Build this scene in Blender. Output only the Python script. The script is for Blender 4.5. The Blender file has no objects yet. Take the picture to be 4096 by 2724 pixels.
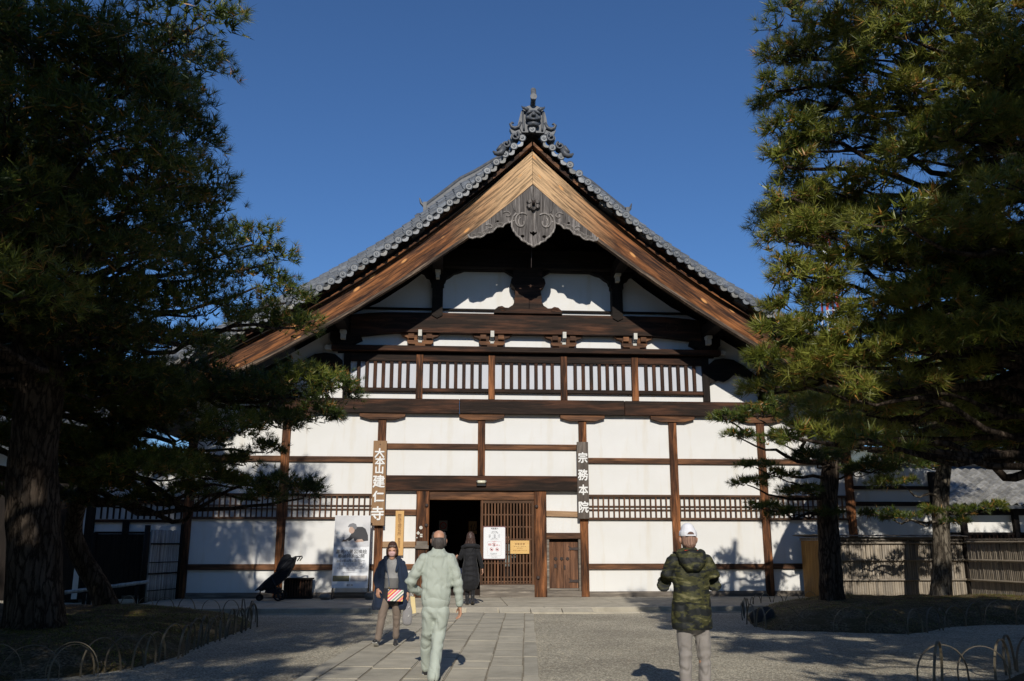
import bpy, bmesh, math, random
import numpy as np
from mathutils import Vector, Matrix, Quaternion, noise
from mathutils.geometry import tessellate_polygon

R = math.radians
rng = np.random.default_rng(7)
random.seed(7)
scene = bpy.context.scene
COL = scene.collection

# ------------------------------------------------------------------ camera, sky, sun, exposure
cam_data = bpy.data.cameras.new('camera')
cam_data.sensor_width = 36
cam_data.lens = 30.64
cam_data.clip_end = 2000
cam = bpy.data.objects.new('camera', cam_data)
cam.location = (-2.094, -24.0, 1.5)
cam.rotation_euler = (R(90 + 13.13), 0, R(-3.95))
COL.objects.link(cam)
scene.camera = cam

SUN_EL, SUN_AZ = 31.0, 2.4            # light travels towards +Y, turned 2.4 degrees to +X
world = bpy.data.worlds.new('World')
scene.world = world
world.use_nodes = True
wn = world.node_tree.nodes
wl = world.node_tree.links
wn.clear()
sky = wn.new('ShaderNodeTexSky')
sky.sky_type = 'NISHITA'
sky.sun_disc = False
sky.sun_elevation = R(SUN_EL)
sky.sun_rotation = R(180 + SUN_AZ)
sky.air_density = 1.0
sky.dust_density = 0.0
sky.ozone_density = 10.0
bgn = wn.new('ShaderNodeBackground')
bgn.inputs['Strength'].default_value = 0.10
won = wn.new('ShaderNodeOutputWorld')
wl.new(sky.outputs[0], bgn.inputs['Color'])
wl.new(bgn.outputs[0], won.inputs['Surface'])

sun_data = bpy.data.lights.new('sun', 'SUN')
sun_data.energy = 3.75
sun_data.angle = R(0.53)
sun_data.color = (1.0, 0.945, 0.855)
sun = bpy.data.objects.new('sun', sun_data)
d = Vector((math.sin(R(SUN_AZ)) * math.cos(R(SUN_EL)), math.cos(R(SUN_AZ)) * math.cos(R(SUN_EL)), -math.sin(R(SUN_EL))))
sun.rotation_euler = d.to_track_quat('-Z', 'Y').to_euler()
sun.location = (-3, -60, 40)
COL.objects.link(sun)

scene.view_settings.view_transform = 'Standard'
scene.view_settings.look = 'None'
scene.view_settings.gamma = 1
scene.view_settings.exposure = 0.0
scene.view_settings.use_curve_mapping = False
scene.cycles.max_bounces = 6
scene.cycles.diffuse_bounces = 3
scene.cycles.glossy_bounces = 2
scene.cycles.transmission_bounces = 2
scene.cycles.transparent_max_bounces = 4

# ------------------------------------------------------------------ materials
def new_mat(name):
    m = bpy.data.materials.new(name)
    m.use_nodes = True
    nt = m.node_tree
    nt.nodes.clear()
    o = nt.nodes.new('ShaderNodeOutputMaterial')
    b = nt.nodes.new('ShaderNodeBsdfPrincipled')
    nt.links.new(b.outputs[0], o.inputs[0])
    return m, nt, b, o

def N(nt, kind, **kw):
    n = nt.nodes.new(kind)
    for k, v in kw.items():
        if k in n.inputs:
            n.inputs[k].default_value = v
        else:
            setattr(n, k, v)
    return n

def ramp(nt, src, stops):
    r = nt.nodes.new('ShaderNodeValToRGB')
    e = r.color_ramp.elements
    while len(e) < len(stops):
        e.new(0.5)
    for i, (p, c) in enumerate(stops):
        e[i].position = p
        e[i].color = (c[0], c[1], c[2], 1)
    nt.links.new(src, r.inputs[0])
    return r.outputs[0]

def coords(nt, scale, uv=False, rand=True):
    tc = nt.nodes.new('ShaderNodeTexCoord')
    mp = nt.nodes.new('ShaderNodeMapping')
    mp.inputs['Scale'].default_value = scale
    nt.links.new(tc.outputs['UV' if uv else 'Object'], mp.inputs[0])
    if rand:
        oi = nt.nodes.new('ShaderNodeObjectInfo')
        mul = N(nt, 'ShaderNodeMath', operation='MULTIPLY')
        mul.inputs[1].default_value = 57.0
        nt.links.new(oi.outputs['Random'], mul.inputs[0])
        nt.links.new(mul.outputs[0], mp.inputs['Location'])
    return mp.outputs[0]

def mixc(nt, fac, a, b, mode='MIX'):
    m = nt.nodes.new('ShaderNodeMix')
    m.data_type = 'RGBA'
    m.blend_type = mode
    for sock, v in ((m.inputs[0], fac), (m.inputs[6], a), (m.inputs[7], b)):
        if hasattr(v, 'is_output'):
            nt.links.new(v, sock)
        elif isinstance(v, (int, float)):
            sock.default_value = v
        else:
            sock.default_value = (v[0], v[1], v[2], 1)
    return m.outputs[2]

def bump(nt, b, h, strength, dist=0.01):
    bp = nt.nodes.new('ShaderNodeBump')
    bp.inputs['Strength'].default_value = strength
    bp.inputs['Distance'].default_value = dist
    nt.links.new(h, bp.inputs['Height'])
    nt.links.new(bp.outputs[0], b.inputs['Normal'])

def plain(name, col, rough=0.7, var=0.15, scale=8.0, bmp=0.2, metallic=0.0, spec=0.3, rand_tone=0.0, detail=5.0):
    m, nt, b, o = new_mat(name)
    v = coords(nt, (1, 1, 1))
    n = N(nt, 'ShaderNodeTexNoise', Scale=scale, Detail=detail, Roughness=0.6)
    nt.links.new(v, n.inputs['Vector'])
    lo = [c * (1 - var) for c in col]
    hi = [min(1, c * (1 + var)) for c in col]
    c = ramp(nt, n.outputs['Fac'], [(0.3, lo), (0.7, hi)])
    if rand_tone:
        oi = nt.nodes.new('ShaderNodeObjectInfo')
        rc = ramp(nt, oi.outputs['Random'], [(0, [1 - rand_tone] * 3), (1, [1 + rand_tone] * 3)])
        c = mixc(nt, 1.0, c, rc, 'MULTIPLY')
    nt.links.new(c, b.inputs['Base Color'])
    b.inputs['Roughness'].default_value = rough
    b.inputs['Metallic'].default_value = metallic
    b.inputs['Specular IOR Level'].default_value = spec
    if bmp:
        bump(nt, b, n.outputs['Fac'], bmp)
    return m

def wood(name, dark, light, axis='x', uv=False, rough=0.75, bias=0.5, orange=None, knots=False, apex=None, spread=0.16):
    """streaky weathered timber, grain along one axis"""
    m, nt, b, o = new_mat(name)
    s = {'x': (0.5, 7, 7), 'y': (7, 0.5, 7), 'z': (7, 7, 0.5)}[axis]
    v = coords(nt, s, uv)
    n = N(nt, 'ShaderNodeTexNoise', Scale=2.2, Detail=9, Roughness=0.68, Distortion=0.5)
    nt.links.new(v, n.inputs['Vector'])
    n2 = N(nt, 'ShaderNodeTexNoise', Scale=12.0, Detail=4, Roughness=0.7)
    nt.links.new(v, n2.inputs['Vector'])
    c = ramp(nt, n.outputs['Fac'], [(bias - spread, dark), (bias + spread * .3, [(a + 2 * e) / 3 for a, e in zip(light, dark)]), (bias + spread * 1.25, light)])
    if orange:
        s2 = {'x': (0.35, 2.5, 2.5), 'y': (2.5, .35, 2.5), 'z': (2.5, 2.5, 0.35)}[axis]
        v2 = coords(nt, s2, uv)
        n3 = N(nt, 'ShaderNodeTexNoise', Scale=1.4, Detail=3, Roughness=0.6)
        nt.links.new(v2, n3.inputs['Vector'])
        f = ramp(nt, n3.outputs['Fac'], [(0.46, (0, 0, 0)), (0.62, (1, 1, 1))])
        oc = ramp(nt, n.outputs['Fac'], [(bias - spread, [q * .25 for q in orange]), (bias + spread, orange)])
        c = mixc(nt, f, c, oc)
    if apex:                                  # paler, sun-bleached towards the ridge (wear of the board itself)
        tc = nt.nodes.new('ShaderNodeTexCoord')
        sp = nt.nodes.new('ShaderNodeSeparateXYZ')
        nt.links.new(tc.outputs['UV'], sp.inputs[0])
        f = ramp(nt, sp.outputs[0], [(0.5, (1, 1, 1)), (0.9, (0, 0, 0))])
        mp = N(nt, 'ShaderNodeMapRange')
        mp.inputs[1].default_value = 0.0
        mp.inputs[2].default_value = 9.0
        nt.links.new(sp.outputs[0], mp.inputs[0])
        f = ramp(nt, mp.outputs[0], [(0.0, (1, 1, 1)), (0.13, (0.7, 0.7, 0.7)), (0.34, (0, 0, 0))])
        ac = ramp(nt, n.outputs['Fac'], [(bias - spread, [q * .3 for q in apex]), (bias, [q * .75 for q in apex]), (bias + spread, apex)])
        c = mixc(nt, f, c, ac)
    if knots:
        vk = coords(nt, (1.3, 3.0, 1), uv)
        vo = N(nt, 'ShaderNodeTexVoronoi', Scale=1.0, Randomness=1.0)
        nt.links.new(vk, vo.inputs['Vector'])
        f = ramp(nt, vo.outputs['Distance'], [(0.09, (1, 1, 1)), (0.16, (0, 0, 0))])
        c = mixc(nt, f, c, knots)
    nt.links.new(c, b.inputs['Base Color'])
    b.inputs['Roughness'].default_value = rough
    b.inputs['Specular IOR Level'].default_value = 0.25
    ad = N(nt, 'ShaderNodeMath', operation='ADD')
    nt.links.new(n.outputs['Fac'], ad.inputs[0])
    nt.links.new(n2.outputs['Fac'], ad.inputs[1])
    bump(nt, b, ad.outputs[0], 0.5, 0.012)
    return m

DK, DL = (0.010, 0.006, 0.004), (0.052, 0.029, 0.018)
OR = (0.30, 0.105, 0.032)
M = {}
M['beam_x'] = wood('dark_beam_wood', DK, DL, 'x', orange=(0.12, 0.05, 0.025))
M['rail_x'] = wood('rail_wood', (0.035, 0.018, 0.011), (0.20, 0.098, 0.052), 'x', orange=(0.32, 0.145, 0.065))
M['post_z'] = wood('post_wood', (0.018, 0.009, 0.005), (0.24, 0.095, 0.04), 'z', orange=(0.40, 0.155, 0.055), spread=.12)
M['slat_z'] = wood('slat_wood', (0.018, 0.01, 0.007), (0.085, 0.045, 0.028), 'z', orange=(0.12, .05, .025))
M['lattice_z'] = wood('lattice_wood', (0.05, 0.025, 0.014), (0.22, 0.115, 0.06), 'z', orange=(0.26, .12, .06))
M['lattice_x'] = wood('lattice_rail_wood', (0.05, 0.027, 0.016), (0.2, 0.11, 0.062), 'x')
M['dark_x'] = wood('very_dark_wood', (0.006, 0.004, 0.003), (0.03, 0.02, 0.014), 'x')  # very dark timber tone, grain along x
M['dark_z'] = wood('very_dark_post', (0.006, 0.004, 0.003), (0.03, 0.02, 0.014), 'z')  # same very dark tone, grain along z
M['barge'] = wood('bargeboard_wood', (0.026, 0.011, 0.006), (0.25, 0.098, 0.036), 'x', uv=True, orange=(0.36, 0.135, 0.042), knots=(0.70, 0.33, 0.11), apex=(0.78, 0.50, 0.26), bias=0.5, spread=.085)
M['barge_edge'] = wood('bargeboard_edge_wood', (0.03, 0.02, 0.014), (0.26, 0.18, 0.12), 'x', uv=True, spread=.1)
M['grey_wood'] = wood('grey_carved_wood', (0.045, 0.038, 0.033), (0.30, 0.265, 0.235), 'z', spread=.12)
M['grey_rim'] = wood('pale_carved_edge', (0.16, 0.14, 0.12), (0.48, 0.43, 0.38), 'z', spread=.12)  # rims and whorls set paler than the pendant body
M['grey_x'] = wood('grey_weathered_wood', (0.10, 0.085, 0.07), (0.42, 0.36, 0.29), 'x')
M['pale_x'] = wood('pale_rail_wood', (0.30, 0.18, 0.10), (0.55, 0.36, 0.2), 'x')
M['door_z'] = wood('door_plank_wood', (0.05, 0.024, 0.014), (0.34, 0.17, 0.095), 'z', orange=(.3, .14, .07))
M['sign_l'] = wood('sign_board_wood', (0.26, 0.15, 0.075), (0.46, 0.29, 0.16), 'z', spread=.22)
M['sign_r'] = wood('grey_sign_wood', (0.07, 0.055, 0.045), (0.24, 0.2, 0.165), 'z')
M['yellow'] = wood('fresh_yellow_wood', (0.62, 0.36, 0.13), (0.85, 0.55, 0.25), 'z', spread=.25)
M['yellow_x'] = wood('plank_sign_wood', (0.68, 0.40, 0.13), (0.88, 0.66, 0.30), 'x', spread=.25)
M['fence_end'] = wood('amber_fence_wood', (0.2, 0.1, 0.025), (0.55, 0.31, 0.09), 'z')
M['white_paint'] = plain('white_end_paint', (0.62, 0.6, 0.53), 0.8, .15, 20)
M['tile'] = plain('smoked_roof_tile', (0.135, 0.145, 0.155), 0.42, .35, 9, .15, spec=.5, rand_tone=.28)
M['tile_base'] = plain('roof_tile_bed', (0.07, 0.075, 0.08), 0.6, .3, 6, .2)
M['ornament'] = plain('ridge_tile_clay', (0.075, 0.08, 0.088), 0.5, .35, 9, .3, spec=.45)
M['tile_pale'] = plain('pale_pan_tile', (0.26, 0.25, 0.225), 0.6, .3, 8, .15, rand_tone=.3)
M['iron'] = plain('rusty_iron', (0.05, 0.035, 0.03), 0.6, .3, 30, .3)
M['letter_white'] = plain('white_lettering_paint', (0.84, 0.83, 0.79), 0.6, .05, 20, .05)
M['ink'] = plain('black_ink', (0.035, 0.035, 0.04), 0.7, .1, 20, 0)
M['ink_grey'] = plain('grey_print', (0.30, 0.30, 0.32), 0.7, .1, 20, 0)
M['ink_red'] = plain('red_print', (0.62, 0.06, 0.05), 0.7, .1, 20, 0)
M['ink_brown'] = plain('brown_painted_lettering', (0.22, 0.11, 0.05), 0.7, .1, 20, 0)
M['paper'] = plain('white_board', (0.82, 0.83, 0.84), 0.5, .02, 3, 0)
M['paper_window'] = plain('paper_window_panel', (0.60, 0.62, 0.66), 0.8, .03, 3, 0)
M['metal_dark'] = plain('black_metal', (0.02, 0.02, 0.022), 0.45, .1, 10, 0, spec=.5)
M['fabric_black'] = plain('black_stroller_fabric', (0.012, 0.013, 0.017), 0.9, .2, 30, .2)
M['rubber'] = plain('rubber', (0.015, 0.015, 0.016), 0.8, .1, 30, .1)

def plaster():
    m, nt, b, o = new_mat('white_plaster')
    v = coords(nt, (1, 1, 1), rand=False)
    n = N(nt, 'ShaderNodeTexNoise', Scale=0.9, Detail=5, Roughness=0.55)
    nt.links.new(v, n.inputs['Vector'])
    v2 = coords(nt, (2.1, 1, 0.35), rand=False)
    n2 = N(nt, 'ShaderNodeTexNoise', Scale=1.5, Detail=5, Roughness=0.6)
    nt.links.new(v2, n2.inputs['Vector'])
    n3 = N(nt, 'ShaderNodeTexNoise', Scale=60, Detail=3)
    nt.links.new(v, n3.inputs['Vector'])
    c = ramp(nt, n.outputs['Fac'], [(0.3, (0.76, 0.745, 0.70)), (0.7, (0.82, 0.81, 0.775))])
    f = ramp(nt, n2.outputs['Fac'], [(0.54, (0, 0, 0)), (0.76, (0.42, 0.42, 0.42))])
    c = mixc(nt, f, c, (0.66, 0.58, 0.43))
    nt.links.new(c, b.inputs['Base Color'])
    b.inputs['Roughness'].default_value = 0.9
    b.inputs['Specular IOR Level'].default_value = 0.15
    bump(nt, b, n3.outputs['Fac'], 0.12, 0.004)
    return m
M['plaster'] = plaster()

def gravel(name, cols, scale=55, bstr=0.8, soil=None):
    m, nt, b, o = new_mat(name)
    v = coords(nt, (1, 1, 1), rand=False)
    vo = N(nt, 'ShaderNodeTexVoronoi', Scale=scale)
    nt.links.new(v, vo.inputs['Vector'])
    sep = nt.nodes.new('ShaderNodeSeparateColor')
    nt.links.new(vo.outputs['Color'], sep.inputs[0])
    c = ramp(nt, sep.outputs[0], cols)
    n = N(nt, 'ShaderNodeTexNoise', Scale=0.6, Detail=6, Roughness=0.6)
    nt.links.new(v, n.inputs['Vector'])
    c2 = ramp(nt, n.outputs['Fac'], [(0.3, (0.74, 0.72, 0.70)), (0.7, (1.12, 1.1, 1.06))])
    c = mixc(nt, 1.0, c, c2, 'MULTIPLY')
    if soil:
        n4 = N(nt, 'ShaderNodeTexNoise', Scale=2.4, Detail=7, Roughness=0.65)
        nt.links.new(v, n4.inputs['Vector'])
        f = ramp(nt, n4.outputs['Fac'], [(0.42, (0, 0, 0)), (0.58, (1, 1, 1))])
        c = mixc(nt, f, c, soil)
    nt.links.new(c, b.inputs['Base Color'])
    b.inputs['Roughness'].default_value = 0.92
    b.inputs['Specular IOR Level'].default_value = 0.15
    bump(nt, b, vo.outputs['Distance'], bstr, 0.02)
    return m
M['gravel'] = gravel('grey_gravel', [(0.0, (0.24, 0.22, 0.18)), (0.45, (0.44, 0.405, 0.32)), (0.8, (0.60, 0.55, 0.43)), (1.0, (0.85, 0.78, 0.62))])
M['soil'] = gravel('mossy_soil', [(0.0, (0.06, 0.045, 0.03)), (0.5, (0.15, 0.12, 0.07)), (1.0, (0.30, 0.25, 0.17))], 38, 0.9, soil=(0.085, 0.068, 0.032))

def stone(name, col, rt=0.12):
    m, nt, b, o = new_mat(name)
    v = coords(nt, (1, 1, 1))
    n = N(nt, 'ShaderNodeTexNoise', Scale=2.2, Detail=8, Roughness=0.65)
    nt.links.new(v, n.inputs['Vector'])
    n2 = N(nt, 'ShaderNodeTexNoise', Scale=90, Detail=3, Roughness=0.7)
    nt.links.new(v, n2.inputs['Vector'])
    c = ramp(nt, n.outputs['Fac'], [(0.28, [q * .72 for q in col]), (0.5, col), (0.75, [q * 1.22 for q in col])])
    c2 = ramp(nt, n2.outputs['Fac'], [(0.3, (0.8, 0.8, 0.8)), (0.7, (1.15, 1.14, 1.12))])
    c = mixc(nt, 1.0, c, c2, 'MULTIPLY')
    oi = nt.nodes.new('ShaderNodeObjectInfo')
    rc = ramp(nt, oi.outputs['Random'], [(0, (1 - rt, 1 - rt, 1 - rt)), (1, (1 + rt, 1 + rt * .9, 1 + rt * .7))])
    c = mixc(nt, 1.0, c, rc, 'MULTIPLY')
    nt.links.new(c, b.inputs['Base Color'])
    b.inputs['Roughness'].default_value = 0.85
    b.inputs['Specular IOR Level'].default_value = 0.2
    bump(nt, b, n2.outputs['Fac'], 0.35, 0.006)
    return m
M['slab'] = stone('path_granite', (0.45, 0.415, 0.335))
M['joint'] = plain('sandy_joint', (0.26, 0.225, 0.165), .95, .25, 20, .4)
M['apron'] = stone('apron_stone', (0.44, 0.40, 0.32), .05)
M['rock'] = stone('rough_rock', (0.2, 0.18, 0.15))

def bark(name, a, b_):
    m, nt, b, o = new_mat(name)
    v = coords(nt, (1.6, 1.6, 0.35))
    vo = N(nt, 'ShaderNodeTexVoronoi', Scale=9.0, feature='DISTANCE_TO_EDGE')
    n = N(nt, 'ShaderNodeTexNoise', Scale=4.0, Detail=8, Roughness=0.7)
    nt.links.new(v, n.inputs['Vector'])
    mx = nt.nodes.new('ShaderNodeMix'); mx.data_type = 'VECTOR'
    mx.inputs[0].default_value = 0.25
    nt.links.new(v, mx.inputs[4]); nt.links.new(n.outputs['Color'], mx.inputs[5])
    nt.links.new(mx.outputs[1], vo.inputs['Vector'])
    f = ramp(nt, vo.outputs['Distance'], [(0.0, (0, 0, 0)), (0.18, (1, 1, 1))])
    c1 = ramp(nt, n.outputs['Fac'], [(0.35, a), (0.65, b_)])
    c = mixc(nt, f, [q * .3 for q in a], c1)
    nt.links.new(c, b.inputs['Base Color'])
    b.inputs['Roughness'].default_value = 0.95
    b.inputs['Specular IOR Level'].default_value = 0.1
    bump(nt, b, vo.outputs['Distance'], 1.0, 0.06)
    return m
M['bark'] = bark('pine_bark', (0.05, 0.035, 0.025), (0.16, 0.125, 0.095))
M['bark_pale'] = bark('pale_pine_bark', (0.10, 0.08, 0.06), (0.30, 0.26, 0.2))

def needle_mat():
    m, nt, b, o = new_mat('pine_needles')
    at = nt.nodes.new('ShaderNodeAttribute')
    at.attribute_name = 'tint'
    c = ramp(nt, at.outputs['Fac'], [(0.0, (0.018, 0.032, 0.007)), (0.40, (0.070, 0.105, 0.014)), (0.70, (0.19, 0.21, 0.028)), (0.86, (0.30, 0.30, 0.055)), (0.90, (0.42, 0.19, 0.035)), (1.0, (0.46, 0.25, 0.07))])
    nt.links.new(c, b.inputs['Base Color'])
    b.inputs['Roughness'].default_value = 0.42
    b.inputs['Specular IOR Level'].default_value = 0.45
    t = nt.nodes.new('ShaderNodeBsdfTranslucent')
    nt.links.new(c, t.inputs[0])
    mx = nt.nodes.new('ShaderNodeMixShader')
    mx.inputs[0].default_value = 0.18
    nt.links.new(b.outputs[0], mx.inputs[1]); nt.links.new(t.outputs[0], mx.inputs[2])
    nt.links.new(mx.outputs[0], o.inputs[0])
    return m
M['needles'] = needle_mat()

def bamboo_mat(name, col, dark):
    m, nt, b, o = new_mat(name)
    v = coords(nt, (8, 8, 0.8))
    n = N(nt, 'ShaderNodeTexNoise', Scale=2.0, Detail=6, Roughness=0.6)
    nt.links.new(v, n.inputs['Vector'])
    c = ramp(nt, n.outputs['Fac'], [(0.3, dark), (0.6, col)])
    oi = nt.nodes.new('ShaderNodeObjectInfo')
    rc = ramp(nt, oi.outputs['Random'], [(0, (.68, .68, .68)), (1, (1.2, 1.17, 1.1))])
    c = mixc(nt, 1.0, c, rc, 'MULTIPLY')
    nt.links.new(c, b.inputs['Base Color'])
    b.inputs['Roughness'].default_value = 0.55
    bump(nt, b, n.outputs['Fac'], 0.2, 0.004)
    return m
M['bamboo'] = bamboo_mat('weathered_bamboo', (0.33, 0.285, 0.23), (0.235, 0.195, 0.15))
M['bamboo_grey'] = bamboo_mat('silver_bamboo', (0.42, 0.42, 0.42), (0.2, 0.19, 0.18))
M['hoop'] = bamboo_mat('split_bamboo_hoop', (0.19, 0.16, 0.11), (0.08, 0.066, 0.046))

# ------------------------------------------------------------------ mesh helpers
def link(name, me, mat=None, parent=None, loc=None, smooth=False):
    if mat is not None and len(me.materials) == 0:
        me.materials.append(mat)
    if smooth:
        me.polygons.foreach_set('use_smooth', [True] * len(me.polygons))
    o = bpy.data.objects.new(name, me)
    COL.objects.link(o)
    if loc is not None:
        o.location = loc
    if parent is not None:
        o.parent = parent
    return o

def tag(o, label=None, cat=None, group=None, kind=None):
    if label: o['label'] = label
    if cat: o['category'] = cat
    if group: o['group'] = group
    if kind: o['kind'] = kind
    return o

def empty(name, loc=(0, 0, 0), rz=0.0):
    o = bpy.data.objects.new(name, None)
    o.empty_display_size = 0.3
    o.location = loc
    o.rotation_euler = (0, 0, rz)
    COL.objects.link(o)
    return o

def pydata(name, v, f):
    me = bpy.data.meshes.new(name)
    me.from_pydata([tuple(p) for p in v], [], f)
    me.update()
    return me

class MB:
    def __init__(s):
        s.v = []; s.f = []
    def add(s, v, f):
        k = len(s.v)
        s.v += [tuple(p) for p in v]
        s.f += [tuple(i + k for i in q) for q in f]
        return s
    def box(s, x0, x1, y0, y1, z0, z1, mat=None):
        v = [(x, y, z) for x in (x0, x1) for y in (y0, y1) for z in (z0, z1)]
        if mat is not None:
            v = [mat @ Vector(p) for p in v]
        return s.add(v, [(0, 1, 3, 2), (4, 6, 7, 5), (0, 4, 5, 1), (2, 3, 7, 6), (0, 2, 6, 4), (1, 5, 7, 3)])
    def tube(s, pts, rad, n=8, caps=True, flat=1.0):
        v, f = tube_geo(pts, rad, n, caps, flat)
        return s.add(v, f)
    def build(s, name, mat, parent=None, smooth=False):
        return link(name, pydata(name, s.v, s.f), mat, parent, smooth=smooth)

def tube_geo(pts, rad, n=8, caps=True, flat=1.0):
    pts = [Vector(p) for p in pts]
    if isinstance(rad, (int, float)):
        rad = [rad] * len(pts)
    v = []; f = []
    up = Vector((0, 0, 1))
    t0 = (pts[1] - pts[0]).normalized()
    if abs(t0.dot(up)) > 0.95:
        up = Vector((0, 1, 0))
    side = t0.cross(up).normalized()
    for i, p in enumerate(pts):
        t = (pts[min(i + 1, len(pts) - 1)] - pts[max(i - 1, 0)]).normalized()
        side = (side - t * side.dot(t)).normalized()
        u = side.cross(t).normalized()
        for k in range(n):
            a = 2 * math.pi * k / n
            v.append(p + side * math.cos(a) * rad[i] + u * math.sin(a) * rad[i] * flat)
    for i in range(len(pts) - 1):
        for k in range(n):
            a, b = i * n + k, i * n + (k + 1) % n
            f.append((a, b, b + n, a + n))
    if caps:
        f.append(tuple(range(n))[::-1])
        f.append(tuple(range((len(pts) - 1) * n, len(pts) * n)))
    return v, f

BOXES = {}
def box(name, x0, x1, y0, y1, z0, z1, mat, parent=None, bev=0.006, rot=None):
    """one bevelled block, its origin in its middle; alike blocks share one mesh"""
    dx, dy, dz = abs(x1 - x0), abs(y1 - y0), abs(z1 - z0)
    key = (round(dx, 3), round(dy, 3), round(dz, 3), mat.name, bev)
    me = BOXES.get(key)
    if me is None:
        bm = bmesh.new()
        bmesh.ops.create_cube(bm, size=1)
        bmesh.ops.scale(bm, vec=(dx, dy, dz), verts=bm.verts)
        if bev:
            bmesh.ops.bevel(bm, geom=bm.edges[:], offset=min(bev, min(dx, dy, dz) * .3), segments=1, affect='EDGES')
        me = bpy.data.meshes.new(name)
        bm.to_mesh(me); bm.free()
        me.materials.append(mat)
        BOXES[key] = me
    o = link(name, me, None, parent, ((x0 + x1) / 2, (y0 + y1) / 2, (z0 + z1) / 2))
    if rot is not None:
        o.rotation_euler = rot
    return o

def prism(name, outline, y0, y1, mat, parent=None, holes=(), uv=False, bev=0.0):
    """extrude an x-z outline between two depths"""
    loops = [list(outline)] + [list(h) for h in holes]
    flat = [p for l in loops for p in l]
    tris = tessellate_polygon([[Vector((p[0], p[1], 0)) for p in l] for l in loops])
    n = len(flat)
    v = [(p[0], y0, p[1]) for p in flat] + [(p[0], y1, p[1]) for p in flat]
    f = []
    for t in tris:
        a, b, c = [flat[i] for i in t]
        area = (b[0] - a[0]) * (c[1] - a[1]) - (b[1] - a[1]) * (c[0] - a[0])
        if area < 0:
            t = t[::-1]
        f.append(tuple(t))
        f.append(tuple(i + n for i in t[::-1]))
    k = 0
    for li, l in enumerate(loops):
        ar = sum(l[i][0] * l[(i + 1) % len(l)][1] - l[(i + 1) % len(l)][0] * l[i][1] for i in range(len(l)))
        for i in range(len(l)):
            a, b = k + i, k + (i + 1) % len(l)
            q = (a, b, b + n, a + n)
            if (ar < 0) != (li > 0):
                q = q[::-1]
            f.append(q if (ar > 0) == (li == 0) else q)
        k += len(l)
    me = pydata(name, v, f)
    bm = bmesh.new(); bm.from_mesh(me)
    bmesh.ops.recalc_face_normals(bm, faces=bm.faces)
    bm.to_mesh(me); bm.free()
    return link(name, me, mat, parent)

_fc = {}
def text_data(body, size, extrude=0.004, offset=0.0):
    key = (body, round(size, 4), extrude, offset)
    if key in _fc:
        return _fc[key]
    c = bpy.data.curves.new('lettering', 'FONT')
    c.body = body
    c.size = size
    c.align_x = 'CENTER'; c.align_y = 'CENTER'
    c.extrude = extrude
    c.offset = offset
    c.resolution_u = 1
    o = bpy.data.objects.new('lettering_source', c)
    COL.objects.link(o)
    dg = bpy.context.evaluated_depsgraph_get()
    me = bpy.data.meshes.new_from_object(o.evaluated_get(dg))
    bpy.data.objects.remove(o); bpy.data.curves.remove(c)
    me.materials.clear()
    _fc[key] = me
    return me

def text(name, body, size, loc, mat, parent, extrude=0.004, offset=0.0, sx=1.0, rz=0.0):
    me = text_data(body, size, extrude, 0.0).copy()
    if offset > .004 and me.vertices:                 # brush weight: the strokes thickened by stacked copies
        bm = bmesh.new()
        for k, (ox, oy) in enumerate(((0, 0), (offset, 0), (-offset, 0), (0, offset), (0, -offset), (offset * .7, offset * .7), (-offset * .7, -offset * .7))):
            n0 = len(bm.verts); bm.from_mesh(me); bm.verts.ensure_lookup_table()
            for v in bm.verts[n0:]:
                v.co.x += ox; v.co.y += oy; v.co.z -= k * .0004
        bm.to_mesh(me); bm.free()
    if me.vertices:                                   # centre on the ink
        co = np.empty(len(me.vertices) * 3); me.vertices.foreach_get('co', co); co = co.reshape(-1, 3)
        co[:, :2] -= (co[:, :2].max(0) + co[:, :2].min(0)) / 2
        co[:, 0] *= sx
        me.vertices.foreach_set('co', co.ravel())
    o = link(name, me, mat, parent, loc)
    o.rotation_euler = (R(90), 0, rz)
    return o

# ------------------------------------------------------------------ ground, mounds, path, apron
def sheet(name, x0, x1, y0, y1, nx, ny, fz, mat, kind='structure'):
    xs = np.linspace(x0, x1, nx); ys = np.linspace(y0, y1, ny)
    v = [(x, y, fz(x, y)) for y in ys for x in xs]
    f = [(j * nx + i, j * nx + i + 1, (j + 1) * nx + i + 1, (j + 1) * nx + i) for j in range(ny - 1) for i in range(nx - 1)]
    return tag(link(name, pydata(name, v, f), mat, smooth=True), kind=kind)

sheet('ground', -600, 600, -300, 900, 2, 2, lambda x, y: -0.012, M['gravel'])
def near_z(x, y):
    e = max(abs(x - 1) / 21, abs(y + 10) / 17)
    a = 0.010 * noise.noise(Vector((x * .5, y * .5, 0))) + 0.005 * noise.noise(Vector((x * 2.3, y * 2.3, 4)))
    return a * max(0, 1 - e ** 6) + 0.001
sheet('gravel_yard', -20, 22, -27, 7, 130, 110, near_z, M['gravel'])

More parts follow.
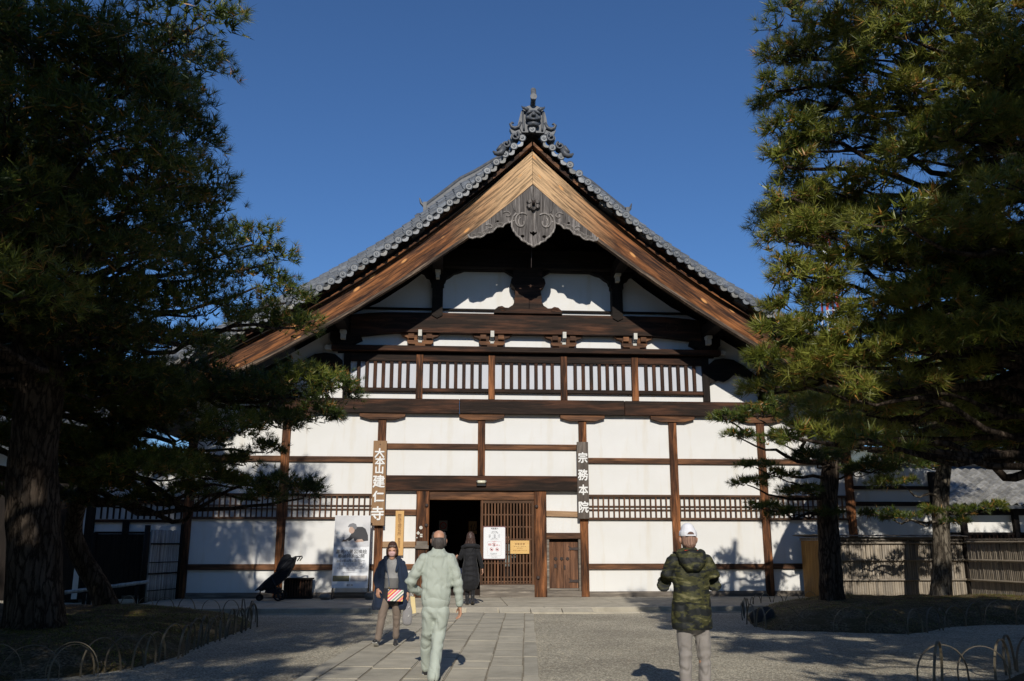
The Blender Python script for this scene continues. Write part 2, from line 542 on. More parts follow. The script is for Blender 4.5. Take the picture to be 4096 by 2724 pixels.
def mound(name, poly, height, mat):
    """soft heap of soil inside a footprint"""
    px = [p[0] for p in poly]; py = [p[1] for p in poly]
    x0, x1, y0, y1 = min(px), max(px), min(py), max(py)
    st = 0.16
    nx, ny = int((x1 - x0) / st) + 2, int((y1 - y0) / st) + 2
    xs = np.linspace(x0, x1, nx); ys = np.linspace(y0, y1, ny)
    v = []
    n = len(poly)
    for y in ys:
        for x in xs:
            inside = False; dmin = 1e9
            for i in range(n):
                ax, ay = poly[i]; bx, by = poly[(i + 1) % n]
                if (ay > y) != (by > y) and x < (bx - ax) * (y - ay) / (by - ay) + ax:
                    inside = not inside
                L2 = (bx - ax) ** 2 + (by - ay) ** 2
                t = max(0, min(1, ((x - ax) * (bx - ax) + (y - ay) * (by - ay)) / L2))
                dmin = min(dmin, math.hypot(x - ax - t * (bx - ax), y - ay - t * (by - ay)))
            if not inside:
                z = -0.05
            else:
                k = min(1, dmin / 1.8)
                z = height * (1 - (1 - k) ** 2.2) - 0.02
                z += (0.07 * noise.noise(Vector((x * .9, y * .9, 2))) + 0.035 * noise.noise(Vector((x * 3.1, y * 3.1, 7))) + 0.015 * noise.noise(Vector((x * 9, y * 9, 1)))) * min(1, k * 2)
            v.append((x, y, z))
    f = [(j * nx + i, j * nx + i + 1, (j + 1) * nx + i + 1, (j + 1) * nx + i) for j in range(ny - 1) for i in range(nx - 1)
         if max(v[q][2] for q in (j * nx + i, j * nx + i + 1, (j + 1) * nx + i + 1, (j + 1) * nx + i)) > -0.04]
    return tag(link(name, pydata(name, v, f), mat, smooth=True), kind='structure')

LEFT_EDGE = [(-8.2, -14.6), (-7.2, -13.4), (-6.4, -13.1), (-5.95, -12.4), (-5.75, -11.2), (-5.78, -9.8), (-5.75, -8.6), (-5.65, -7.1), (-5.95, -5.6), (-6.5, -4.3), (-7.2, -3.95), (-8.2, -3.6), (-9.3, -3.1)]
RIGHT_EDGE = [(6.9, -1.85), (6.3, -2.05), (5.6, -2.5), (5.0, -3.1), (4.4, -4.4), (3.9, -5.8), (3.55, -7.2), (3.55, -8.1), (4.2, -8.4), (4.95, -8.75), (5.7, -8.95), (6.4, -8.5), (7.2, -7.7), (8.1, -7.35), (9.2, -7.4), (10.6, -7.8)]
NEAR_EDGE = [(3.2, -14.3), (3.4, -13.95), (4.05, -13.95), (4.75, -13.3), (5.6, -13.0), (6.8, -13.1)]
mound('soil_mound', LEFT_EDGE + [(-13, -3.0), (-15, -9), (-14, -15)], 0.30, M['soil'])
mound('soil_mound', RIGHT_EDGE + [(12.5, -7.9), (12.5, -1.7)], 0.34, M['soil'])
mound('soil_mound', NEAR_EDGE + [(8, -13.4), (9, -16.5), (3.6, -17)], 0.2, M['soil'])

# path of granite slabs, running a little to the right as it goes in
path = tag(empty('path', (-2.38, -13.0, 0)), kind='structure')
PD = Vector((0.086, 1, 0)).normalized(); PS = Vector((PD.y, -PD.x, 0))
ang = -math.atan2(PD.x, PD.y)
def slab(s0, s1, t0, t1, z, mat, name):
    w, l = s1 - s0 - .007, t1 - t0 - .007
    key = ('slab', name, round(w, 2), round(l, 2), mat.name)
    bm = bmesh.new()
    bmesh.ops.create_cube(bm, size=1)
    bmesh.ops.scale(bm, vec=(w, l, 0.09), verts=bm.verts)
    for q in bm.verts:
        if q.co.z > 0:
            q.co.x += random.uniform(-.004, .004); q.co.y += random.uniform(-.006, .006)
    bmesh.ops.bevel(bm, geom=[e for e in bm.edges if e.verts[0].co.z > 0 and e.verts[1].co.z > 0], offset=.011, segments=2, affect='EDGES')
    me = bpy.data.meshes.new(name); bm.to_mesh(me); bm.free()
    c = PS * ((s0 + s1) / 2) + PD * ((t0 + t1) / 2)
    o = link(name, me, mat, path, (c.x, c.y, z - 0.045 + random.uniform(-.003, .003)))
    o.rotation_euler = (random.uniform(-.003, .003), random.uniform(-.003, .003), ang)
cuts = [-1.36, -1.13, -0.66, -0.17, 0.30, 0.76, 1.17, 1.37]
for c in range(7):
    t = -13.0 + random.uniform(0, .4)
    while t < 8.8:
        L = random.uniform(.62, 1.05) if 0 < c < 6 else random.uniform(1.5, 2.1)
        if c == 3: L *= .95
        e = min(t + L, 8.95)
        if e - t > .25:
            slab(cuts[c], cuts[c + 1], t, e, 0.035, M['slab'], 'paving_stone' if 0 < c < 6 else 'kerb_stone')
        t = e if e < 8.9 else 9
bed = MB().box(-1.36, 1.36, -13.1, 8.95, -.05, 0.024, Matrix.Rotation(ang, 4, 'Z')).build('mortar_bed', M['joint'], path)

# raised stone apron in front of the hall
apron = tag(empty('apron', (0, -1.9, 0)), kind='structure')
def ap(x0, x1, y0, y1, z1, mat, name, jit=.002):
    box(name, x0 + .004, x1 - .004, y0 + 1.9 + .004, y1 + 1.9 - .004, -.1, z1 + random.uniform(-jit, jit), mat, apron, .01)
x = -9.4
while x < 9.0:
    L = random.uniform(2.2, 3.2)
    if x < -2.2 < x + L: L = -2.2 - x if -2.2 - x > .6 else L
    e = min(x + L, 9.2)
    ap(x, e, -3.78, -3.40, 0.122, M['apron'], 'edge_stone')
    x = e
x = -9.4
while x < 9.0:
    e = min(x + random.uniform(2.5, 3.4), 9.2)
    ap(x, e, -3.40, -1.7, 0.12, M['apron'], 'apron_slab')
    ap(x, e, -1.7, 0.0, 0.121, M['apron'], 'apron_slab')
    x = e
x = -9.4
while x < 9.0:
    e = min(x + random.uniform(1.4, 2.2), 9.2)
    if not (-2.1 < (x + e) / 2 < 1.0):
        ap(x, e, -4.06, -3.93, 0.02, M['apron'], 'drip_line_stone')
    x = e
# the path climbs to the apron over four flat ramp slabs
for i, x0 in enumerate((-1.72, -1.0, -0.3, 0.4)):
    v = [(x0 + .01, -2.2, -.05), (x0 + .69, -2.2, -.05), (x0 + .69, -1.88, -.05), (x0 + .01, -1.88, -.05),
         (x0 + .01, -2.2, .036), (x0 + .69, -2.2, .036), (x0 + .69, -1.88, .112), (x0 + .01, -1.88, .112)]
    link('ramp_slab', pydata('ramp_slab', v, [(0, 3, 2, 1), (4, 5, 6, 7), (0, 1, 5, 4), (1, 2, 6, 5), (2, 3, 7, 6), (3, 0, 4, 7)]), M['apron'], apron)

# ------------------------------------------------------------------ the temple hall
hall = tag(empty('temple_hall', (0, 0, 0)), 'large white plastered temple hall with dark timber frame and tiled gable roof', 'temple')
PX = [-9.02, -6.57, -4.0, 1.52, 4.06, 6.57, 9.02]                  # lower posts
def Bx(name, x0, x1, z0, z1, mat, y0=-.06, y1=.10, **k):
    return box(name, x0, x1, y0, y1, z0, z1, mat, hall, **k)

# roof line, measured on the verge: caps of the tiles, top and bottom of the bargeboard
XC = [0, .3, .52, .8, 1.07, 1.46, 1.96, 2.47, 2.98, 3.75, 4.28, 4.80, 5.35, 5.7, 6.6, 8.0, 9.4, 10.8]
ZC = [12.58, 12.38, 12.08, 11.80, 11.55, 11.06, 10.62, 10.19, 9.78, 9.18, 8.80, 8.43, 8.09, 7.87, 7.33, 6.55, 5.85, 5.22]
XT = [0, .45, 1.05, 1.65, 2.25, 3.2, 3.96, 4.4, 5.5, 5.7, 6.6, 8.0, 9.3, 10.6]
ZT = [12.05, 11.62, 11.05, 10.53, 10.05, 9.32, 8.76, 8.43, 7.67, 7.54, 6.98, 6.17, 5.50, 4.90]
XB = [0, .6, 1.2, 1.7, 2.23, 2.9, 4.05, 5.45, 5.6, 6.57, 8.0, 9.2, 10.5]
ZB = [10.98, 10.45, 9.90, 9.52, 9.14, 8.62, 7.83, 6.92, 6.83, 6.27, 5.50, 4.92, 4.34]
def smooth_prof(X, Z):
    c = np.polyfit(X, Z, 5)
    return lambda x: float(np.polyval(c, abs(x))) * .75 + float(np.interp(abs(x), X, Z)) * .25
zc, zt, zb = smooth_prof(XC, ZC), smooth_prof(XT, ZT), smooth_prof(XB, ZB)

# plaster panels, cell by cell
def panel(x0, x1, z0, z1, y=0.0):
    box('plaster_panel', x0, x1, y, y + .12, z0, z1, M['plaster'], hall, 0)
for a, b in ((-9.02, -6.57), (-6.57, -4.0), (1.52, 4.06), (4.06, 6.57), (6.57, 9.02)):
    zt_top = 4.99 if abs((a + b) / 2) < 7 else None
    panel(a, b, .12, .9); panel(a, b, .9, 2.13); panel(a, b, 2.13, 2.81, .03); panel(a, b, 2.81, 3.74)
    if zt_top:
        panel(a, b, 3.74, 5.0)
    else:
        s = -1 if a < 0 else 1
        xs = [abs(a), abs(b)]
        lo, hi = min(xs), max(xs)
        prism('plaster_panel', [(s * lo, 3.74), (s * hi, 3.74), (s * hi, zb(hi) + .3), (s * (lo + hi) / 2, zb((lo + hi) / 2) + .35), (s * lo, zb(lo) + .35)], 0, .12, M['plaster'], hall)
# centre bay
panel(-4.0, -1.28, 4.1, 5.0); panel(-1.28, 1.52, 4.1, 5.0); panel(-4.0, -1.28, 3.2, 4.1); panel(-1.28, 1.52, 3.2, 4.1)
panel(-3.9, -2.95, 2.32, 2.95); panel(-3.9, -2.95, 1.48, 2.32); panel(-3.9, -2.95, .9, 1.48); panel(-3.9, -2.95, .12, .9)
panel(.45, 1.45, 2.3, 2.95); panel(.45, 1.45, 1.7, 2.3)
# upper storey plaster
panel(-5.02, 5.02, 5.38, 5.62); panel(-5.0, 5.0, 6.85, 7.3)
for s in (-1, 1):
    pts = [(5.0, 5.38), (7.0, 5.38), (7.9, zb(7.9) + .3), (7.0, zb(7) + .36), (6.0, zb(6) + .4), (5.0, zb(5) + .4)]
    prism('plaster_panel', [(s * x, z) for x, z in pts], 0, .12, M['plaster'], hall)
    pts = [(2.6, 7.8), (4.95, 7.8), (4.2, zb(4.2) + .44), (3.4, zb(3.4) + .46), (3.0, 9.06), (2.6, 9.2)]
    prism('plaster_panel', [(s * x, z) for x, z in pts], .02, .14, M['plaster'], hall)
    panel(min(0, s * 2.6), max(0, s * 2.6), 7.8, 9.2, .02)
# dark board gable behind everything
prism('gable_boarding', [(x, zt(x) - .15) for x in np.linspace(-6.5, 6.5, 27)] + [(6.5, 5.4), (-6.5, 5.4)], .16, .22, M['dark_x'], hall)

# timber frame: posts, rails
for x in PX:
    t = 4.86 if abs(x) < 7 else 4.4
    Bx('post', x - .11, x + .11, .12, t, M['post_z'], -.09, .14, bev=.012)
Bx('post', -1.38, -1.18, 3.30, 4.86, M['post_z'], -.09, .14, bev=.012)
for x in (-4.0, -1.28, 1.52, 4.06, -6.57, 6.57):
    w = .62
    prism('corbel', [(x - w, 4.98), (x - w, 4.90), (x - w * .55, 4.82), (x + w * .55, 4.82), (x + w, 4.90), (x + w, 4.98)], -.13, .1, M['rail_x'], hall)
Bx('main_beam', -7.3, -1.9, 4.985, 5.39, M['beam_x'], -.17, .14, bev=.015)
Bx('main_beam', -1.895, 2.7, 4.985, 5.395, M['beam_x'], -.17, .14, bev=.015)
Bx('main_beam', 2.705, 7.4, 4.985, 5.39, M['beam_x'], -.17, .14, bev=.015)
gaps = [(-8.91, -6.68), (-6.46, -4.11), (1.63, 3.95), (4.17, 6.46), (6.68, 8.91)]
for a, b in gaps:
    w = random.uniform(-.01, .01)
    Bx('rail', a, b, .83 + w, .98 + w, M['rail_x'])
    Bx('rail', a, b, 3.66 + w, 3.81 + w, M['rail_x'])
    Bx('sill_board', a, b, .12, .262, M['grey_x'], -.07)
    # ventilation lattice
    Bx('lattice_frame', a, b, 2.75, 2.81, M['lattice_x'], -.075, .03, bev=.004)
    Bx('lattice_frame', a, b, 2.135, 2.195, M['lattice_x'], -.075, .03, bev=.004)
    for z in (2.50, 2.405):
        Bx('lattice_rail', a, b, z - .014, z + .014, M['lattice_x'], -.022, .006, bev=0)
    n = 16; p = (b - a) / n
    for i in range(n + 1):
        x = min(max(a + i * p, a + .018), b - .018)
        Bx('lattice_slat', x - .018, x + .018, 2.197, 2.748, M['lattice_z'], -.058, -.024, bev=0)
for a, b in ((-3.89, -1.38), (-1.18, 1.41)):
    Bx('rail', a, b, 4.02, 4.17, M['rail_x'])
Bx('lintel', -3.89, 1.41, 2.89, 3.30, M['beam_x'], -.16, .14, bev=.015)
Bx('rail', -3.89, -3.02, 2.25, 2.40, M['rail_x'])
Bx('rail', -3.89, -3.02, 1.41, 1.56, M['pale_x'])
Bx('rail', -3.89, -3.02, .84, .98, M['rail_x'])
Bx('sill_board', -3.89, -3.02, .12, .262, M['grey_x'], -.07)
Bx('rail', .49, 1.41, 2.215, 2.365, M['pale_x'], rot=(0, R(1.6), 0))
for x0, x1 in ((-3.02, -2.67), (.16, .49)):
    Bx('door_post', x0, x1, .12, 2.888, M['post_z'], -.13, .18, bev=.015)
Bx('door_head', -2.668, .158, 2.655, 2.887, M['rail_x'], -.10, .12, bev=.01)
for x, z in ((-2.74, 2.5), (.22, 2.48), (.25, .62), (-2.74, 1.98)):
    mb = MB(); mb.tube([(x, -.13, z), (x, -.16, z), (x, -.172, z)], [.05, .045, .02], 12); mb.build('iron_boss', M['iron'], hall, True)
Bx('threshold', -1.29, .158, .285, .44, M['grey_x'], -.10, .1)
Bx('threshold', -1.29, .158, .12, .28, M['grey_x'], -.12, .1)
Bx('threshold', -2.668, -1.295, .12, .17, M['grey_x'], -.10, .1)

# upper storey: windows with heavy bars
UX = [-5.02, -3.02, -1.01, 1.02, 3.04, 5.08]
for x in UX:
    Bx('upper_post', x - .093, x + .093, 5.397, 6.67, M['post_z'] if abs(x) < 5 else M['dark_z'], -.12, .12, bev=.01)
for a, b in zip(UX[:-1], UX[1:]):
    a += .095; b -= .095
    box('window_panel', a, b, -.0, .03, 5.7, 6.47, M['paper_window'], hall, 0)
    Bx('window_sill', a, b, 5.595, 5.70, M['slat_z'] if 0 else M['beam_x'], -.11, .1, bev=.008)
    Bx('window_head', a, b, 6.45, 6.67, M['beam_x'], -.10, .12, bev=.008)
    for i in range(7):
        x = a + (b - a) * (i + 1) / 8
        v = 'window_bar'
        o = Bx(v, x - .048, x + .048, 5.702, 6.448, M['slat_z'], -.085, -.015, bev=.012)
Bx('deck_beam', -5.45, 5.5, 6.715, 6.87, M['beam_x'], -.26, .12, bev=.012)
Bx('deck_shade_strip', -5.3, 5.35, 6.672, 6.713, M['dark_x'], -.05, .12)  # dark strip in the gap, standing for shade under the deck beam

# brackets between deck beam and rainbow beam
def bracket(x, z, k=1.0, dark=False):
    m = M['dark_x'] if dark else M['rail_x']
    o1 = [(-.14, 0), (.14, 0), (.14, .05), (.31, .055), (.36, .11), (.37, .16), (-.37, .16), (-.36, .11), (-.31, .055), (-.14, .05)]
    b = prism('bracket', [(x + p[0] * k, z + p[1] * k) for p in o1], -.19, .02, m, hall)
    for s in (-1, 1):
        prism('bracket_cheek', [(x + s * k * p[0], z + k * p[1]) for p in [(.08, .17), (.33, .17), (.36, .25), (.50, .30), (.56, .365), (.08, .365)]], -.16, .02, m, b)
        c = MB().box(x + s * k * .17 if s > 0 else x - k * .33, x + k * .33 if s > 0 else x - k * .17, -.24, -.165, z + k * .215, z + k * .34)
        c.build('bearing_block', m, b)
    c = MB()
    for a0, a1, yy in ((.0, .10, -.21), (.10, .15, -.27), (.15, .33, -.36)):
        c.box(x - .05 * k, x + .05 * k, yy, -.16, z + a0 * k + .1, z + a1 * k + .098)
    c.build('white_beam_nose', M['white_paint'], b)
for x in (-3.02, -1.01, 1.02, 3.04):
    bracket(x, 6.872)
# rainbow beam with its bowed underside and carved ends
def rainbow(z0, z1, xh, name, y0=-.26):
    xs = np.linspace(-xh, xh, 41)
    top = [(x, z1 - .10 * max(0, (abs(x) - xh * .72) / (xh * .28)) ** 2) for x in xs]
    bot = [(x, z0 - .14 * max(0, (abs(x) - xh * .74) / (xh * .26)) ** 1.2) for x in xs[::-1]]
    return prism(name, top + bot, y0, .06, M['beam_x'], hall)
rb = rainbow(7.25, 7.82, 4.95, 'rainbow_beam')
for s in (-1, 1):                      # carved whorl lines on the ends
    pts = [Vector((s * (4.15 + .28 * math.cos(a) * (1 - a / 12)), -.265, 7.5 + .16 * math.sin(a) * (1 - a / 12))) for a in np.linspace(0, 8, 30)]
    MB().tube(pts, .012, 5).build('carved_whorl', M['slat_z'], rb)
    pts = [Vector((s * (3.1 + .8 * t), -.265, 7.62 + .07 * math.sin(t * 5))) for t in np.linspace(0, 1, 16)]
    MB().tube(pts, .010, 5).build('carved_whorl', M['slat_z'], rb)
    # shoulder pieces under the beam ends
    prism('beam_shoulder', [(s * x, z) for x, z in [(4.72, 7.2), (5.5, 7.25), (5.5, 7.0), (5.4, 6.9), (5.3, 6.872), (4.9, 6.872), (4.78, 6.95), (4.62, 7.02), (4.66, 7.13)]], -.24, .02, M['dark_x'], hall)
    prism('beam_shoulder', [(s * x, z) for x, z in [(5.0, 7.24), (5.6, 7.3), (5.62, 7.62), (5.0, 7.72)]], -.22, .02, M['dark_x'], hall)
    nose = MB()
    nose.box(s * 5.13 - .065, s * 5.13 + .065, -.42, -.2, 7.0, 7.16); nose.box(s * 5.13 - .085, s * 5.13 + .085, -.46, -.2, 7.163, 7.24); nose.box(s * 5.13 - .055, s * 5.13 + .055, -.44, -.2, 7.243, 7.42)
    nose.build('white_beam_nose', M['white_paint'], hall)
    nose = MB()
    nose.box(s * 5.53 - .11, s * 5.53 + .11, -.2, .05, 6.74, 6.86)
    nose.build('white_beam_nose', M['white_paint'], hall)
    # bowed side tie running down to the outer wall
    up = [(5.15, 6.45), (5.35, 6.62), (5.6, 6.66), (5.9, 6.62), (6.2, 6.45), (6.5, 6.2), (6.75, 5.98)]
    dn = [(6.75, 5.86), (6.4, 6.02), (6.1, 6.16), (5.9, 6.2), (5.75, 6.06), (5.6, 5.98), (5.45, 6.02), (5.3, 5.98), (5.15, 5.92)]
    prism('bowed_tie', [(s * x, z) for x, z in up + dn], -.12, .02, M['dark_x'], hall)

# gable: thin rail, struts, centre strut, arched spandrels, upper beam
Bx('gable_rail', -4.85, 4.85, 7.955, 8.01, M['dark_x'], -.05, .1, bev=.003)
for s in (-1, 1):
    cx = s * 2.56
    b = prism('strut', [(cx + p[0], p[1]) for p in [(-.15, 7.74), (0, 7.66), (.15, 7.74), (.15, 8.62), (.18, 8.62), (.18, 8.78), (-.18, 8.78), (-.18, 8.62), (-.15, 8.62)]], -.3, .02, M['dark_x'], hall)
    MB().box(cx - .05, cx + .05, -.5, -.25, 8.78, 8.94).box(cx - .075, cx + .075, -.56, -.25, 8.943, 9.02).box(cx - .045, cx + .045, -.54, -.25, 9.023, 9.18).build('white_beam_nose', M['white_paint'], hall)
    # spandrel inside and outside the strut
    prism('spandrel', [(cx + s * p[0], p[1]) for p in [(0, 8.75), (.2, 8.75), (.24, 8.86), (.34, 8.9), (.4, 9.0), (.5, 9.04), (.55, 9.3), (0, 9.3)]], -.2, .02, M['dark_x'], hall)
    prism('spandrel', [(cx - s * p[0], p[1]) for p in [(0, 8.75), (.2, 8.75), (.24, 8.86), (.34, 8.92), (.46, 9.02), (.6, 9.06), (.75, 9.12), (1.9, 9.13), (2.03, 9.05), (2.12, 9.0), (2.25, 8.86), (2.3, 8.72), (2.56, 8.7), (2.56, 9.3), (0, 9.3)]], -.2, .02, M['dark_x'], hall)
half = [(.42, 9.14), (.40, 8.9), (.47, 8.84), (.50, 8.72), (.44, 8.62), (.38, 8.58), (.36, 8.45), (.385, 8.3), (.38, 8.18), (.44, 8.06), (.56, 7.98), (.66, 7.985), (.74, 8.03), (.85, 8.01), (.95, 7.92), (.97, 7.83)]
gourd = prism('carved_strut', half + [(-x, z) for x, z in half[::-1]], -.34, .02, M['beam_x'], hall)
for s in (-1, 1):
    pts = [Vector((s * (.72 + .12 * math.cos(a) * (1 - a / 9)), -.345, 7.92 + .06 * math.sin(a) * (1 - a / 9))) for a in np.linspace(0, 6, 22)]
    MB().tube(pts, .011, 5).build('carved_whorl', M['slat_z'], gourd)
Bx('upper_beam', -3.05, 3.05, 9.14, 9.72, M['dark_x'], -.36, .1, bev=.03)
prism('upper_bracket', [(-.9, 9.72), (.9, 9.72), (.8, 9.9), (.5, 9.98), (.32, 10.2), (.3, 10.9), (-.3, 10.9), (-.32, 10.2), (-.5, 9.98), (-.8, 9.9)], -.3, .1, M['dark_x'], hall)
# purlins running out to the bargeboards
for x, z in ((0, 11.2), (2.56, 9.2), (-2.56, 9.2), (5.13, 7.45), (-5.13, 7.45), (8.2, 5.45), (-8.2, 5.45)):
    box('purlin', x - .15, x + .15, -1.7, .1, z - .2 if x else z - .4, z + .1, M['dark_x'], hall)
# a thin rope hanging from the gable pendant
MB().tube([(-.03, -1.7, 10.2), (-.02, -1.68, 9.4), (-.03, -1.66, 8.75)], .008, 5).build('hanging_chain', M['iron'], hall)

# ---- bargeboards
def strip(name, fa, fb, x0, x1, y0, y1, mat, parent, n=40, s=1):
    """board between two curves, with a length-wise uv"""
    xs = np.linspace(x0, x1, n)
    v = []; uv = []
    L = 0; px = None
    for x in xs:
        a, b = fa(x), fb(x)
        if px is not None:
            L += math.hypot(x - px[0], a - px[1])
        px = (x, a)
        for y in (y0, y1):
            v += [(s * x, y, a), (s * x, y, b)]
            uv += [(L, 0), (L, abs(a - b))]
    f = []
    for i in range(n - 1):
        k, j = i * 4, i * 4 + 4
        f += [(k, k + 1, j + 1, j), (k + 2, j + 2, j + 3, k + 3), (k, j, j + 2, k + 2), (k + 1, k + 3, j + 3, j + 1)]
    f += [(0, 2, 3, 1), ((n - 1) * 4, (n - 1) * 4 + 1, (n - 1) * 4 + 3, (n - 1) * 4 + 2)]
    if s < 0:
        f = [q[::-1] for q in f]
    me = pydata(name, v, f)
    ul = me.uv_layers.new(name='UVMap')
    for lp in me.loops:
        ul.data[lp.index].uv = uv[lp.vertex_index]
    return link(name, me, mat, parent)
for s in (-1, 1):
    strip('bargeboard', zt, lambda x: zb(x) + .10, .004, 10.2, -1.85, -1.70, M['barge'], hall, s=s)
    strip('bargeboard_moulding', lambda x: zb(x) + .098, zb, .004, 10.2, -1.875, -1.70, M['barge_edge'], hall, s=s)
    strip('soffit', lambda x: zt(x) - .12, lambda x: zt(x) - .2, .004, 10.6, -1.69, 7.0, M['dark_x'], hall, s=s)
    strip('shade_strip', lambda x: zt(x) + .13, lambda x: zt(x) + .004, .004, 10.4, -1.74, -1.5, M['dark_x'], hall, s=s)  # dark strip standing for the black shade above the bargeboard
    # row of short boards under the tiles
    x = .02
    while x < 10.2:
        e = x + .36
        strip('eave_board', lambda q: zt(q) + .27, lambda q: zt(q) + .14 + random.uniform(-.01, .01), x, e - .012, -1.93 + random.uniform(-.015, .015), -1.6, M['rail_x'] if random.random() < .3 else M['grey_x'] if random.random() < .25 else M['beam_x'], hall, n=3, s=s)
        x = e

# ---- roof tiles
HY = [-2.05, -1.75, -1.45, -1.15, -.85, -.45, -.05, .5, 7.5]
HH = [0, .17, .40, .62, .80, .96, 1.06, 1.12, 1.12]
def hy(y, x=5):
    return float(np.interp(y, HY, HH)) * min(1, .35 + abs(x) / 3.0)
def roof_pt(x, y, up=0.0):
    x = abs(x)
    t = Vector((1, 0, (zc(x + .02) - zc(x - .02) if x > .03 else zc(.05) - zc(.01)) / .04)).normalized()
    nrm = Vector((-t.z, 0, t.x))
    return Vector((x, y, zc(x) - .10 + hy(y, x))) + nrm * up, t, nrm
for s in (-1, 1):
    xs = list(np.linspace(.02, 10.9, 60)); ys = [-1.98, -1.75, -1.45, -1.15, -.85, -.45, -.05, .5, 3, 7.5]
    v = []; f = []
    for y in ys:
        for x in xs:
            p, t, nn = roof_pt(x, y); v.append((s * p.x, p.y, p.z - .03))
    nx = len(xs)
    for j in range(len(ys) - 1):
        for i in range(nx - 1):
            q = (j * nx + i, j * nx + i + 1, (j + 1) * nx + i + 1, (j + 1) * nx + i)
            f.append(q if s > 0 else q[::-1])
    link('roof_deck', pydata('roof_deck', v, f), M['tile_base'], hall, smooth=True)
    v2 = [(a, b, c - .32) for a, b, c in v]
    link('roof_underside', pydata('roof_underside', v2, [q[::-1] for q in f]), M['dark_x'], hall)

def half_tube(mb, a, b, na, nb, r0, r1, seg=7, side=None):
    """convex tile from a to b, crown along the normals"""
    ax = (b - a).normalized()
    v = []
    for p, nn, r in ((a, na, r0), (b, nb, r1)):
        sd = ax.cross(nn).normalized()
        for k in range(seg):
            t = math.pi * k / (seg - 1)
            v.append(p + sd * math.cos(t) * r + nn * math.sin(t) * r)
    f = [(k, k + 1, seg + k + 1, seg + k) for k in range(seg - 1)]
    f.append(tuple(range(seg))[::-1]); f.append(tuple(range(seg, 2 * seg)))
    mb.add(v, f)

# arc-length stations down the verge
def stations(step, x_end):
    out = [0.30]
    while out[-1] < x_end:
        x = out[-1]
        sl = (zc(x + .05) - zc(x)) / .05
        out.append(x + step / math.sqrt(1 + sl * sl))
    return out
ST = stations(.345, 9.6)
PROTO = {}
def cap_mesh():
    mb = MB()
    # tube going back from the face, then the round face with rim and boss
    v = []; n = 14
    prof = [(.60, .083), (.06, .085), (.05, .104), (-.0, .106), (-.012, .098), (-.004, .080), (-.004, .050), (-.014, .034), (-.018, .0)]
    for y, r in prof:
        for k in range(n):
            a = 2 * math.pi * k / n
            v.append((math.cos(a) * max(r, .001), y + (0 if y < .1 else 0), math.sin(a) * max(r, .001) + (y * .42 if y > .07 else 0)))
    f = [(i * n + k, i * n + (k + 1) % n, (i + 1) * n + (k + 1) % n, (i + 1) * n + k) for i in range(len(prof) - 1) for k in range(n)]
    me = pydata('verge_cap_tile', v, f)
    bm = bmesh.new(); bm.from_mesh(me); bmesh.ops.recalc_face_normals(bm, faces=bm.faces); bm.to_mesh(me); bm.free()
    me.materials.append(M['tile'])
    return me
def boss_mesh():
    mb = MB()
    for k in range(3):
        a0 = k * 2.094
        pts = [(math.cos(a0 + t) * (.012 + .034 * t / 2.2), -.012, math.sin(a0 + t) * (.012 + .034 * t / 2.2)) for t in np.linspace(0, 2.2, 6)]
        mb.tube(pts, [.008, .012, .011, .009, .007, .004], 5)
    for k in range(12):
        a = k * math.pi / 6
        mb.box(math.cos(a) * .066 - .005, math.cos(a) * .066 + .005, -.012, 0, math.sin(a) * .066 - .005, math.sin(a) * .066 + .005)
    me = pydata('cap_crest', mb.v, mb.f); me.materials.append(M['tile'])
    return me
CAP, CREST = cap_mesh(), boss_mesh()
for s in (-1, 1):
    for i, x in enumerate(ST):
        p, t, nn = roof_pt(x, -2.08)
        c = link('verge_cap_tile', CAP, None, hall, (s * p.x, -2.10 + random.uniform(-.008, .008), zc(x) + random.uniform(-.01, .01)))
        if x < 6.2:
            link('cap_crest', CREST, None, c, (0, 0, 0)).rotation_euler = (0, random.uniform(0, 6), 0)
        if i + 1 < len(ST):                                   # dished tile hanging between two caps
            x2 = ST[i + 1]
            A = Vector((x, 0, zc(x))); B = Vector((x2, 0, zc(x2)))
            tt = (B - A).normalized(); up = Vector((-tt.z, 0, tt.x))
            m = 7; prof = []
            for k in range(m):
                q = k / (m - 1)
                prof.append((A.lerp(B, .1 + .8 * q) - up * (.03 + .13 * math.sin(math.pi * q) ** .8), up))
            v = []
            for yy, dz, th in ((-2.085, 0, .085), (-2.05, 0, .085), (-2.04, .01, .03), (-1.55, .20, .03)):
                for P_, u in prof:
                    a = P_ + u * th * (1.0); b = P_
                    v += [(s * a.x, yy, a.z + dz), (s * b.x, yy, b.z + dz)]
            w = m * 2; f = []
            for r in range(3):
                for k in range(m - 1):
                    a = r * w + k * 2
                    f += [(a, a + 2, a + 2 + w, a + w), (a + 1, a + 1 + w, a + 3 + w, a + 3)]
            for k in range(m - 1):
                a = k * 2
                f += [(a, a + 1, a + 3, a + 2)]
            me = pydata('verge_pan_tile', v, f)
            bm = bmesh.new(); bm.from_mesh(me); bmesh.ops.recalc_face_normals(bm, faces=bm.faces); bm.to_mesh(me); bm.free()
            link('verge_pan_tile', me, M['tile_pale'] if random.random() < .45 else M['tile'], hall)
rest = MB()
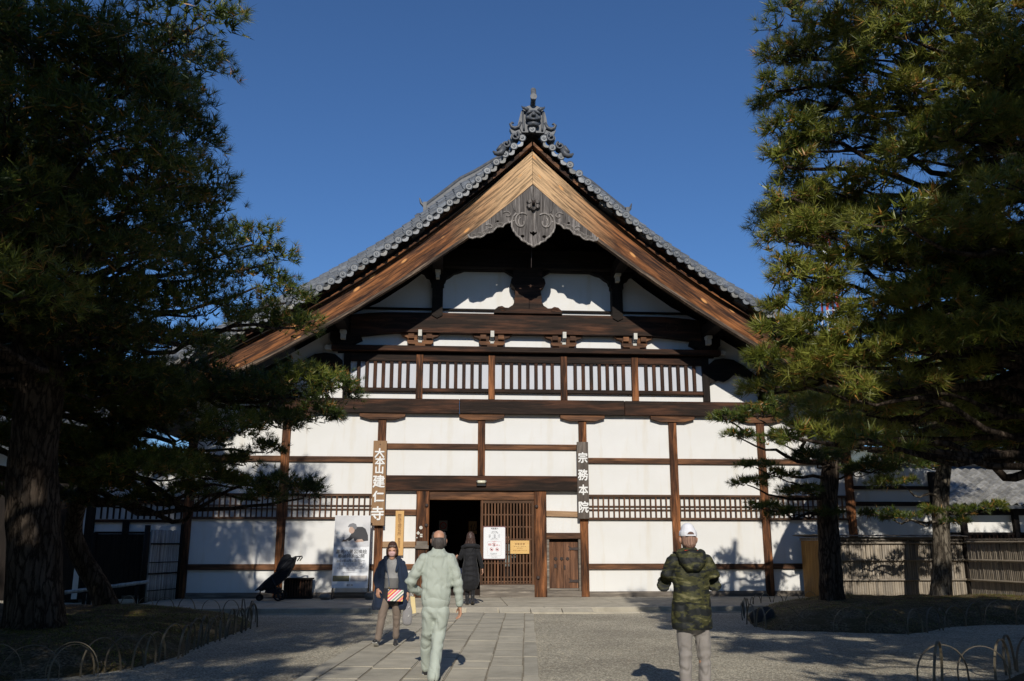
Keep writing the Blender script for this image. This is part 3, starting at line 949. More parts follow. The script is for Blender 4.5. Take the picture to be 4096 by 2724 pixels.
for s in (-1, 1):
    for row, y in enumerate((-1.52, -1.27, -1.02, -.77, -.5, -.22, .08, .4, .75)):
        xs = [.35 + random.uniform(0, .1)]
        while xs[-1] < 9.4:
            x = xs[-1]; sl = (zc(x + .05) - zc(x)) / .05
            xs.append(x + .30 / math.sqrt(1 + sl * sl))
        for a, b in zip(xs[:-1], xs[1:]):
            pa, ta, na = roof_pt(a, y, .0); pb, tb, nb = roof_pt(b + .03, y, .0)
            slope = 1.0 if y > -.6 else .75
            tilt = Vector((0, -.55 * slope, 0))
            na = (na + tilt).normalized(); nb = (nb + tilt).normalized()
            fl = lambda w: Vector((s * w.x, w.y, w.z))
            j = random.uniform(-.006, .006)
            mb = rest if (row >= 3 or a > 7.4) else MB()
            half_tube(mb, fl(pa) + fl(na) * (.01 + j), fl(pb) + fl(nb) * (.035 + j), fl(na), fl(nb), .075, .088)
            if mb is not rest:
                me = pydata('roof_tile', mb.v, mb.f)
                bm = bmesh.new(); bm.from_mesh(me); bmesh.ops.recalc_face_normals(bm, faces=bm.faces); bm.to_mesh(me); bm.free()
                link('roof_tile', me, M['tile'], hall, smooth=False)
tag(rest.build('roof_tiles', M['tile'], hall), kind='stuff')

# main ridge and the two descending ridges
rd = MB()
for k in range(5):
    rd.box(-.2 + .012 * k, .2 - .012 * k, -1.7, 7.5, 12.5 + k * .12, 12.5 + k * .12 + .1)
rd.tube([(0, -1.7, 13.16), (0, 7.5, 13.16)], .1, 10)
rd.build('main_ridge', M['tile'], hall)
def desc(s):
    xs = np.linspace(.7, 2.95, 12)
    base = [Vector((s * roof_pt(x, .1)[0].x, .1, roof_pt(x, .1)[0].z)) for x in xs]
    r = None
    mb = MB()
    for lvl, (hw, hh) in enumerate(((.16, .08), (.15, .16), (.14, .24), (.13, .32))):
        v = []
        for p in base:
            for dy in (-hw, hw):
                v += [(p.x, p.y + dy, p.z + hh - .075), (p.x, p.y + dy, p.z + hh)]
        f = []
        for i in range(len(base) - 1):
            a, b = i * 4, i * 4 + 4
            f += [(a, b, b + 1, a + 1), (a + 2, a + 3, b + 3, b + 2), (a + 1, b + 1, b + 3, a + 3), (a, a + 2, b + 2, b)]
        e = (len(base) - 1) * 4
        f += [(0, 1, 3, 2), (e, e + 2, e + 3, e + 1)]
        mb.add(v, f)
    mb.tube([p + Vector((0, 0, .39)) for p in base], .085, 8)
    r = mb.build('descending_ridge', M['ornament'], hall)
    tip = base[-1] + Vector((s * .03, 0, 0))
    o = MB()
    o.box(tip.x - .05, tip.x + .05, -.12, .32, tip.z - .05, tip.z + .42)
    o.tube([(tip.x, .1, tip.z + .35), (tip.x + s * .12, .1, tip.z + .46), (tip.x + s * .17, .1, tip.z + .62)], [.07, .045, .015], 7)
    o.tube([(tip.x - s * .1, -.15, tip.z + .02), (tip.x + s * .22, -.15, tip.z - .06)], .09, 10)
    o.tube([(tip.x - s * .1, .12, tip.z - .06), (tip.x + s * .3, .12, tip.z - .14)], .09, 10)
    o.tube([(tip.x - s * .1, -.30, tip.z - .06), (tip.x + s * .26, -.30, tip.z - .16)], .09, 10)
    o.build('ridge_end_tile', M['ornament'], r)
for s in (-1, 1): desc(s)

# ridge-end ornament
orn = prism('ridge_ornament', [(-.31, 12.50), (-.42, 12.74), (-.37, 12.95), (-.33, 13.12), (-.24, 13.25), (-.1, 13.31), (.1, 13.31), (.24, 13.25), (.33, 13.12), (.37, 12.95), (.40, 12.74), (.31, 12.50)], -2.08, -1.72, M['ornament'], hall)
def blob(name, c, r, mat, parent, seg=10, rings=7, rot=None):
    bm = bmesh.new()
    bmesh.ops.create_uvsphere(bm, u_segments=seg, v_segments=rings, radius=1)
    bmesh.ops.scale(bm, vec=r, verts=bm.verts)
    if rot: bmesh.ops.rotate(bm, cent=(0, 0, 0), matrix=rot, verts=bm.verts)
    me = bpy.data.meshes.new(name); bm.to_mesh(me); bm.free()
    return link(name, me, mat, parent, c, True)
face = MB()
fb = blob('beast_face', (0, -2.12, 12.95), (.22, .14, .20), M['ornament'], orn, 14, 10)
for s in (-1, 1):
    blob('brow', (s * .11, -2.24, 13.02), (.10, .06, .045), M['ornament'], orn, rot=Matrix.Rotation(s * .5, 3, 'Y'))
    blob('cheek', (s * .15, -2.2, 12.87), (.07, .07, .06), M['ornament'], orn)
    MB().tube([(s * .14, -2.18, 13.10), (s * .22, -2.2, 13.16), (s * .29, -2.17, 13.19), (s * .325, -2.14, 13.26)], [.06, .05, .032, .006], 8).build('horn', M['ornament'], orn, True)
    MB().tube([(s * (.26 + .02 * math.cos(t * 2)), -2.1, 13.1 - .55 * t) for t in np.linspace(0, 1, 8)], .03, 6).build('mane', M['ornament'], orn, True)
    # beaded fin curling out at the foot
    pts = [(s * .33, -2.06, 12.80), (s * .40, -2.06, 12.66), (s * .50, -2.06, 12.62), (s * .59, -2.06, 12.66), (s * .62, -2.06, 12.74), (s * .57, -2.06, 12.79), (s * .53, -2.06, 12.76)]
    MB().tube(pts, [.05, .055, .055, .05, .045, .035, .02], 8).build('curled_fin', M['ornament'], orn, True)
    prism('fin_plate', [(s * x, z) for x, z in [(.28, 12.48), (.58, 12.48), (.64, 12.62), (.5, 12.6), (.38, 12.68), (.3, 12.85)]], -2.04, -1.85, M['ornament'], orn)
    # cloud scrolls running down the verge
    for cx, cz, rr in ((.50, 12.36, .13), (.74, 12.12, .12)):
        pts = [(s * (cx + rr * (1 - t / 9) * math.cos(t + 2)), -2.12, cz + rr * (1 - t / 9) * math.sin(t + 2)) for t in np.linspace(0, 7.5, 22)]
        MB().tube(pts, .032, 6).build('cloud_scroll', M['ornament'], orn, True)
        MB().tube([(s * cx, -2.06, cz), (s * cx, -1.85, cz)], rr * .95, 12).build('scroll_back', M['ornament'], orn)
    pts = [(s * .80, -2.1, 12.02), (s * .88, -2.1, 11.86), (s * .96, -2.1, 11.83), (s * 1.04, -2.1, 11.84), (s * 1.10, -2.1, 11.9)]
    MB().tube(pts, [.08, .09, .075, .06, .025], 7).build('cloud_scroll', M['ornament'], orn, True)
    pts = [(s * .84, -2.1, 12.1), (s * .93, -2.1, 11.98), (s * 1.0, -2.1, 11.93)]
    MB().tube(pts, [.06, .06, .03], 6).build('cloud_scroll', M['ornament'], orn, True)
MB().tube([(-.12, -2.26, 12.83), (0, -2.28, 12.80), (.12, -2.26, 12.83)], .035, 6).build('jaw', M['ornament'], orn, True)
blob('snout', (0, -2.28, 12.93), (.07, .07, .05), M['ornament'], orn)
MB().tube([(-.14, -2.16, 12.68), (0, -2.2, 12.72), (.14, -2.16, 12.68)], .07, 8).build('collar_roll', M['ornament'], orn, True)
MB().tube([(0, -1.75, 13.2), (0, -1.95, 13.3), (0, -2.15, 13.42), (0, -2.3, 13.45)], [.09, .075, .07, .085], 12).build('finial_tube', M['ornament'], orn, True)
fm_ = CAP.copy(); fm_.materials.clear(); fm_.materials.append(M['ornament'])
c = link('finial_cap', fm_, None, orn, (0, -2.31, 13.47)); c.scale = (.9, .12, .9)
link('verge_cap_tile', CAP, None, hall, (-.03, -2.16, 12.56))

# gable pendant (gegyo)
def scroll(cx, cz, r, turns, th, s=1, a0=0.0, y=-2.02):
    pts = [(cx + s * r * (1 - t / (turns * 6.6)) * math.cos(a0 + t), y, cz + r * (1 - t / (turns * 6.6)) * math.sin(a0 + t)) for t in np.linspace(0, turns * 6.283, int(20 * turns))]
    return pts, th
def ell(cx, cz, rx, rz, n=8, a=0):
    return [(cx + rx * math.cos(t + a), cz + rz * math.sin(t + a)) for t in np.linspace(0, 2 * math.pi, n, endpoint=False)]
hf = [(.0, 10.99), (.30, 10.73), (.60, 10.46), (.52, 10.27), (.44, 10.19), (.40, 10.14), (.47, 10.15), (.545, 10.07), (.58, 9.93), (.575, 9.78), (.53, 9.65), (.49, 9.62), (.46, 9.55), (.40, 9.50), (.36, 9.48), (.32, 9.41), (.25, 9.37), (.20, 9.36), (.15, 9.30), (.08, 9.285), (0, 9.22)]
outl = hf + [(-x, z) for x, z in hf[-2:0:-1]]
holes = [[(0, 9.68), (.035, 9.63), (.10, 9.66), (.09, 9.60), (.03, 9.56), (0, 9.52), (-.03, 9.56), (-.09, 9.60), (-.10, 9.66), (-.035, 9.63)],
         ell(.29, 9.52, .055, .045, 7), ell(-.29, 9.52, .055, .045, 7)]
geg = prism('gable_pendant', outl, -1.99, -1.90, M['grey_wood'], hall, holes)
for s in (-1, 1):
    ring = [Vector((s * x, -1.995, z)) for x, z in hf[5:]]
    MB().tube(ring, .03, 6).build('carved_rim', M['grey_rim'], geg, True)
    pts = [(s * (.32 + r * math.cos(t)), -1.995, 9.93 + r * 1.2 * math.sin(t)) for t, r in [(2.3 - q * 5.6, .22 - .15 * q) for q in np.linspace(0, 1, 26)]]
    MB().tube(pts, .027, 6).build('carved_whorl', M['grey_rim'], geg, True)
    pts = [(s * (.30 + r * math.cos(t)), -1.995, 9.90 + r * 1.3 * math.sin(t)) for t, r in [(1.2 - q * 5.0, .12 - .09 * q) for q in np.linspace(0, 1, 20)]]
    MB().tube(pts, .021, 6).build('carved_whorl', M['grey_rim'], geg, True)
    # side wing, cloud-shaped
    W_ = [(.45, 10.58), (.60, 10.47), (.85, 10.26), (1.1, 10.05), (1.35, 9.86), (1.58, 9.68), (1.75, 9.53), (1.72, 9.455), (1.63, 9.43), (1.52, 9.47), (1.42, 9.46), (1.34, 9.50), (1.26, 9.58), (1.17, 9.60), (1.09, 9.62), (1.04, 9.70), (.98, 9.76), (.90, 9.775), (.82, 9.77), (.77, 9.85), (.70, 9.89), (.64, 9.90), (.58, 9.93), (.48, 9.96), (.36, 10.05), (.34, 10.25)]
    wg = prism('pendant_wing', [(s * x, z) for x, z in W_], -1.975, -1.90, M['grey_wood'], geg, [[(s * x, z) for x, z in ell(.96, 9.93, .04, .032, 6)]])
    MB().tube([Vector((s * x, -1.98, z)) for x, z in W_[6:24]], .026, 6).build('carved_rim', M['grey_rim'], wg, True)
    for cx, cz, rr in ((.70, 10.12, .13), (1.18, 9.76, .11)):
        pts = [(s * (cx + rr * (1 - t / 7) * math.cos(t + .5)), -1.98, cz + .8 * rr * (1 - t / 7) * math.sin(t + .5)) for t in np.linspace(0, 5, 16)]
        MB().tube(pts, .019, 6).build('carved_whorl', M['grey_rim'], wg, True)
    for dz in (0, .035, .07):
        pts = [(s * x, -1.98, z + dz) for x, z in [(1.62, 9.47), (1.5, 9.50), (1.4, 9.52), (1.3, 9.6), (1.2, 9.64)]]
        MB().tube(pts, .012, 5).build('carved_line', M['grey_rim'], wg, True)
        pts = [(s * x, -1.98, z + dz) for x, z in [(.80, 9.83), (.90, 9.81), (1.0, 9.80), (1.06, 9.73)]]
        MB().tube(pts, .012, 5).build('carved_line', M['grey_rim'], wg, True)
MB().tube([(0, -2.0, 10.88), (0, -2.0, 9.7)], .006, 5).build('pendant_seam', M['dark_z'], geg)
hexa = MB()
hexa.tube([(0, -1.99, 10.42), (0, -2.06, 10.42)], .15, 6)
for k in range(6):
    a = k * math.pi / 3 + .52
    hexa.tube([(math.cos(a) * .13, -2.0, 10.42 + math.sin(a) * .13), (math.cos(a) * .13, -2.09, 10.42 + math.sin(a) * .13)], [.075, .055], 7)
fl = hexa.build('hexagonal_flower_boss', M['grey_wood'], geg)
MB().tube([(0, -2.05, 10.42), (0, -2.2, 10.42), (0, -2.22, 10.42)], [.05, .035, .01], 8).build('boss_peg', M['iron'], fl)

# ---- side wings of the hall, lower and set back
for s in (-1, 1):
    xa, xb = (9.13, 11.9)
    def wbox(name, x0, x1, y0, y1, z0, z1, mat, **k):
        return box(name, min(s * x0, s * x1), max(s * x0, s * x1), y0, y1, z0, z1, mat, hall, **k)
    wbox('plaster_panel', xa, xb, .30, .42, .1, 3.6, M['plaster'], bev=0)
    wbox('post', 11.5, 11.72, .2, .45, .1, 3.5, M['dark_z'])
    wbox('rail', xa, 11.5, .24, .40, .82, .97, M['beam_x'])
    wbox('rail', xa, 11.5, .24, .40, 2.54, 2.66, M['beam_x'])
    wbox('rail', xa, 11.5, .24, .40, 2.05 if s < 0 else 3.0, 2.13 if s < 0 else 3.1, M['beam_x'])
    wbox('sill_board', xa, 11.5, .22, .40, .1, .25, M['grey_x'])
    if s < 0:
        for i in range(14):
            wbox('lattice_slat', 9.25 + i * .16, 9.29 + i * .16, .25, .29, 2.14, 2.535, M['dark_z'], bev=0)
        wbox('post', 10.6, 10.75, .2, .45, .1, 2.1, M['dark_z'])
# dark outbuilding face far left
box('outbuilding_wall', -16.5, -11.8, 1.5, 1.9, 0, 3.6, M['dark_z'], hall, 0)
box('outbuilding_wall', -12.1, -11.75, .4, 1.6, 0, 3.2, M['dark_z'], hall, 0)
# side aisle eaves of the roof close the sides; back wall keeps the sky out
box('side_wall', -9.0, -8.85, .15, 7.2, 0, 5.0, M['plaster'], hall, 0)
box('side_wall', 8.85, 9.0, .15, 7.2, 0, 5.0, M['plaster'], hall, 0)

# ---- the dark entrance hall inside
room = MB()
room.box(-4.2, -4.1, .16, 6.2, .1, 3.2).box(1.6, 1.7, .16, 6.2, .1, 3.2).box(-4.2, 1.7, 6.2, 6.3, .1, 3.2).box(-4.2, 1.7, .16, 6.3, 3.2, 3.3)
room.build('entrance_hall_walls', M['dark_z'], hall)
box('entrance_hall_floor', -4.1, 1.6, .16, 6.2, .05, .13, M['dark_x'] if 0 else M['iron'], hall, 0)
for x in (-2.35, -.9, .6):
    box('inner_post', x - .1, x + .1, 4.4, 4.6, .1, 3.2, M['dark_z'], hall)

# ---- sliding lattice door, part of the hall
dr = box('sliding_door', -1.29, -1.22, -.07, -.02, .44, 2.65, M['lattice_z'], hall)
def dbox(name, x0, x1, y0, y1, z0, z1, mat, bev=.003):
    o = box(name, x0, x1, y0, y1, z0, z1, mat, dr, bev)
    o.location = Vector(o.location) - Vector(dr.location)
    return o
dbox('door_stile', .085, .155, -.07, -.02, .44, 2.65, M['lattice_z'])
dbox('door_top_rail', -1.22, .085, -.065, -.02, 2.57, 2.65, M['lattice_x'])
dbox('door_bottom_rail', -1.22, .085, -.065, -.02, .44, .475, M['lattice_x'])
for i in range(15):
    x = -1.22 + 1.305 * (i + .75) / 15.3
    dbox('door_slat', x - .021, x + .021, -.064, -.042, .476, 2.569, M['lattice_z'], 0)
for z in (2.265, 1.945, 1.62, 1.29, .995, .635, .52):
    dbox('door_crossbar', -1.219, .084, -.040, -.022, z - .018, z + .018, M['lattice_x'], 0)

# ---- small side door
Bx('door_lintel', .49, 1.41, 1.63, 1.79, M['rail_x'], -.10, .12)
for x0, x1 in ((.492, .56), (1.352, 1.409)):
    Bx('door_jamb', x0, x1, .28, 1.628, M['grey_x'], -.07, .08)
Bx('door_step', .492, 1.409, .122, .278, M['grey_x'], -.12, .1)
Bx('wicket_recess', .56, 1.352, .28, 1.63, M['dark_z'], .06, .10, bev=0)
px = [.565, .76, .94, 1.14, 1.347]
wk = Bx('wicket_door', px[0], px[1] - .004, .345, 1.545, M['door_z'], .01, .05, bev=.004)
for a, b in zip(px[1:-1], px[2:]):
    o = box('plank', a, b - .004, .01 + random.uniform(-.006, .006), .05, .345, 1.545, M['door_z'], wk, .004)
    o.location = Vector(o.location) - Vector(wk.location)
Bx('door_ledge', .56, 1.352, .28, .343, M['grey_x'], -.0, .06)
for i, x in enumerate((.74, .90, 1.06)):
    mb = MB(); mb.tube([(x, .01, 1.11), (x, -.012, 1.11)], [.048, .040], 8)
    for k in range(4):
        a = k * math.pi / 2
        mb.tube([(x + .03 * math.cos(a), -.005, 1.11 + .03 * math.sin(a)), (x + .03 * math.cos(a), -.022, 1.11 + .03 * math.sin(a))], .016, 6)
    o = mb.build('iron_stud', M['iron'], wk); o.location = -Vector(wk.location)
for z in (1.36, .52):
    o = prism('strap_hinge', [(1.345, z - .03), (1.345, z + .05), (1.18, z + .04), (1.08, z + .09), (1.12, z + .02), (1.08, z - .03), (1.18, z - .02)], -.008, .008, M['iron'], wk)
    o.location = -Vector(wk.location)
o = MB().box(.70, .76, -.01, .01, .87, .97).box(.96, 1.0, -.02, .01, .83, .94).build('lock_plate', M['iron'], wk); o.location = -Vector(wk.location)
# round and square badges on the left door post
for x, z, r, n in ((-2.88, 1.92, .045, 16), (-2.98, 1.66, .018, 10)):
    MB().tube([(x, -.131, z), (x, -.136, z)], r, n).build('badge', M['white_paint'], hall)
MB().add([(-2.95 - .05, -.134, 1.78), (-2.95, -.134, 1.73), (-2.95 + .05, -.134, 1.78), (-2.95, -.134, 1.83)], [(0, 1, 2, 3)]).build('badge', M['white_paint'], hall)
for z in (1.69, 1.74):
    box('badge', -2.90, -2.835, -.135, -.131, z - .018, z + .018, M['white_paint'], hall, 0)

# ------------------------------------------------------------------ signs and boards
sg = box('name_board', -4.205, -3.845, -.215, -.145, 1.97, 4.22, M['sign_l'], None, .008)
tag(sg, 'tall pale brown name board with six white brushed characters left of the entrance', 'sign')
def on(parent, o):
    o.location = Vector(o.location) - Vector(parent.location); o.parent = parent; return o
for ch, z, s_, w in (('大', 3.885, .27, 1.0), ('本', 3.665, .27, 1.0), ('山', 3.45, .25, 1.0), ('建', 3.13, .35, .95), ('仁', 2.73, .31, 1.0), ('寺', 2.29, .38, .92)):
    on(sg, text('character', ch, s_, (-4.025 + random.uniform(-.01, .01), -.222, z), M['letter_white'], None, .008, .009, w, R(random.uniform(-1, 1))))
MB().tube([(-4.025, -.216, 4.12), (-4.025, -.23, 4.12)], .012, 8).build('nail', M['iron'], None)
on(sg, bpy.data.objects['nail'])
sg = box('name_board', 1.335, 1.645, -.215, -.145, 2.155, 4.23, M['sign_r'], None, .008)
tag(sg, 'narrow grey weathered name board with four white characters right of the entrance', 'sign')
for ch, z, s_ in (('宗', 3.80, .30), ('務', 3.33, .31), ('本', 2.93, .29), ('院', 2.47, .32)):
    on(sg, text('character', ch, s_, (1.49, -.222, z), M['letter_white'], None, .008, .009, .9))
sg = box('hanging_sign', -3.56, -3.335, -.12, -.095, 1.20, 2.36, M['yellow'], None, .004)
tag(sg, 'slim fresh yellow wooden sign with brown vertical writing on the white wall', 'sign')
for i, ch in enumerate('数珠玉授与所'):
    on(sg, text('character', ch, .105, (-3.448, -.124, 2.235 - i * .095), M['ink_brown'], None, .002, .001))
for i, ch in enumerate('数珠授与'):
    on(sg, text('character', ch, .07, (-3.448, -.124, 1.62 - i * .065), M['ink_brown'], None, .002, 0))
on(sg, MB().tube([(-3.448, -.11, 2.36), (-3.448, -.08, 2.40)], .006, 6).build('hook', M['iron']))

# framed notice board on the lattice door
nb = box('notice_board', -1.22, -.61, -.115, -.075, 1.09, 1.965, plain('maroon_frame', (0.16, 0.075, 0.07), .6, .1), None, .005)
tag(nb, 'white visitor notice in a maroon frame hung on the lattice door', 'notice')
def rrect(x0, x1, z0, z1, r, n=5):
    out = []
    for cx, cz, a0 in ((x1 - r, z1 - r, 0), (x0 + r, z1 - r, 90), (x0 + r, z0 + r, 180), (x1 - r, z0 + r, 270)):
        for k in range(n):
            a = R(a0 + 90 * k / (n - 1)); out.append((cx + r * math.cos(a), cz + r * math.sin(a)))
    return out
on(nb, prism('notice_sheet', rrect(-1.205, -.63, 1.115, 1.935, .03), -.121, -.115, M['paper']))
def nt(body, size, x, z, mat=None, off=0.0, p=None, y=-.123):
    return on(p or nb, text('lettering', body, size, (x, y, z), mat or M['ink_grey'], None, .0008, off))
cx = -.917
nt('拝観案内', .05, cx, 1.90, M['ink'], .001)
nt('Visiting Guide', .022, cx, 1.867)
nt('開 門 時 間', .03, cx, 1.812, M['ink'])
nt('Gate close at  午後', .026, cx, 1.782, M['ink'])
for i, (a, b) in enumerate((('一般', '600円'), ('中高生', '300円'), ('小学生', '200円'), ('団体', '500円'))):
    nt(a, .024, cx - .13, 1.735 - i * .024); nt('〃　拝観料', .022, cx - .01, 1.735 - i * .024); nt(b, .024, cx + .12, 1.735 - i * .024)
nt('お茶席 別料金', .026, cx, 1.64); nt('Please enter quietly', .027, cx, 1.605)
fr = rrect(-1.10, -.735, 1.185, 1.56, .025); fi = rrect(-1.096, -.739, 1.189, 1.556, .022)
on(nb, prism('rule_frame', fr, -.123, -.121, plain('pink_rule', (0.5, 0.32, 0.32), .6, .02, bmp=0), None, [fi]))
nt('prohibition', .03, cx, 1.56, M['ink_red'])
for x, z, r in ((cx - .01, 1.48, .05), (cx - .075, 1.355, .046), (cx + .075, 1.355, .046)):
    on(nb, prism('prohibition_ring', ell(x, z, r, r, 20), -.1245, -.1225, M['ink_red'], None, [ell(x, z, r * .87, r * .87, 20)]))
    c_, s_ = math.cos(-.785), math.sin(-.785)
    on(nb, prism('prohibition_bar', [(x + c_ * u - s_ * w, z + s_ * u + c_ * w) for u, w in ((-r, -.004), (r, -.004), (r, .004), (-r, .004))], -.126, -.1245, M['ink_red']))
    on(nb, prism('pictogram', rrect(x - r * .5, x + r * .5, z - r * .45, z + r * .3, .008, 3) if z < 1.4 else [(x - .012, z - .03), (x + .018, z - .03), (x + .02, z + .0), (x + .012, z + .03), (x - .004, z + .034), (x - .004, z), (x - .022, z - .01)], -.1235, -.1222, M['ink']))
nt('禁 止', .045, cx + .10, 1.465, M['ink_red'], .001)
nt('喫煙 飲食\n撮影 動画\n三脚使用', .02, cx - .12, 1.48, M['ink_red'])
nt('境内での喫煙、飲食\nはご遠慮ください\nPlease do not touch', .02, cx - .02, 1.235)
nt('大本山 建仁寺', .026, cx, 1.155)

# opening hours board
hb = box('hours_board', -.49, .02, -.105, -.075, 1.24, 1.585, M['yellow_x'], None, .004)
tag(hb, 'small honey yellow wooden opening hours board right of the white notice', 'sign')
nt('拝 観 時 間', .055, -.235, 1.495, M['ink_brown'], .001, hb, -.108)
nt('AM 10 : 00 － PM 4 : 30', .033, -.235, 1.433, M['ink_brown'], .0005, hb, -.108)
nt('O P E N', .042, -.235, 1.385, M['ink_brown'], .0005, hb, -.108)
nt('GATES CLOSE AT PM 5 : 00', .031, -.235, 1.325, M['ink_brown'], .0005, hb, -.108)

# notices inside the entrance
for lab, x0, x1, z0, z1, col, t in (('pale no smoking notice hanging in the dark entrance', -2.46, -2.19, 1.90, 2.22, (0.35, 0.34, 0.32), 1), ('brown paper poster in the dark entrance behind the woman in black', -1.52, -1.26, 1.80, 2.20, (0.4, 0.25, 0.12), 0)):
    q = tag(box('indoor_notice', x0, x1, 4.30, 4.33, z0, z1, plain('indoor_paper', col, .8, .1), None, 0), lab, 'notice')
    xm, zm = (x0 + x1) / 2, (z0 + z1) / 2
    if t:
        on(q, prism('prohibition_ring', ell(xm, zm, .11, .11, 20), 4.292, 4.299, M['ink_red'], None, [ell(xm, zm, .085, .085, 20)]))
        on(q, prism('prohibition_bar', [(xm - .08, zm + .07), (xm - .07, zm + .08), (xm + .08, zm - .07), (xm + .07, zm - .08)], 4.290, 4.292, M['ink_red']))
    else:
        on(q, text('character', '仏', .25, (xm + .03, 4.296, zm), M['ink'], None, .001))
# low white cabinet seen through the doorway
cb = tag(box('side_cabinet', -2.55, -2.15, .9, 1.3, .13, .95, M['dark_z'], None), 'low dark cabinet just inside the entrance with a white card', 'cabinet')
on(cb, box('card', -2.35, -2.18, .885, .897, .98, 1.12, M['paper'], None, 0)); on(cb, box('card_frame', -2.18, -2.15, .885, .90, .95, 1.14, M['yellow'], None, 0))

# wall lamp on the lintel
lp = tag(box('wall_lamp', -1.41, -1.15, -.235, -.162, 3.02, 3.17, M['metal_dark'], None, .01), 'small black wall lamp with a cream tube on the lintel', 'lamp')
on(lp, MB().tube([(-1.385, -.26, 3.125), (-1.175, -.26, 3.125)], .042, 14).build('lamp_tube', plain('cream_glass', (0.75, 0.72, 0.55), .3, .02, bmp=0, spec=.5), None, True))
for x in (-1.40, -1.16):
    on(lp, MB().tube([(x - .012, -.26, 3.125), (x + .012, -.26, 3.125)], .05, 14).build('lamp_cap', M['metal_dark']))

# letter box on the left door post
mbx = tag(empty('letter_box', (-2.84, -.25, .82)), 'reddish wooden letter box with a grey lid on the left door post', 'letter box')
on(mbx, box('box_body', -2.985, -2.695, -.36, -.133, .82, 1.36, M['post_z'], None, .008))
on(mbx, box('box_panel', -2.93, -2.75, -.366, -.361, .90, 1.22, M['post_z'], None, .003))
o = on(mbx, box('box_lid', -3.02, -2.66, -.42, -.132, 1.40, 1.43, M['grey_x'], None, .004)); o.rotation_euler = (R(12), 0, 0)
on(mbx, box('box_rim', -3.0, -2.68, -.39, -.133, 1.362, 1.39, M['grey_x'], None, .004))
on(mbx, box('box_back', -2.99, -2.69, -.20, -.133, 1.44, 1.57, M['grey_x'], None, .004))

# ---- poster stand
ps = tag(empty('poster_stand', (-4.65, -.62, .12)), 'tall white exhibition poster on a black stand beside the left name board', 'poster')
LEAN = R(-4)
def pst(o):
    on(ps, o); return o
frame = MB()
for x in (-5.08, -4.19):
    frame.tube([(x, -.66, .12), (x, -.60, .45), (x, -.50, 2.2)], .02, 6)
    frame.tube([(x, -.66, .135), (x, -.2, .135)], .018, 6)
    frame.tube([(x, -.25, .13), (x, -.50, 1.5)], .015, 6)
frame.tube([(-5.08, -.60, .42), (-4.19, -.60, .42)], .016, 6)
pst(frame.build('stand_frame', M['metal_dark']))
def pz(z): return -.665 + (z - .4) * .07
def pflat(name, outline, mat, dy=0.0, th=.002):
    o = prism(name, outline, 0, th, mat)
    me = o.data
    for v in me.vertices:
        v.co.y += pz(v.co.z) - dy
    return pst(o)
pflat('poster_board', [(-5.10, .40), (-4.18, .40), (-4.18, 2.22), (-5.10, 2.22)], M['paper'], -.002, .02)
def gradmat():
    m, nt_, b, o = new_mat('printed_photo')
    v = coords(nt_, (1, 1, 1), rand=False)
    n = N(nt_, 'ShaderNodeTexNoise', Scale=2.2, Detail=4, Roughness=.5)
    nt_.links.new(v, n.inputs['Vector'])
    c = ramp(nt_, n.outputs['Fac'], [(.3, (.42, .42, .43)), (.6, (.66, .65, .64))])
    nt_.links.new(c, b.inputs['Base Color']); b.inputs['Roughness'].default_value = .5
    return m
pflat('printed_photo', [(-5.095, 1.43), (-4.185, 1.43), (-4.185, 2.215), (-5.095, 2.215)], gradmat(), .002)
def flatc(name, col): return plain(name, col, .6, .08, 6, 0)
SK = flatc('printed_skin', (.52, .36, .28))
pflat('printed_table', [(-5.095, 1.43), (-4.185, 1.43), (-4.185, 1.56), (-4.7, 1.53), (-5.095, 1.56)], flatc('printed_tablecloth', (.62, .62, .63)), .0035)
pflat('printed_jacket', [(-4.82, 1.60), (-4.70, 1.57), (-4.60, 1.64), (-4.58, 1.58), (-4.47, 1.55), (-4.22, 1.58), (-4.23, 1.72), (-4.30, 1.88), (-4.38, 1.93), (-4.52, 1.93), (-4.60, 1.86), (-4.66, 1.76), (-4.72, 1.66)], flatc('printed_dark_cloth', (.05, .05, .055)), .005)
pflat('printed_hand', [(-4.58, 1.55), (-4.50, 1.61), (-4.38, 1.62), (-4.33, 1.56), (-4.5, 1.535)], SK, .0065)
pflat('printed_hand', [(-4.9, 1.56), (-4.85, 1.61), (-4.78, 1.60), (-4.76, 1.56)], flatc('printed_hand_shade', (.12, .09, .08)), .0065)
pflat('printed_face', ell(-4.655, 1.85, .075, .09, 14), SK, .0065)
pflat('printed_hair', [(-4.76, 1.93), (-4.72, 2.0), (-4.63, 2.03), (-4.55, 2.0), (-4.52, 1.92), (-4.55, 1.86), (-4.60, 1.88), (-4.64, 1.93), (-4.72, 1.93)], flatc('printed_hair', (.2, .2, .21)), .008)
pflat('printed_brush', [(-4.862, 1.60), (-4.856, 1.60), (-4.845, 1.74), (-4.85, 1.74)], M['ink'], .008)
for i, ch in enumerate('美の世界'):
    z = 1.77 - i * .095
    pst(text('lettering', ch, .10, (-5.0, pz(z) - .006, z), flatc('printed_pale_blue', (.45, .52, .6)) if i == 0 else bpy.data.materials['printed_pale_blue'], None, .001))
def pt(body, size, x, z, mat, off=0.0):
    o = text('lettering', body, size, (x, pz(z) - .005, z), mat, None, .0008, off)
    o.rotation_euler = (R(90) - math.atan(.07), 0, 0)
    pst(o)
pt('瀟湘八景図襖絵', .115, -4.64, 1.305, M['ink'], .001)
pt('奉納特別公開', .115, -4.64, 1.195, M['ink'], .001)
pt('2021年6月6日(日)～', .085, -4.64, 1.07, M['ink'], .0008)
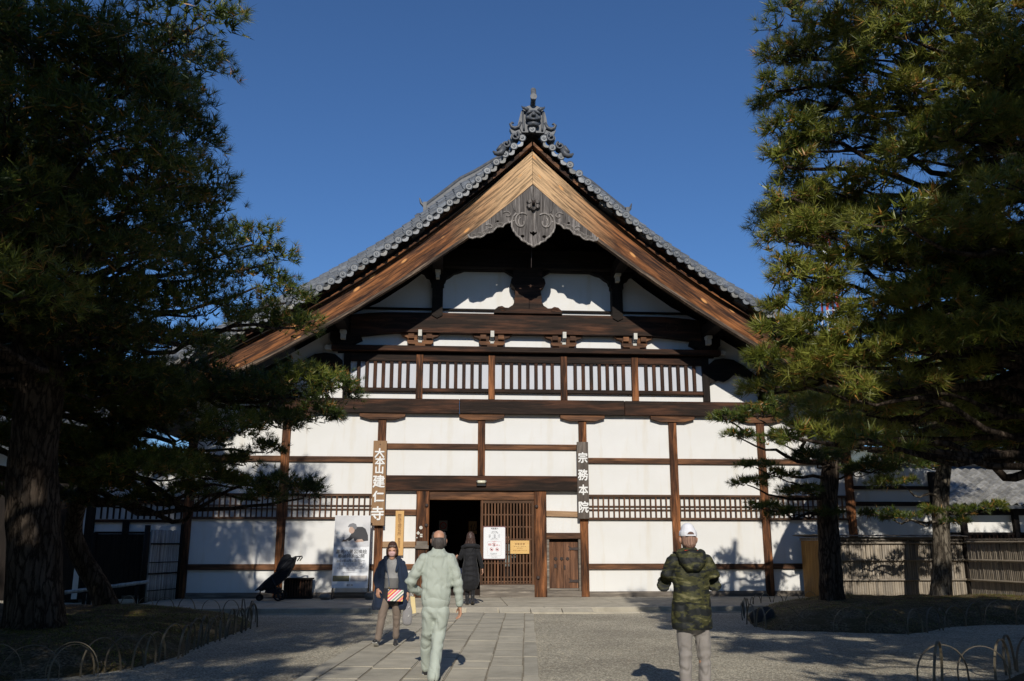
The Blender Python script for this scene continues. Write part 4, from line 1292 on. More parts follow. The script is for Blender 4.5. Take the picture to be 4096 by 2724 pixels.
for i, l in enumerate(('会　場　大本山建仁寺 大書院', '拝観時間　午前10時～午後4時', '拝 観 料　一般600円・中高生300円', '小学生200円', '本坊の通常拝観料を含みます')):
    pt(l, .045 if i < 4 else .03, -4.64, .995 - i * .052, M['ink_grey'])
pflat('printed_room', [(-5.08, .565), (-4.66, .565), (-4.66, .705), (-5.08, .705)], flatc('printed_olive', (.16, .15, .09)), .003)
pflat('printed_screen_doors', [(-4.63, .565), (-4.21, .565), (-4.21, .705), (-4.63, .705)], flatc('printed_beige', (.55, .5, .45)), .003)
for k in range(5):
    x = -4.63 + k * .104
    pflat('printed_door_edge', [(x, .565), (x + .004, .565), (x + .004, .705), (x, .705)], M['ink_grey'], .0045)
pt('建仁寺', .055, -4.64, .47, M['ink'])

# rocks that weigh the stand down
def rock(x, y, z, r, lab, grp=None, mat='rock', cat='rock'):
    bm = bmesh.new()
    bmesh.ops.create_icosphere(bm, subdivisions=3, radius=1)
    for v in bm.verts:
        d_ = 1 + .35 * noise.noise(v.co * 1.1 + Vector((x, y, z))) + .12 * noise.noise(v.co * 3 + Vector((x, 1, z)))
        v.co = Vector((v.co.x * r[0], v.co.y * r[1], v.co.z * r[2])) * d_
    me = bpy.data.meshes.new('rock'); bm.to_mesh(me); bm.free()
    return tag(link('rock', me, M[mat], None, (x, y, z), True), lab, cat, grp)
rock(-4.08, -.72, .20, (.17, .14, .11), 'rough grey rock at the right foot of the poster stand')
rock(-5.25, -.70, .19, (.15, .13, .09), 'dark rough rock at the left foot of the poster stand')
M['dark_rock'] = plain('dark_boulder', (.05, .045, .04), .9, .3, 6, .5)
rock(3.92, -6.9, .10, (.26, .2, .2), 'dark boulder inside the left end of the right hoops', None, 'dark_rock')

# slatted vent box against the wall
vb = tag(empty('slatted_box', (-6.0, -.25, .12)), 'low dark slatted wooden box against the wall behind the stroller', 'box')
on(vb, box('box_top', -6.38, -5.62, -.42, -.095, .60, .64, M['dark_x'], None, .004))
on(vb, box('box_core', -6.34, -5.66, -.30, -.095, .14, .60, M['dark_x'], None, 0))
for i in range(11):
    x = -6.34 + i * .068
    on(vb, box('slat', x - .014, x + .014, -.36, -.33, .16, .60, M['slat_z'], None, 0))
on(vb, box('box_base', -6.36, -5.64, -.38, -.095, .12, .18, M['dark_x'], None, .003))

# ---- stroller
st = tag(empty('stroller', (-6.35, -1.0, .12)), 'empty black baby stroller parked against the white wall', 'stroller')
def sp(o): return on(st, o)
def wheel(x, y, z, r, w):
    mb = MB()
    n = 20
    tyre = [(x + math.cos(t) * r, y, z + math.sin(t) * r) for t in np.linspace(0, 2 * math.pi, n + 1)]
    mb.tube(tyre, w, 7, caps=False)
    o = sp(mb.build('wheel', M['rubber'], None, True))
    h = MB().tube([(x, y - w, z), (x, y + w, z)], r * .35, 10)
    for k in range(5):
        a = k * 1.257
        h.tube([(x, y, z), (x + math.cos(a) * r, y, z + math.sin(a) * r)], .008, 5)
    q = h.build('hub', M['metal_dark']); q.parent = o; q.location = -Vector(o.location) * 0
    q.location = (0, 0, 0)
    return o
for y in (-1.28, -.82):
    wheel(-6.30, y, .245, .105, .022)
wheel(-6.80, -1.12, .20, .062, .022); wheel(-6.80, -1.02, .20, .062, .022)
fm = MB()
for y in (-1.25, -.85):
    fm.tube([(-6.78, (y - 1.07) / 2 - .53, .40), (-6.62, y, .60), (-6.30, y, .88), (-6.12, y, 1.10), (-5.98, y, 1.14)], .016, 7)
    fm.tube([(-6.30, y, .245), (-6.42, y, .55), (-6.50, y, .70)], .014, 7)
    fm.tube([(-6.06, y, 1.13), (-5.95, y, 1.19), (-5.85, y, 1.19), (-5.84, y, 1.16), (-5.90, y, 1.08)], .014, 7)
fm.tube([(-5.85, -1.25, 1.19), (-5.85, -.85, 1.19)], .018, 8)
fm.tube([(-6.30, -1.28, .245), (-6.30, -.82, .245)], .012, 6)
fm.tube([(-6.79, -1.07, .42), (-6.80, -1.07, .20)], .018, 7)
fm.tube([(-6.80, -1.12, .20), (-6.80, -1.02, .20)], .01, 6)
sp(fm.build('stroller_frame', M['metal_dark'], None, True))
def hullslab(name, prof, y0, y1, mat):
    return sp(prism(name, prof, y0, y1, mat))
hullslab('seat_sling', [(-6.84, .43), (-6.80, .38), (-6.72, .36), (-6.66, .44), (-6.58, .40), (-6.36, .50), (-6.14, .72), (-6.02, .95), (-5.98, 1.12), (-6.10, 1.17), (-6.22, 1.02), (-6.40, .84), (-6.66, .62)], -1.23, -.87, M['fabric_black'])
hullslab('canopy', [(-6.42, .84), (-6.36, 1.02), (-6.30, 1.14), (-6.24, 1.22), (-6.19, 1.25), (-6.14, 1.23), (-6.12, 1.17), (-6.02, 1.15), (-6.0, 1.08), (-6.2, .9)], -1.26, -.84, M['fabric_black'])
hullslab('basket', [(-6.66, .32), (-6.34, .28), (-6.30, .42), (-6.62, .46)], -1.22, -.88, M['fabric_black'])
sp(MB().tube([(-6.06, -1.26, 1.0), (-6.055, -1.27, .8), (-6.075, -1.27, .72)], .008, 5).build('strap', M['fabric_black']))

# ------------------------------------------------------------------ fences of split bamboo
def bamboo_slats(parent, a, b, z0, z1, w, mat, sag=0.0, name='bamboo_slat', lean=0.0, facing=-1):
    a, b = Vector(a), Vector(b)
    L = (b - a).length; n = int(L / w); t = (b - a) / L; nn = Vector((t.y, -t.x, 0))
    meshes = []
    for k in range(6):
        mb = MB(); ww = w * (.97 if k % 2 else .9)
        v = []; m = 5; H = z1 - z0
        cuts_ = sorted([0, H] + [random.uniform(.2, H - .1) for _ in range(3)])
        zs = []
        for c_ in cuts_:
            zs += [(c_, 1.0)] if c_ in (0, H) else [(c_ - .012, 1.0), (c_, 1.12), (c_ + .012, 1.0)]
        for z, r in zs:
            for q in range(m):
                an = math.pi * q / (m - 1)
                v.append((math.cos(an) * ww / 2 * r, -math.sin(an) * ww * .22 * r, z))
        f = [(i * m + q, i * m + q + 1, (i + 1) * m + q + 1, (i + 1) * m + q) for i in range(len(zs) - 1) for q in range(m - 1)]
        f.append(tuple((len(zs) - 1) * m + q for q in range(m)))
        me = pydata(name, v, f); me.materials.append(mat)
        bm = bmesh.new(); bm.from_mesh(me); bmesh.ops.recalc_face_normals(bm, faces=bm.faces); bm.to_mesh(me); bm.free()
        me.polygons.foreach_set('use_smooth', [True] * len(me.polygons))
        meshes.append(me)
    for i in range(n):
        p = a + t * (i + .5) * (L / n)
        o = link(name, random.choice(meshes), None, parent, (p.x - parent.location.x, p.y - parent.location.y, z0 - parent.location.z + random.uniform(-.012, .012)))
        o.rotation_euler = (random.uniform(-.004, .004), lean + random.uniform(-.006, .006), math.atan2(t.y, t.x))
    return t, nn

def rail_tube(parent, name, a, b, r, mat, knots=7):
    a, b = Vector(a), Vector(b)
    pts = []; rad = []
    for i in range(knots * 3 + 1):
        q = i / (knots * 3)
        pts.append(a.lerp(b, q)); rad.append(r * (1.12 if i % 3 == 0 else 1.0))
    o = MB().tube(pts, rad, 8).build(name, mat, None, True)
    return on(parent, o)

fe = tag(empty('bamboo_fence', (9.4, -1.5, 0)), 'sunlit split bamboo fence with an amber end panel right of the hall', 'fence')
bamboo_slats(fe, (7.44, -1.5, 0), (11.25, -1.5, 0), .03, 1.58, .062, M['bamboo'])
on(fe, box('backing_board', 7.44, 11.25, -1.48, -1.44, .03, 1.6, M['dark_z'], None, 0))
for z in (1.09, .60, 1.52):
    rail_tube(fe, 'batten', (7.42, -1.545, z), (11.26, -1.545, z), .028, M['bamboo'])
on(fe, box('top_board', 7.40, 11.28, -1.57, -1.44, 1.585, 1.67, M['grey_x'], None, .005))
i = 0
y = -.30                                      # end panel of upright planks running back to the wall
while y > -1.46:
    on(fe, box('end_plank', 7.405, 7.43, y - .115, y, .10, 1.585, M['fence_end'], None, .003)); y -= .12
on(fe, box('end_frame', 7.38, 7.45, -1.53, -.28, 1.59, 1.66, M['grey_x'], None, .004))
on(fe, box('end_post', 7.38, 7.46, -1.56, -1.48, .02, 1.60, M['fence_end'], None, .005))
for k in range(9):                            # little lapped cover boards over the end panel
    yy = -.20 - k * .165
    o = on(fe, box('cover_board', 7.22, 7.62, yy - .175, yy, 1.70, 1.714, M['grey_x'], None, .002)); o.rotation_euler = (R(-5), R(6), 0)
for k in range(8):
    x = 7.62 + k * .46
    o = on(fe, box('cover_board', x, x + .47, -1.68, -1.34, 1.70, 1.714, M['grey_x'], None, .002)); o.rotation_euler = (R(5), R(1), 0)
f2 = tag(empty('bamboo_fence', (11.5, -3.5, 0)), 'shaded split bamboo fence turning towards the viewer at the right edge', 'fence')
bamboo_slats(f2, (11.27, -1.55, 0), (11.9, -6.3, 0), .03, 1.58, .062, M['bamboo'])
for z in (1.09, .60, 1.54):
    rail_tube(f2, 'batten', (11.23, -1.6, z), (11.86, -6.3, z), .028, M['bamboo'])
o = on(f2, MB().box(-.03, .1, -2.4, 2.4, 1.59, 1.63).build('top_board', M['grey_x'])); o.location = (.08, -.4, 0); o.rotation_euler = (0, 0, math.atan2(.63, 4.75))
on(f2, box('post', 11.22, 11.34, -1.64, -1.50, .0, 1.7, M['dark_z'], None))

# sleeve fence of whole bamboo poles at the left corner of the hall
sf = tag(empty('sleeve_fence', (-9.25, -.7, 0)), 'short sleeve fence of silvery upright bamboo poles at the left corner', 'fence')
a, b = Vector((-9.50, -1.30, 0)), Vector((-9.14, -.16, 0))
n = 13
pole = {}
for i in range(n):
    p = a.lerp(b, (i + .5) / n)
    r = .036 + .006 * math.sin(i * 2.3)
    v = []; rad = []
    zs = [.12, .5, .52, .54, .95, .97, .99, 1.42, 1.44, 1.46, 1.84 + random.uniform(-.015, .01)]
    for k, z in enumerate(zs):
        v.append((p.x, p.y, z)); rad.append(r * (1.1 if k in (2, 5, 8) else 1))
    on(sf, MB().tube(v, rad, 9).build('bamboo_pole', M['bamboo_grey'], None, True))
for z, r in ((1.50, .022), (1.05, .012), (.78, .022), (.38, .012)):
    on(sf, MB().tube([a + Vector((-.07, -.05, z)), b + Vector((-.05, -.03, z))], r, 6).build('binding', M['dark_z']))
    on(sf, MB().tube([a + Vector((.05, -.05, z)), b + Vector((.05, -.03, z))], r, 6).build('binding', M['dark_z']))
on(sf, MB().tube([(-9.56, -1.40, .02), (-9.56, -1.40, 1.95)], .07, 9).build('end_post', M['dark_z'], None, True))
on(sf, MB().tube([(-9.10, -.12, .02), (-9.10, -.12, 2.0)], .04, 8).build('end_post', M['dark_z'], None, True))
# dark board screen behind it
sc_ = tag(empty('board_screen', (-10.4, -.9, 0)), 'dark brown board screen standing left of the sleeve fence', 'screen')
for i in range(11):
    on(sc_, box('board', -10.95 + i * .125, -10.83 + i * .125, -.92, -.89, .25, 1.74, M['dark_z'], None, .003))
for x in (-10.98, -9.60):
    on(sc_, box('post', x - .04, x + .04, -.96, -.86, 0, 1.78, M['dark_z'], None))
on(sc_, box('top_rail', -11.0, -9.58, -.95, -.87, 1.745, 1.80, M['dark_x'], None))
# bamboo barrier pole on two short posts
br = tag(empty('barrier', (-10.0, -2.2, 0)), 'pale bamboo barrier pole on short posts at the far left', 'barrier')
rail_tube(br, 'pole', (-11.0, -2.3, .40), (-9.25, -1.9, .62), .042, M['bamboo_grey'], 6)
for x, y, z in ((-10.6, -2.2, .42), (-9.5, -1.95, .56)):
    on(br, MB().tube([(x, y, 0), (x, y, z)], .04, 8).build('post', M['dark_z'], None, True))

# ---- bent bamboo hoops that edge the soil
def hoop_mesh(w, h, flip=1):
    pts = []
    for k in range(15):
        t = k / 14
        a = math.pi * t
        x = -w / 2 * math.cos(a) * (1 - .06 * math.sin(a)); z = h * math.sin(a) ** .72 if 0 < t < 1 else 0
        if k in (0, 14): z = -.06
        pts.append((x, 0, z))
    v = []; f = []
    for (x, y, z), i in zip(pts, range(15)):
        tw = .013
        nx = x / (w / 2); nz = max(0, z) / h
        l = math.hypot(nx, nz) or 1
        ox, oz = nx / l * .004, nz / l * .004
        v += [(x + ox, -tw, z + oz), (x + ox, tw, z + oz), (x - ox, tw, z - oz), (x - ox, -tw, z - oz)]
    for i in range(14):
        for k in range(4):
            a, b = i * 4 + k, i * 4 + (k + 1) % 4
            f.append((a, b, b + 4, a + 4))
    me = pydata('bamboo_hoop', v, f); me.materials.append(M['hoop'])
    bm = bmesh.new(); bm.from_mesh(me); bmesh.ops.recalc_face_normals(bm, faces=bm.faces); bm.to_mesh(me); bm.free()
    return me
HM = [hoop_mesh(w, h) for w, h in ((.56, .40), (.60, .43), (.52, .42), (.64, .40))]
ORD = ['first', 'second', 'third', 'fourth', 'fifth', 'sixth', 'seventh', 'eighth', 'ninth', 'tenth', 'eleventh', 'twelfth', 'thirteenth', 'fourteenth', 'fifteenth', 'sixteenth', 'seventeenth', 'eighteenth', 'nineteenth', 'twentieth']
def hoops(poly, step, label_of, group, size=1.0):
    P_ = [Vector((x, y, 0)) for x, y in poly]
    seg = [(P_[i + 1] - P_[i]).length for i in range(len(P_) - 1)]
    L = sum(seg); n = int(L / step); c = 0
    for i in range(n + 1):
        s = i * L / n; k = 0
        while k < len(seg) - 1 and s > seg[k]:
            s -= seg[k]; k += 1
        t = (P_[k + 1] - P_[k]) / seg[k]
        p = P_[k] + t * s
        o = link('bamboo_hoop', random.choice(HM), None, None, (p.x + random.uniform(-.03, .03), p.y + random.uniform(-.03, .03), .0))
        o.rotation_euler = (random.uniform(-.09, .09), random.uniform(-.05, .05), math.atan2(t.y, t.x) + random.uniform(-.14, .14))
        o.scale = (size * random.uniform(.92, 1.08),) * 3
        tag(o, label_of.replace('NTH', ORD[min(i, 19)]), 'garden hoop', group)
hoops(LEFT_EDGE[2:8], .36, 'NTH bamboo hoop from the near end along the front edge of the left mound', 'hoops along the front of the left mound')
hoops(LEFT_EDGE[0:3], .40, 'NTH bamboo hoop from the left in the near corner of the left mound', 'hoops at the near corner of the left mound')
hoops(LEFT_EDGE[8:], .5, 'NTH thin hoop from the right on the back edge of the left mound', 'hoops along the back of the left mound', .85)
hoops(RIGHT_EDGE[6:], .56, 'NTH bamboo hoop from the left along the front edge of the right mound', 'hoops along the front of the right mound')
hoops(RIGHT_EDGE[0:6], .52, 'NTH thin hoop from the apron down the left side of the right mound', 'hoops along the back of the right mound', .8)
hoops(NEAR_EDGE, .44, 'NTH hoop from the left on the small mound in the bottom right corner', 'hoops of the nearest mound')

# ------------------------------------------------------------------ buildings behind
rbld = tag(empty('tiled_outbuilding', (15, 4, 0)), 'low tiled outbuilding with white wall and dark slats at the far right', 'building')
def rb_(o): return on(rbld, o)
rb_(box('wall', 11.6, 24, 3.6, 3.8, 0, 2.75, M['plaster'], None, 0))
rb_(box('wall_beam', 11.6, 24, 3.50, 3.6, 2.40, 2.62, M['dark_x'], None)); rb_(box('wall_beam', 11.6, 24, 3.50, 3.6, 1.78, 1.86, M['dark_x'], None))
rb_(box('lower_boarding', 11.6, 24, 3.55, 3.599, 0, 1.78, M['dark_z'], None, 0))
for i in range(5):
    x = 12.6 + i * 1.75
    rb_(box('post', x - .09, x + .09, 3.46, 3.62, 0, 2.6, M['dark_z'], None))
for i in range(46):
    x = 12.8 + i * .13
    rb_(box('slat', x - .02, x + .02, 3.49, 3.53, 1.3, 1.78, M['slat_z'], None, 0))
# pan tiles on its roof
def pan_tile():
    w, l = .30, .30
    v = []; f = []; m = 8
    for y, dz in ((0, .0), (l, 0.0)):
        for th in (0, -.022):
            for k in range(m):
                t = k / (m - 1)
                v.append((t * w, y, .045 * math.sin(t * 2 * math.pi * .95 + 2.6) + th + (.022 if y == 0 else 0)))
    for k in range(m - 1):
        f += [(k, k + 1, 2 * m + k + 1, 2 * m + k), (k, m + k, m + k + 1, k + 1)]
    f += [(0, 2 * m, 3 * m, m), (m - 1, 2 * m - 1, 4 * m - 1, 3 * m - 1)]
    me = pydata('pan_tile', v, f); me.materials.append(M['tile_pale'])
    bm = bmesh.new(); bm.from_mesh(me); bmesh.ops.recalc_face_normals(bm, faces=bm.faces); bm.to_mesh(me); bm.free()
    return me
PAN = pan_tile()
tl = R(27)
for r in range(11):
    for c in range(26):
        x = 13.0 + c * .285 + (.0 if r % 2 else 0); s = r * .26
        if c < 1 + r * .35 and 0: continue
        o = link('pan_tile', PAN, None, rbld, (x - 15, 2.95 + s * math.cos(tl) - 4, 2.72 + s * math.sin(tl)))
        o.rotation_euler = (tl, 0, 0)
rb_(MB().add([(12.7, 2.93, 2.66), (24, 2.93, 2.66), (24, 6.0, 4.2), (12.7, 6.0, 4.2), (12.7, 2.93, 2.58), (24, 2.93, 2.58), (24, 6.0, 4.12), (12.7, 6.0, 4.12)], [(0, 1, 2, 3), (7, 6, 5, 4), (0, 4, 5, 1), (0, 3, 7, 4), (1, 5, 6, 2), (3, 2, 6, 7)]).build('roof_deck', M['tile_base']))
o = rb_(MB().tube([(12.95, 2.9, 2.76), (12.95, 5.6, 4.15)], .1, 8).build('verge_roll', M['tile_pale'], None, True))
rb_(MB().tube([(12.8, 5.65, 4.3), (24, 5.65, 4.3)], .16, 8).build('ridge_roll', M['tile'], None, True))
# green copper roof beyond
gr = tag(empty('green_roof_hall', (30, 30, 0)), 'distant hall with a pale green copper roof behind the right pines', 'building')
on(gr, MB().add([(20, 26, 7.6), (48, 26, 7.6), (46, 34, 12.2), (23, 34, 12.2), (20, 26, 7.2), (48, 26, 7.2)], [(0, 1, 2, 3), (4, 5, 1, 0), (0, 3, 4)]).build('roof', plain('green_copper', (0.20, 0.34, 0.27), .6, .2, 2, .1)))
on(gr, box('wall', 22, 46, 28, 34, 0, 7.3, M['plaster'], None, 0))
for i in range(9):
    on(gr, box('post', 22 + i * 3 - .15, 22 + i * 3 + .15, 27.8, 28, 0, 7.3, M['dark_z'], None, 0))
# red and white lattice mast far off, seen through the pines
ms = tag(empty('lattice_mast', (42, 72, 0)), 'far red and white lattice mast glimpsed through the right pine', 'mast')
RED = plain('mast_red', (0.6, 0.07, 0.04), .5, .05, bmp=0); WHT = plain('mast_white', (0.75, 0.75, 0.75), .5, .05, bmp=0)
for k in range(10):
    z0, z1 = k * 4.0, k * 4.0 + 4.0; w0, w1 = 1.6 - k * .13, 1.6 - (k + 1) * .13
    mb = MB()
    for sx in (-1, 1):
        for sy in (-1, 1):
            mb.tube([(42 + sx * w0, 72 + sy * w0, z0), (42 + sx * w1, 72 + sy * w1, z1)], .14, 4)
        mb.tube([(42 - sx * w0, 72 - w0, z0), (42 + sx * w1, 72 - w1, z1)], .07, 4)
    mb.tube([(42 - w1, 72 - w1, z1), (42 + w1, 72 - w1, z1)], .08, 4)
    on(ms, mb.build('mast_section', RED if k % 2 else WHT))
# roofs to the left, behind the left pine
lb = tag(empty('left_outbuilding', (-22, 8, 0)), 'tiled outbuilding roof behind the trunk of the left pine', 'building')
on(lb, MB().add([(-30, 5, 4.6), (-13.5, 5, 4.6), (-13.5, 10, 7.6), (-30, 10, 7.6), (-30, 5, 4.4), (-13.5, 5, 4.4), (-13.5, 10, 7.4)], [(0, 1, 2, 3), (4, 5, 1, 0), (1, 5, 6, 2)]).build('roof', M['tile']))
for c in range(34):
    x = -29.5 + c * .47
    on(lb, MB().tube([(x, 4.95, 4.66), (x, 10, 7.69)], .09, 6).build('roof_tile_row', M['tile'], None, True))
on(lb, box('wall', -29, -14.5, 6, 9, 0, 4.7, M['plaster'], None, 0))
on(lb, box('wall_boarding', -29, -14.5, 5.9, 5.99, 0, 2.6, M['dark_z'], None, 0))
on(lb, box('wall_beam', -29, -14.5, 5.85, 5.99, 3.6, 3.8, M['dark_x'], None, 0))

# ------------------------------------------------------------------ people
def loft(path, n=12):
    """closed tube of elliptical rings with rounded ends; path: (x, y, z, ra[, rb]) ra across (x side), rb fore-aft"""
    P_ = [(Vector(p[:3]), p[3], p[4] if len(p) > 4 else p[3]) for p in path]
    # rounded ends
    def endcap(a, b):
        d_ = (a[0] - b[0]); d_ = d_.normalized() if d_.length > 1e-6 else Vector((0, 0, 1))
        r = min(a[1], a[2])
        return [(a[0] + d_ * r * math.sin(t), a[1] * math.cos(t), a[2] * math.cos(t)) for t in (R(35), R(62), R(82))]
    s = endcap(P_[0], P_[1])[::-1]; e = endcap(P_[-1], P_[-2])
    P_ = s + P_ + e
    v = []; f = []
    side = None
    for i, (p, ra, rb) in enumerate(P_):
        t = (P_[min(i + 1, len(P_) - 1)][0] - P_[max(i - 1, 0)][0]).normalized()
        fwd = Vector((0, 1, 0))
        if abs(t.dot(fwd)) > .8: fwd = Vector((0, 0, -1))
        sd = t.cross(fwd).normalized(); fw = sd.cross(t).normalized()
        if side is not None and sd.dot(side) < 0: sd = -sd
        side = sd
        for k in range(n):
            a = 2 * math.pi * k / n
            v.append(p + sd * math.cos(a) * ra + fw * math.sin(a) * rb)
    for i in range(len(P_) - 1):
        for k in range(n):
            f.append((i * n + k, i * n + (k + 1) % n, (i + 1) * n + (k + 1) % n, (i + 1) * n + k))
    f.append(tuple(range(n))[::-1]); f.append(tuple(range((len(P_) - 1) * n, len(P_) * n)))
    return v, f

def organic(name, lofts, voxel, mat, parent, smooth_it=3, wr=0.0, wscale=(9, 9, 4), cut=None, seed=0, folds=()):
    mb = MB()
    for l in lofts:
        mb.add(*loft(l, 14))
    me = pydata(name, mb.v, mb.f)
    bm = bmesh.new(); bm.from_mesh(me); bmesh.ops.recalc_face_normals(bm, faces=bm.faces); bm.to_mesh(me); bm.free()
    o = bpy.data.objects.new('build', me); COL.objects.link(o)
    m1 = o.modifiers.new('r', 'REMESH'); m1.mode = 'VOXEL'; m1.voxel_size = voxel
    m2 = o.modifiers.new('s', 'SMOOTH'); m2.factor = .6; m2.iterations = smooth_it
    dg = bpy.context.evaluated_depsgraph_get()
    out = bpy.data.meshes.new_from_object(o.evaluated_get(dg))
    bpy.data.objects.remove(o)
    if cut is not None:
        bm = bmesh.new(); bm.from_mesh(out)
        for co, no in cut:
            bmesh.ops.bisect_plane(bm, geom=bm.verts[:] + bm.edges[:] + bm.faces[:], plane_co=co, plane_no=no, clear_outer=True)
        bm.to_mesh(out); bm.free()
    if wr or folds:
        bm = bmesh.new(); bm.from_mesh(out); bm.normal_update()
        for v in bm.verts:
            q = Vector((v.co.x * wscale[0], v.co.y * wscale[1], v.co.z * wscale[2])) + Vector((seed, 0, 0))
            dsp = wr * (.9 * noise.noise(q * .6) - 1.0 * max(0, 1 - abs(noise.noise(q)) * 5.5) + .5 * max(0, 1 - abs(noise.noise(q * .8 + Vector((3, 9, 1)))) * 5))
            for (c, dirv, ext, amp, freq) in folds:
                r = v.co - Vector(c)
                fall = math.exp(-(r.length / ext) ** 2)
                if fall > .02:
                    dsp += amp * fall * math.sin(freq * r.dot(Vector(dirv).normalized()) + 2.2 * noise.noise(v.co * 7))
            v.co += v.normal * dsp
        bm.to_mesh(out); bm.free()
    out.materials.clear(); out.name = name
    for p in out.polygons: p.use_smooth = True
    return link(name, out, mat, parent, None)

def cloth(name, col, rough=.85, var=.08, weave=140, bmp=.15, spec=.15):
    m, nt_, b, o = new_mat(name)
    v = coords(nt_, (1, 1, 1), rand=False)
    n = N(nt_, 'ShaderNodeTexNoise', Scale=5, Detail=4)
    n2 = N(nt_, 'ShaderNodeTexNoise', Scale=weave, Detail=2)
    nt_.links.new(v, n.inputs['Vector']); nt_.links.new(v, n2.inputs['Vector'])
    c = ramp(nt_, n.outputs['Fac'], [(.3, [q * (1 - var) for q in col]), (.7, [min(1, q * (1 + var)) for q in col])])
    nt_.links.new(c, b.inputs['Base Color'])
    b.inputs['Roughness'].default_value = rough; b.inputs['Specular IOR Level'].default_value = spec
    b.inputs['Sheen Weight'].default_value = .1
    bump(nt_, b, n2.outputs['Fac'], bmp, .002)
    return m
def skin_mat():
    m, nt_, b, o = new_mat('skin')
    v = coords(nt_, (1, 1, 1), rand=False)
    n = N(nt_, 'ShaderNodeTexNoise', Scale=14, Detail=4)
    nt_.links.new(v, n.inputs['Vector'])
    c = ramp(nt_, n.outputs['Fac'], [(.3, (.46, .235, .15)), (.7, (.60, .34, .22))])
    nt_.links.new(c, b.inputs['Base Color']); b.inputs['Roughness'].default_value = .55
    b.inputs['Subsurface Weight'].default_value = .08; b.inputs['Subsurface Radius'].default_value = (.02, .008, .004)
    bump(nt_, b, n.outputs['Fac'], .1, .003)
    return m
SKIN = skin_mat()
def hairmat(name, col, rough=.5):
    m, nt_, b, o = new_mat(name)
    v = coords(nt_, (60, 60, 5), rand=False)
    n = N(nt_, 'ShaderNodeTexNoise', Scale=1.5, Detail=5)
    nt_.links.new(v, n.inputs['Vector'])
    c = ramp(nt_, n.outputs['Fac'], [(.3, [q * .5 for q in col]), (.7, [q * 1.6 for q in col])])
    nt_.links.new(c, b.inputs['Base Color']); b.inputs['Roughness'].default_value = rough
    bump(nt_, b, n.outputs['Fac'], .5, .006)
    return m

def hand(wrist, d, side, size=1.0, curl=.5, palm_n=(0, 1, 0)):
    """lofts of palm, four fingers, thumb; d = direction of the hand, side = towards the thumb"""
    w = Vector(wrist); d = Vector(d).normalized(); s = Vector(side); s = (s - d * s.dot(d)).normalized()
    nrm = Vector(palm_n); nrm = (nrm - d * nrm.dot(d) - s * nrm.dot(s)).normalized()
    L = []
    S_ = size
    for q in (-.028, -.010, .008, .026):
        a = w + s * q * .5 * S_; b = w + d * .085 * S_ + s * q * S_
        L.append([(*a, .016 * S_), (*b, .013 * S_)])
    for q, ln in ((-.030, .062), (-.011, .076), (.009, .082), (.028, .074)):
        p0 = w + d * .083 * S_ + s * q * S_
        ang = curl * .55
        p1 = p0 + (d * math.cos(ang) + nrm * math.sin(ang)) * ln * .45 * S_
        p2 = p1 + (d * math.cos(ang * 2.1) + nrm * math.sin(ang * 2.1)) * ln * .33 * S_
        p3 = p2 + (d * math.cos(ang * 3.0) + nrm * math.sin(ang * 3.0)) * ln * .25 * S_
        L.append([(*p0, .0095 * S_), (*p1, .0088 * S_), (*p2, .008 * S_), (*p3, .0068 * S_)])
    t0 = w + d * .02 * S_ + s * .024 * S_; t1 = t0 + (d * .6 + s * .75 + nrm * .3).normalized() * .04 * S_; t2 = t1 + (d * .95 + s * .25 + nrm * .3).normalized() * .034 * S_
    L.append([(*t0, .014 * S_), (*t1, .011 * S_), (*t2, .0085 * S_)])
    return L

def head_lofts(c, fwd=1, tilt=0):
    """cranium, jaw, ears and, on the forward side, nose, lips, brows"""
    x, y, z = c; f_ = fwd
    L = [[(x, y - .012 * f_, z - .02, .074, .092), (x, y - .012 * f_, z + .045, .072, .090)],
         [(x, y + .028 * f_, z - .095, .046, .046), (x, y + .018 * f_, z - .04, .062, .066)],
         [(x, y + .088 * f_, z + .005, .010), (x, y + .108 * f_, z - .028, .014)],
         [(x - .02, y + .080 * f_, z - .062, .009), (x + .02, y + .080 * f_, z - .062, .009)],
         [(x - .045, y + .074 * f_, z + .024, .011), (x - .015, y + .084 * f_, z + .022, .010)],
         [(x + .015, y + .084 * f_, z + .022, .010), (x + .045, y + .074 * f_, z + .024, .011)]]
    for s in (-1, 1):
        L.append([(x + s * .079, y - .008 * f_, z - .038, .010, .013), (x + s * .088, y - .016 * f_, z - .012, .011, .020), (x + s * .088, y - .018 * f_, z + .014, .009, .016)])
    return L

def shoe(name, heel, toe, mat, sole, parent, w=.045, lift=0.0, wedge=.085):
    h, t = Vector(heel), Vector(toe)
    m = h.lerp(t, .45)
    up = Vector((0, 0, .03))
    o = organic(name, [[(h.x, h.y, h.z + .045, w * .8, .045), (m.x, m.y, m.z + .045, w * .95, .042), (t.x, t.y, t.z + .030, w * .9, .028)], [(h.x, h.y, h.z + .05, w * .78), (h.x, h.y, h.z + wedge, w * .8)]], .009, mat, parent, 2)
    s_ = organic('sole', [[(h.x, h.y, h.z + .012, w * .92, .014), (m.x, m.y, m.z + .012, w, .014), (t.x, t.y, t.z + .012, w * .92, .014)]], .008, sole, o, 1)
    return o

BLACKSHOE = cloth('black_shoe', (.018, .018, .02), .5, spec=.4); WSOLE = plain('white_sole', (.72, .71, .68), .6, .03, bmp=0); DSOLE = plain('dark_sole', (.12, .1, .08), .7, .05, bmp=0)

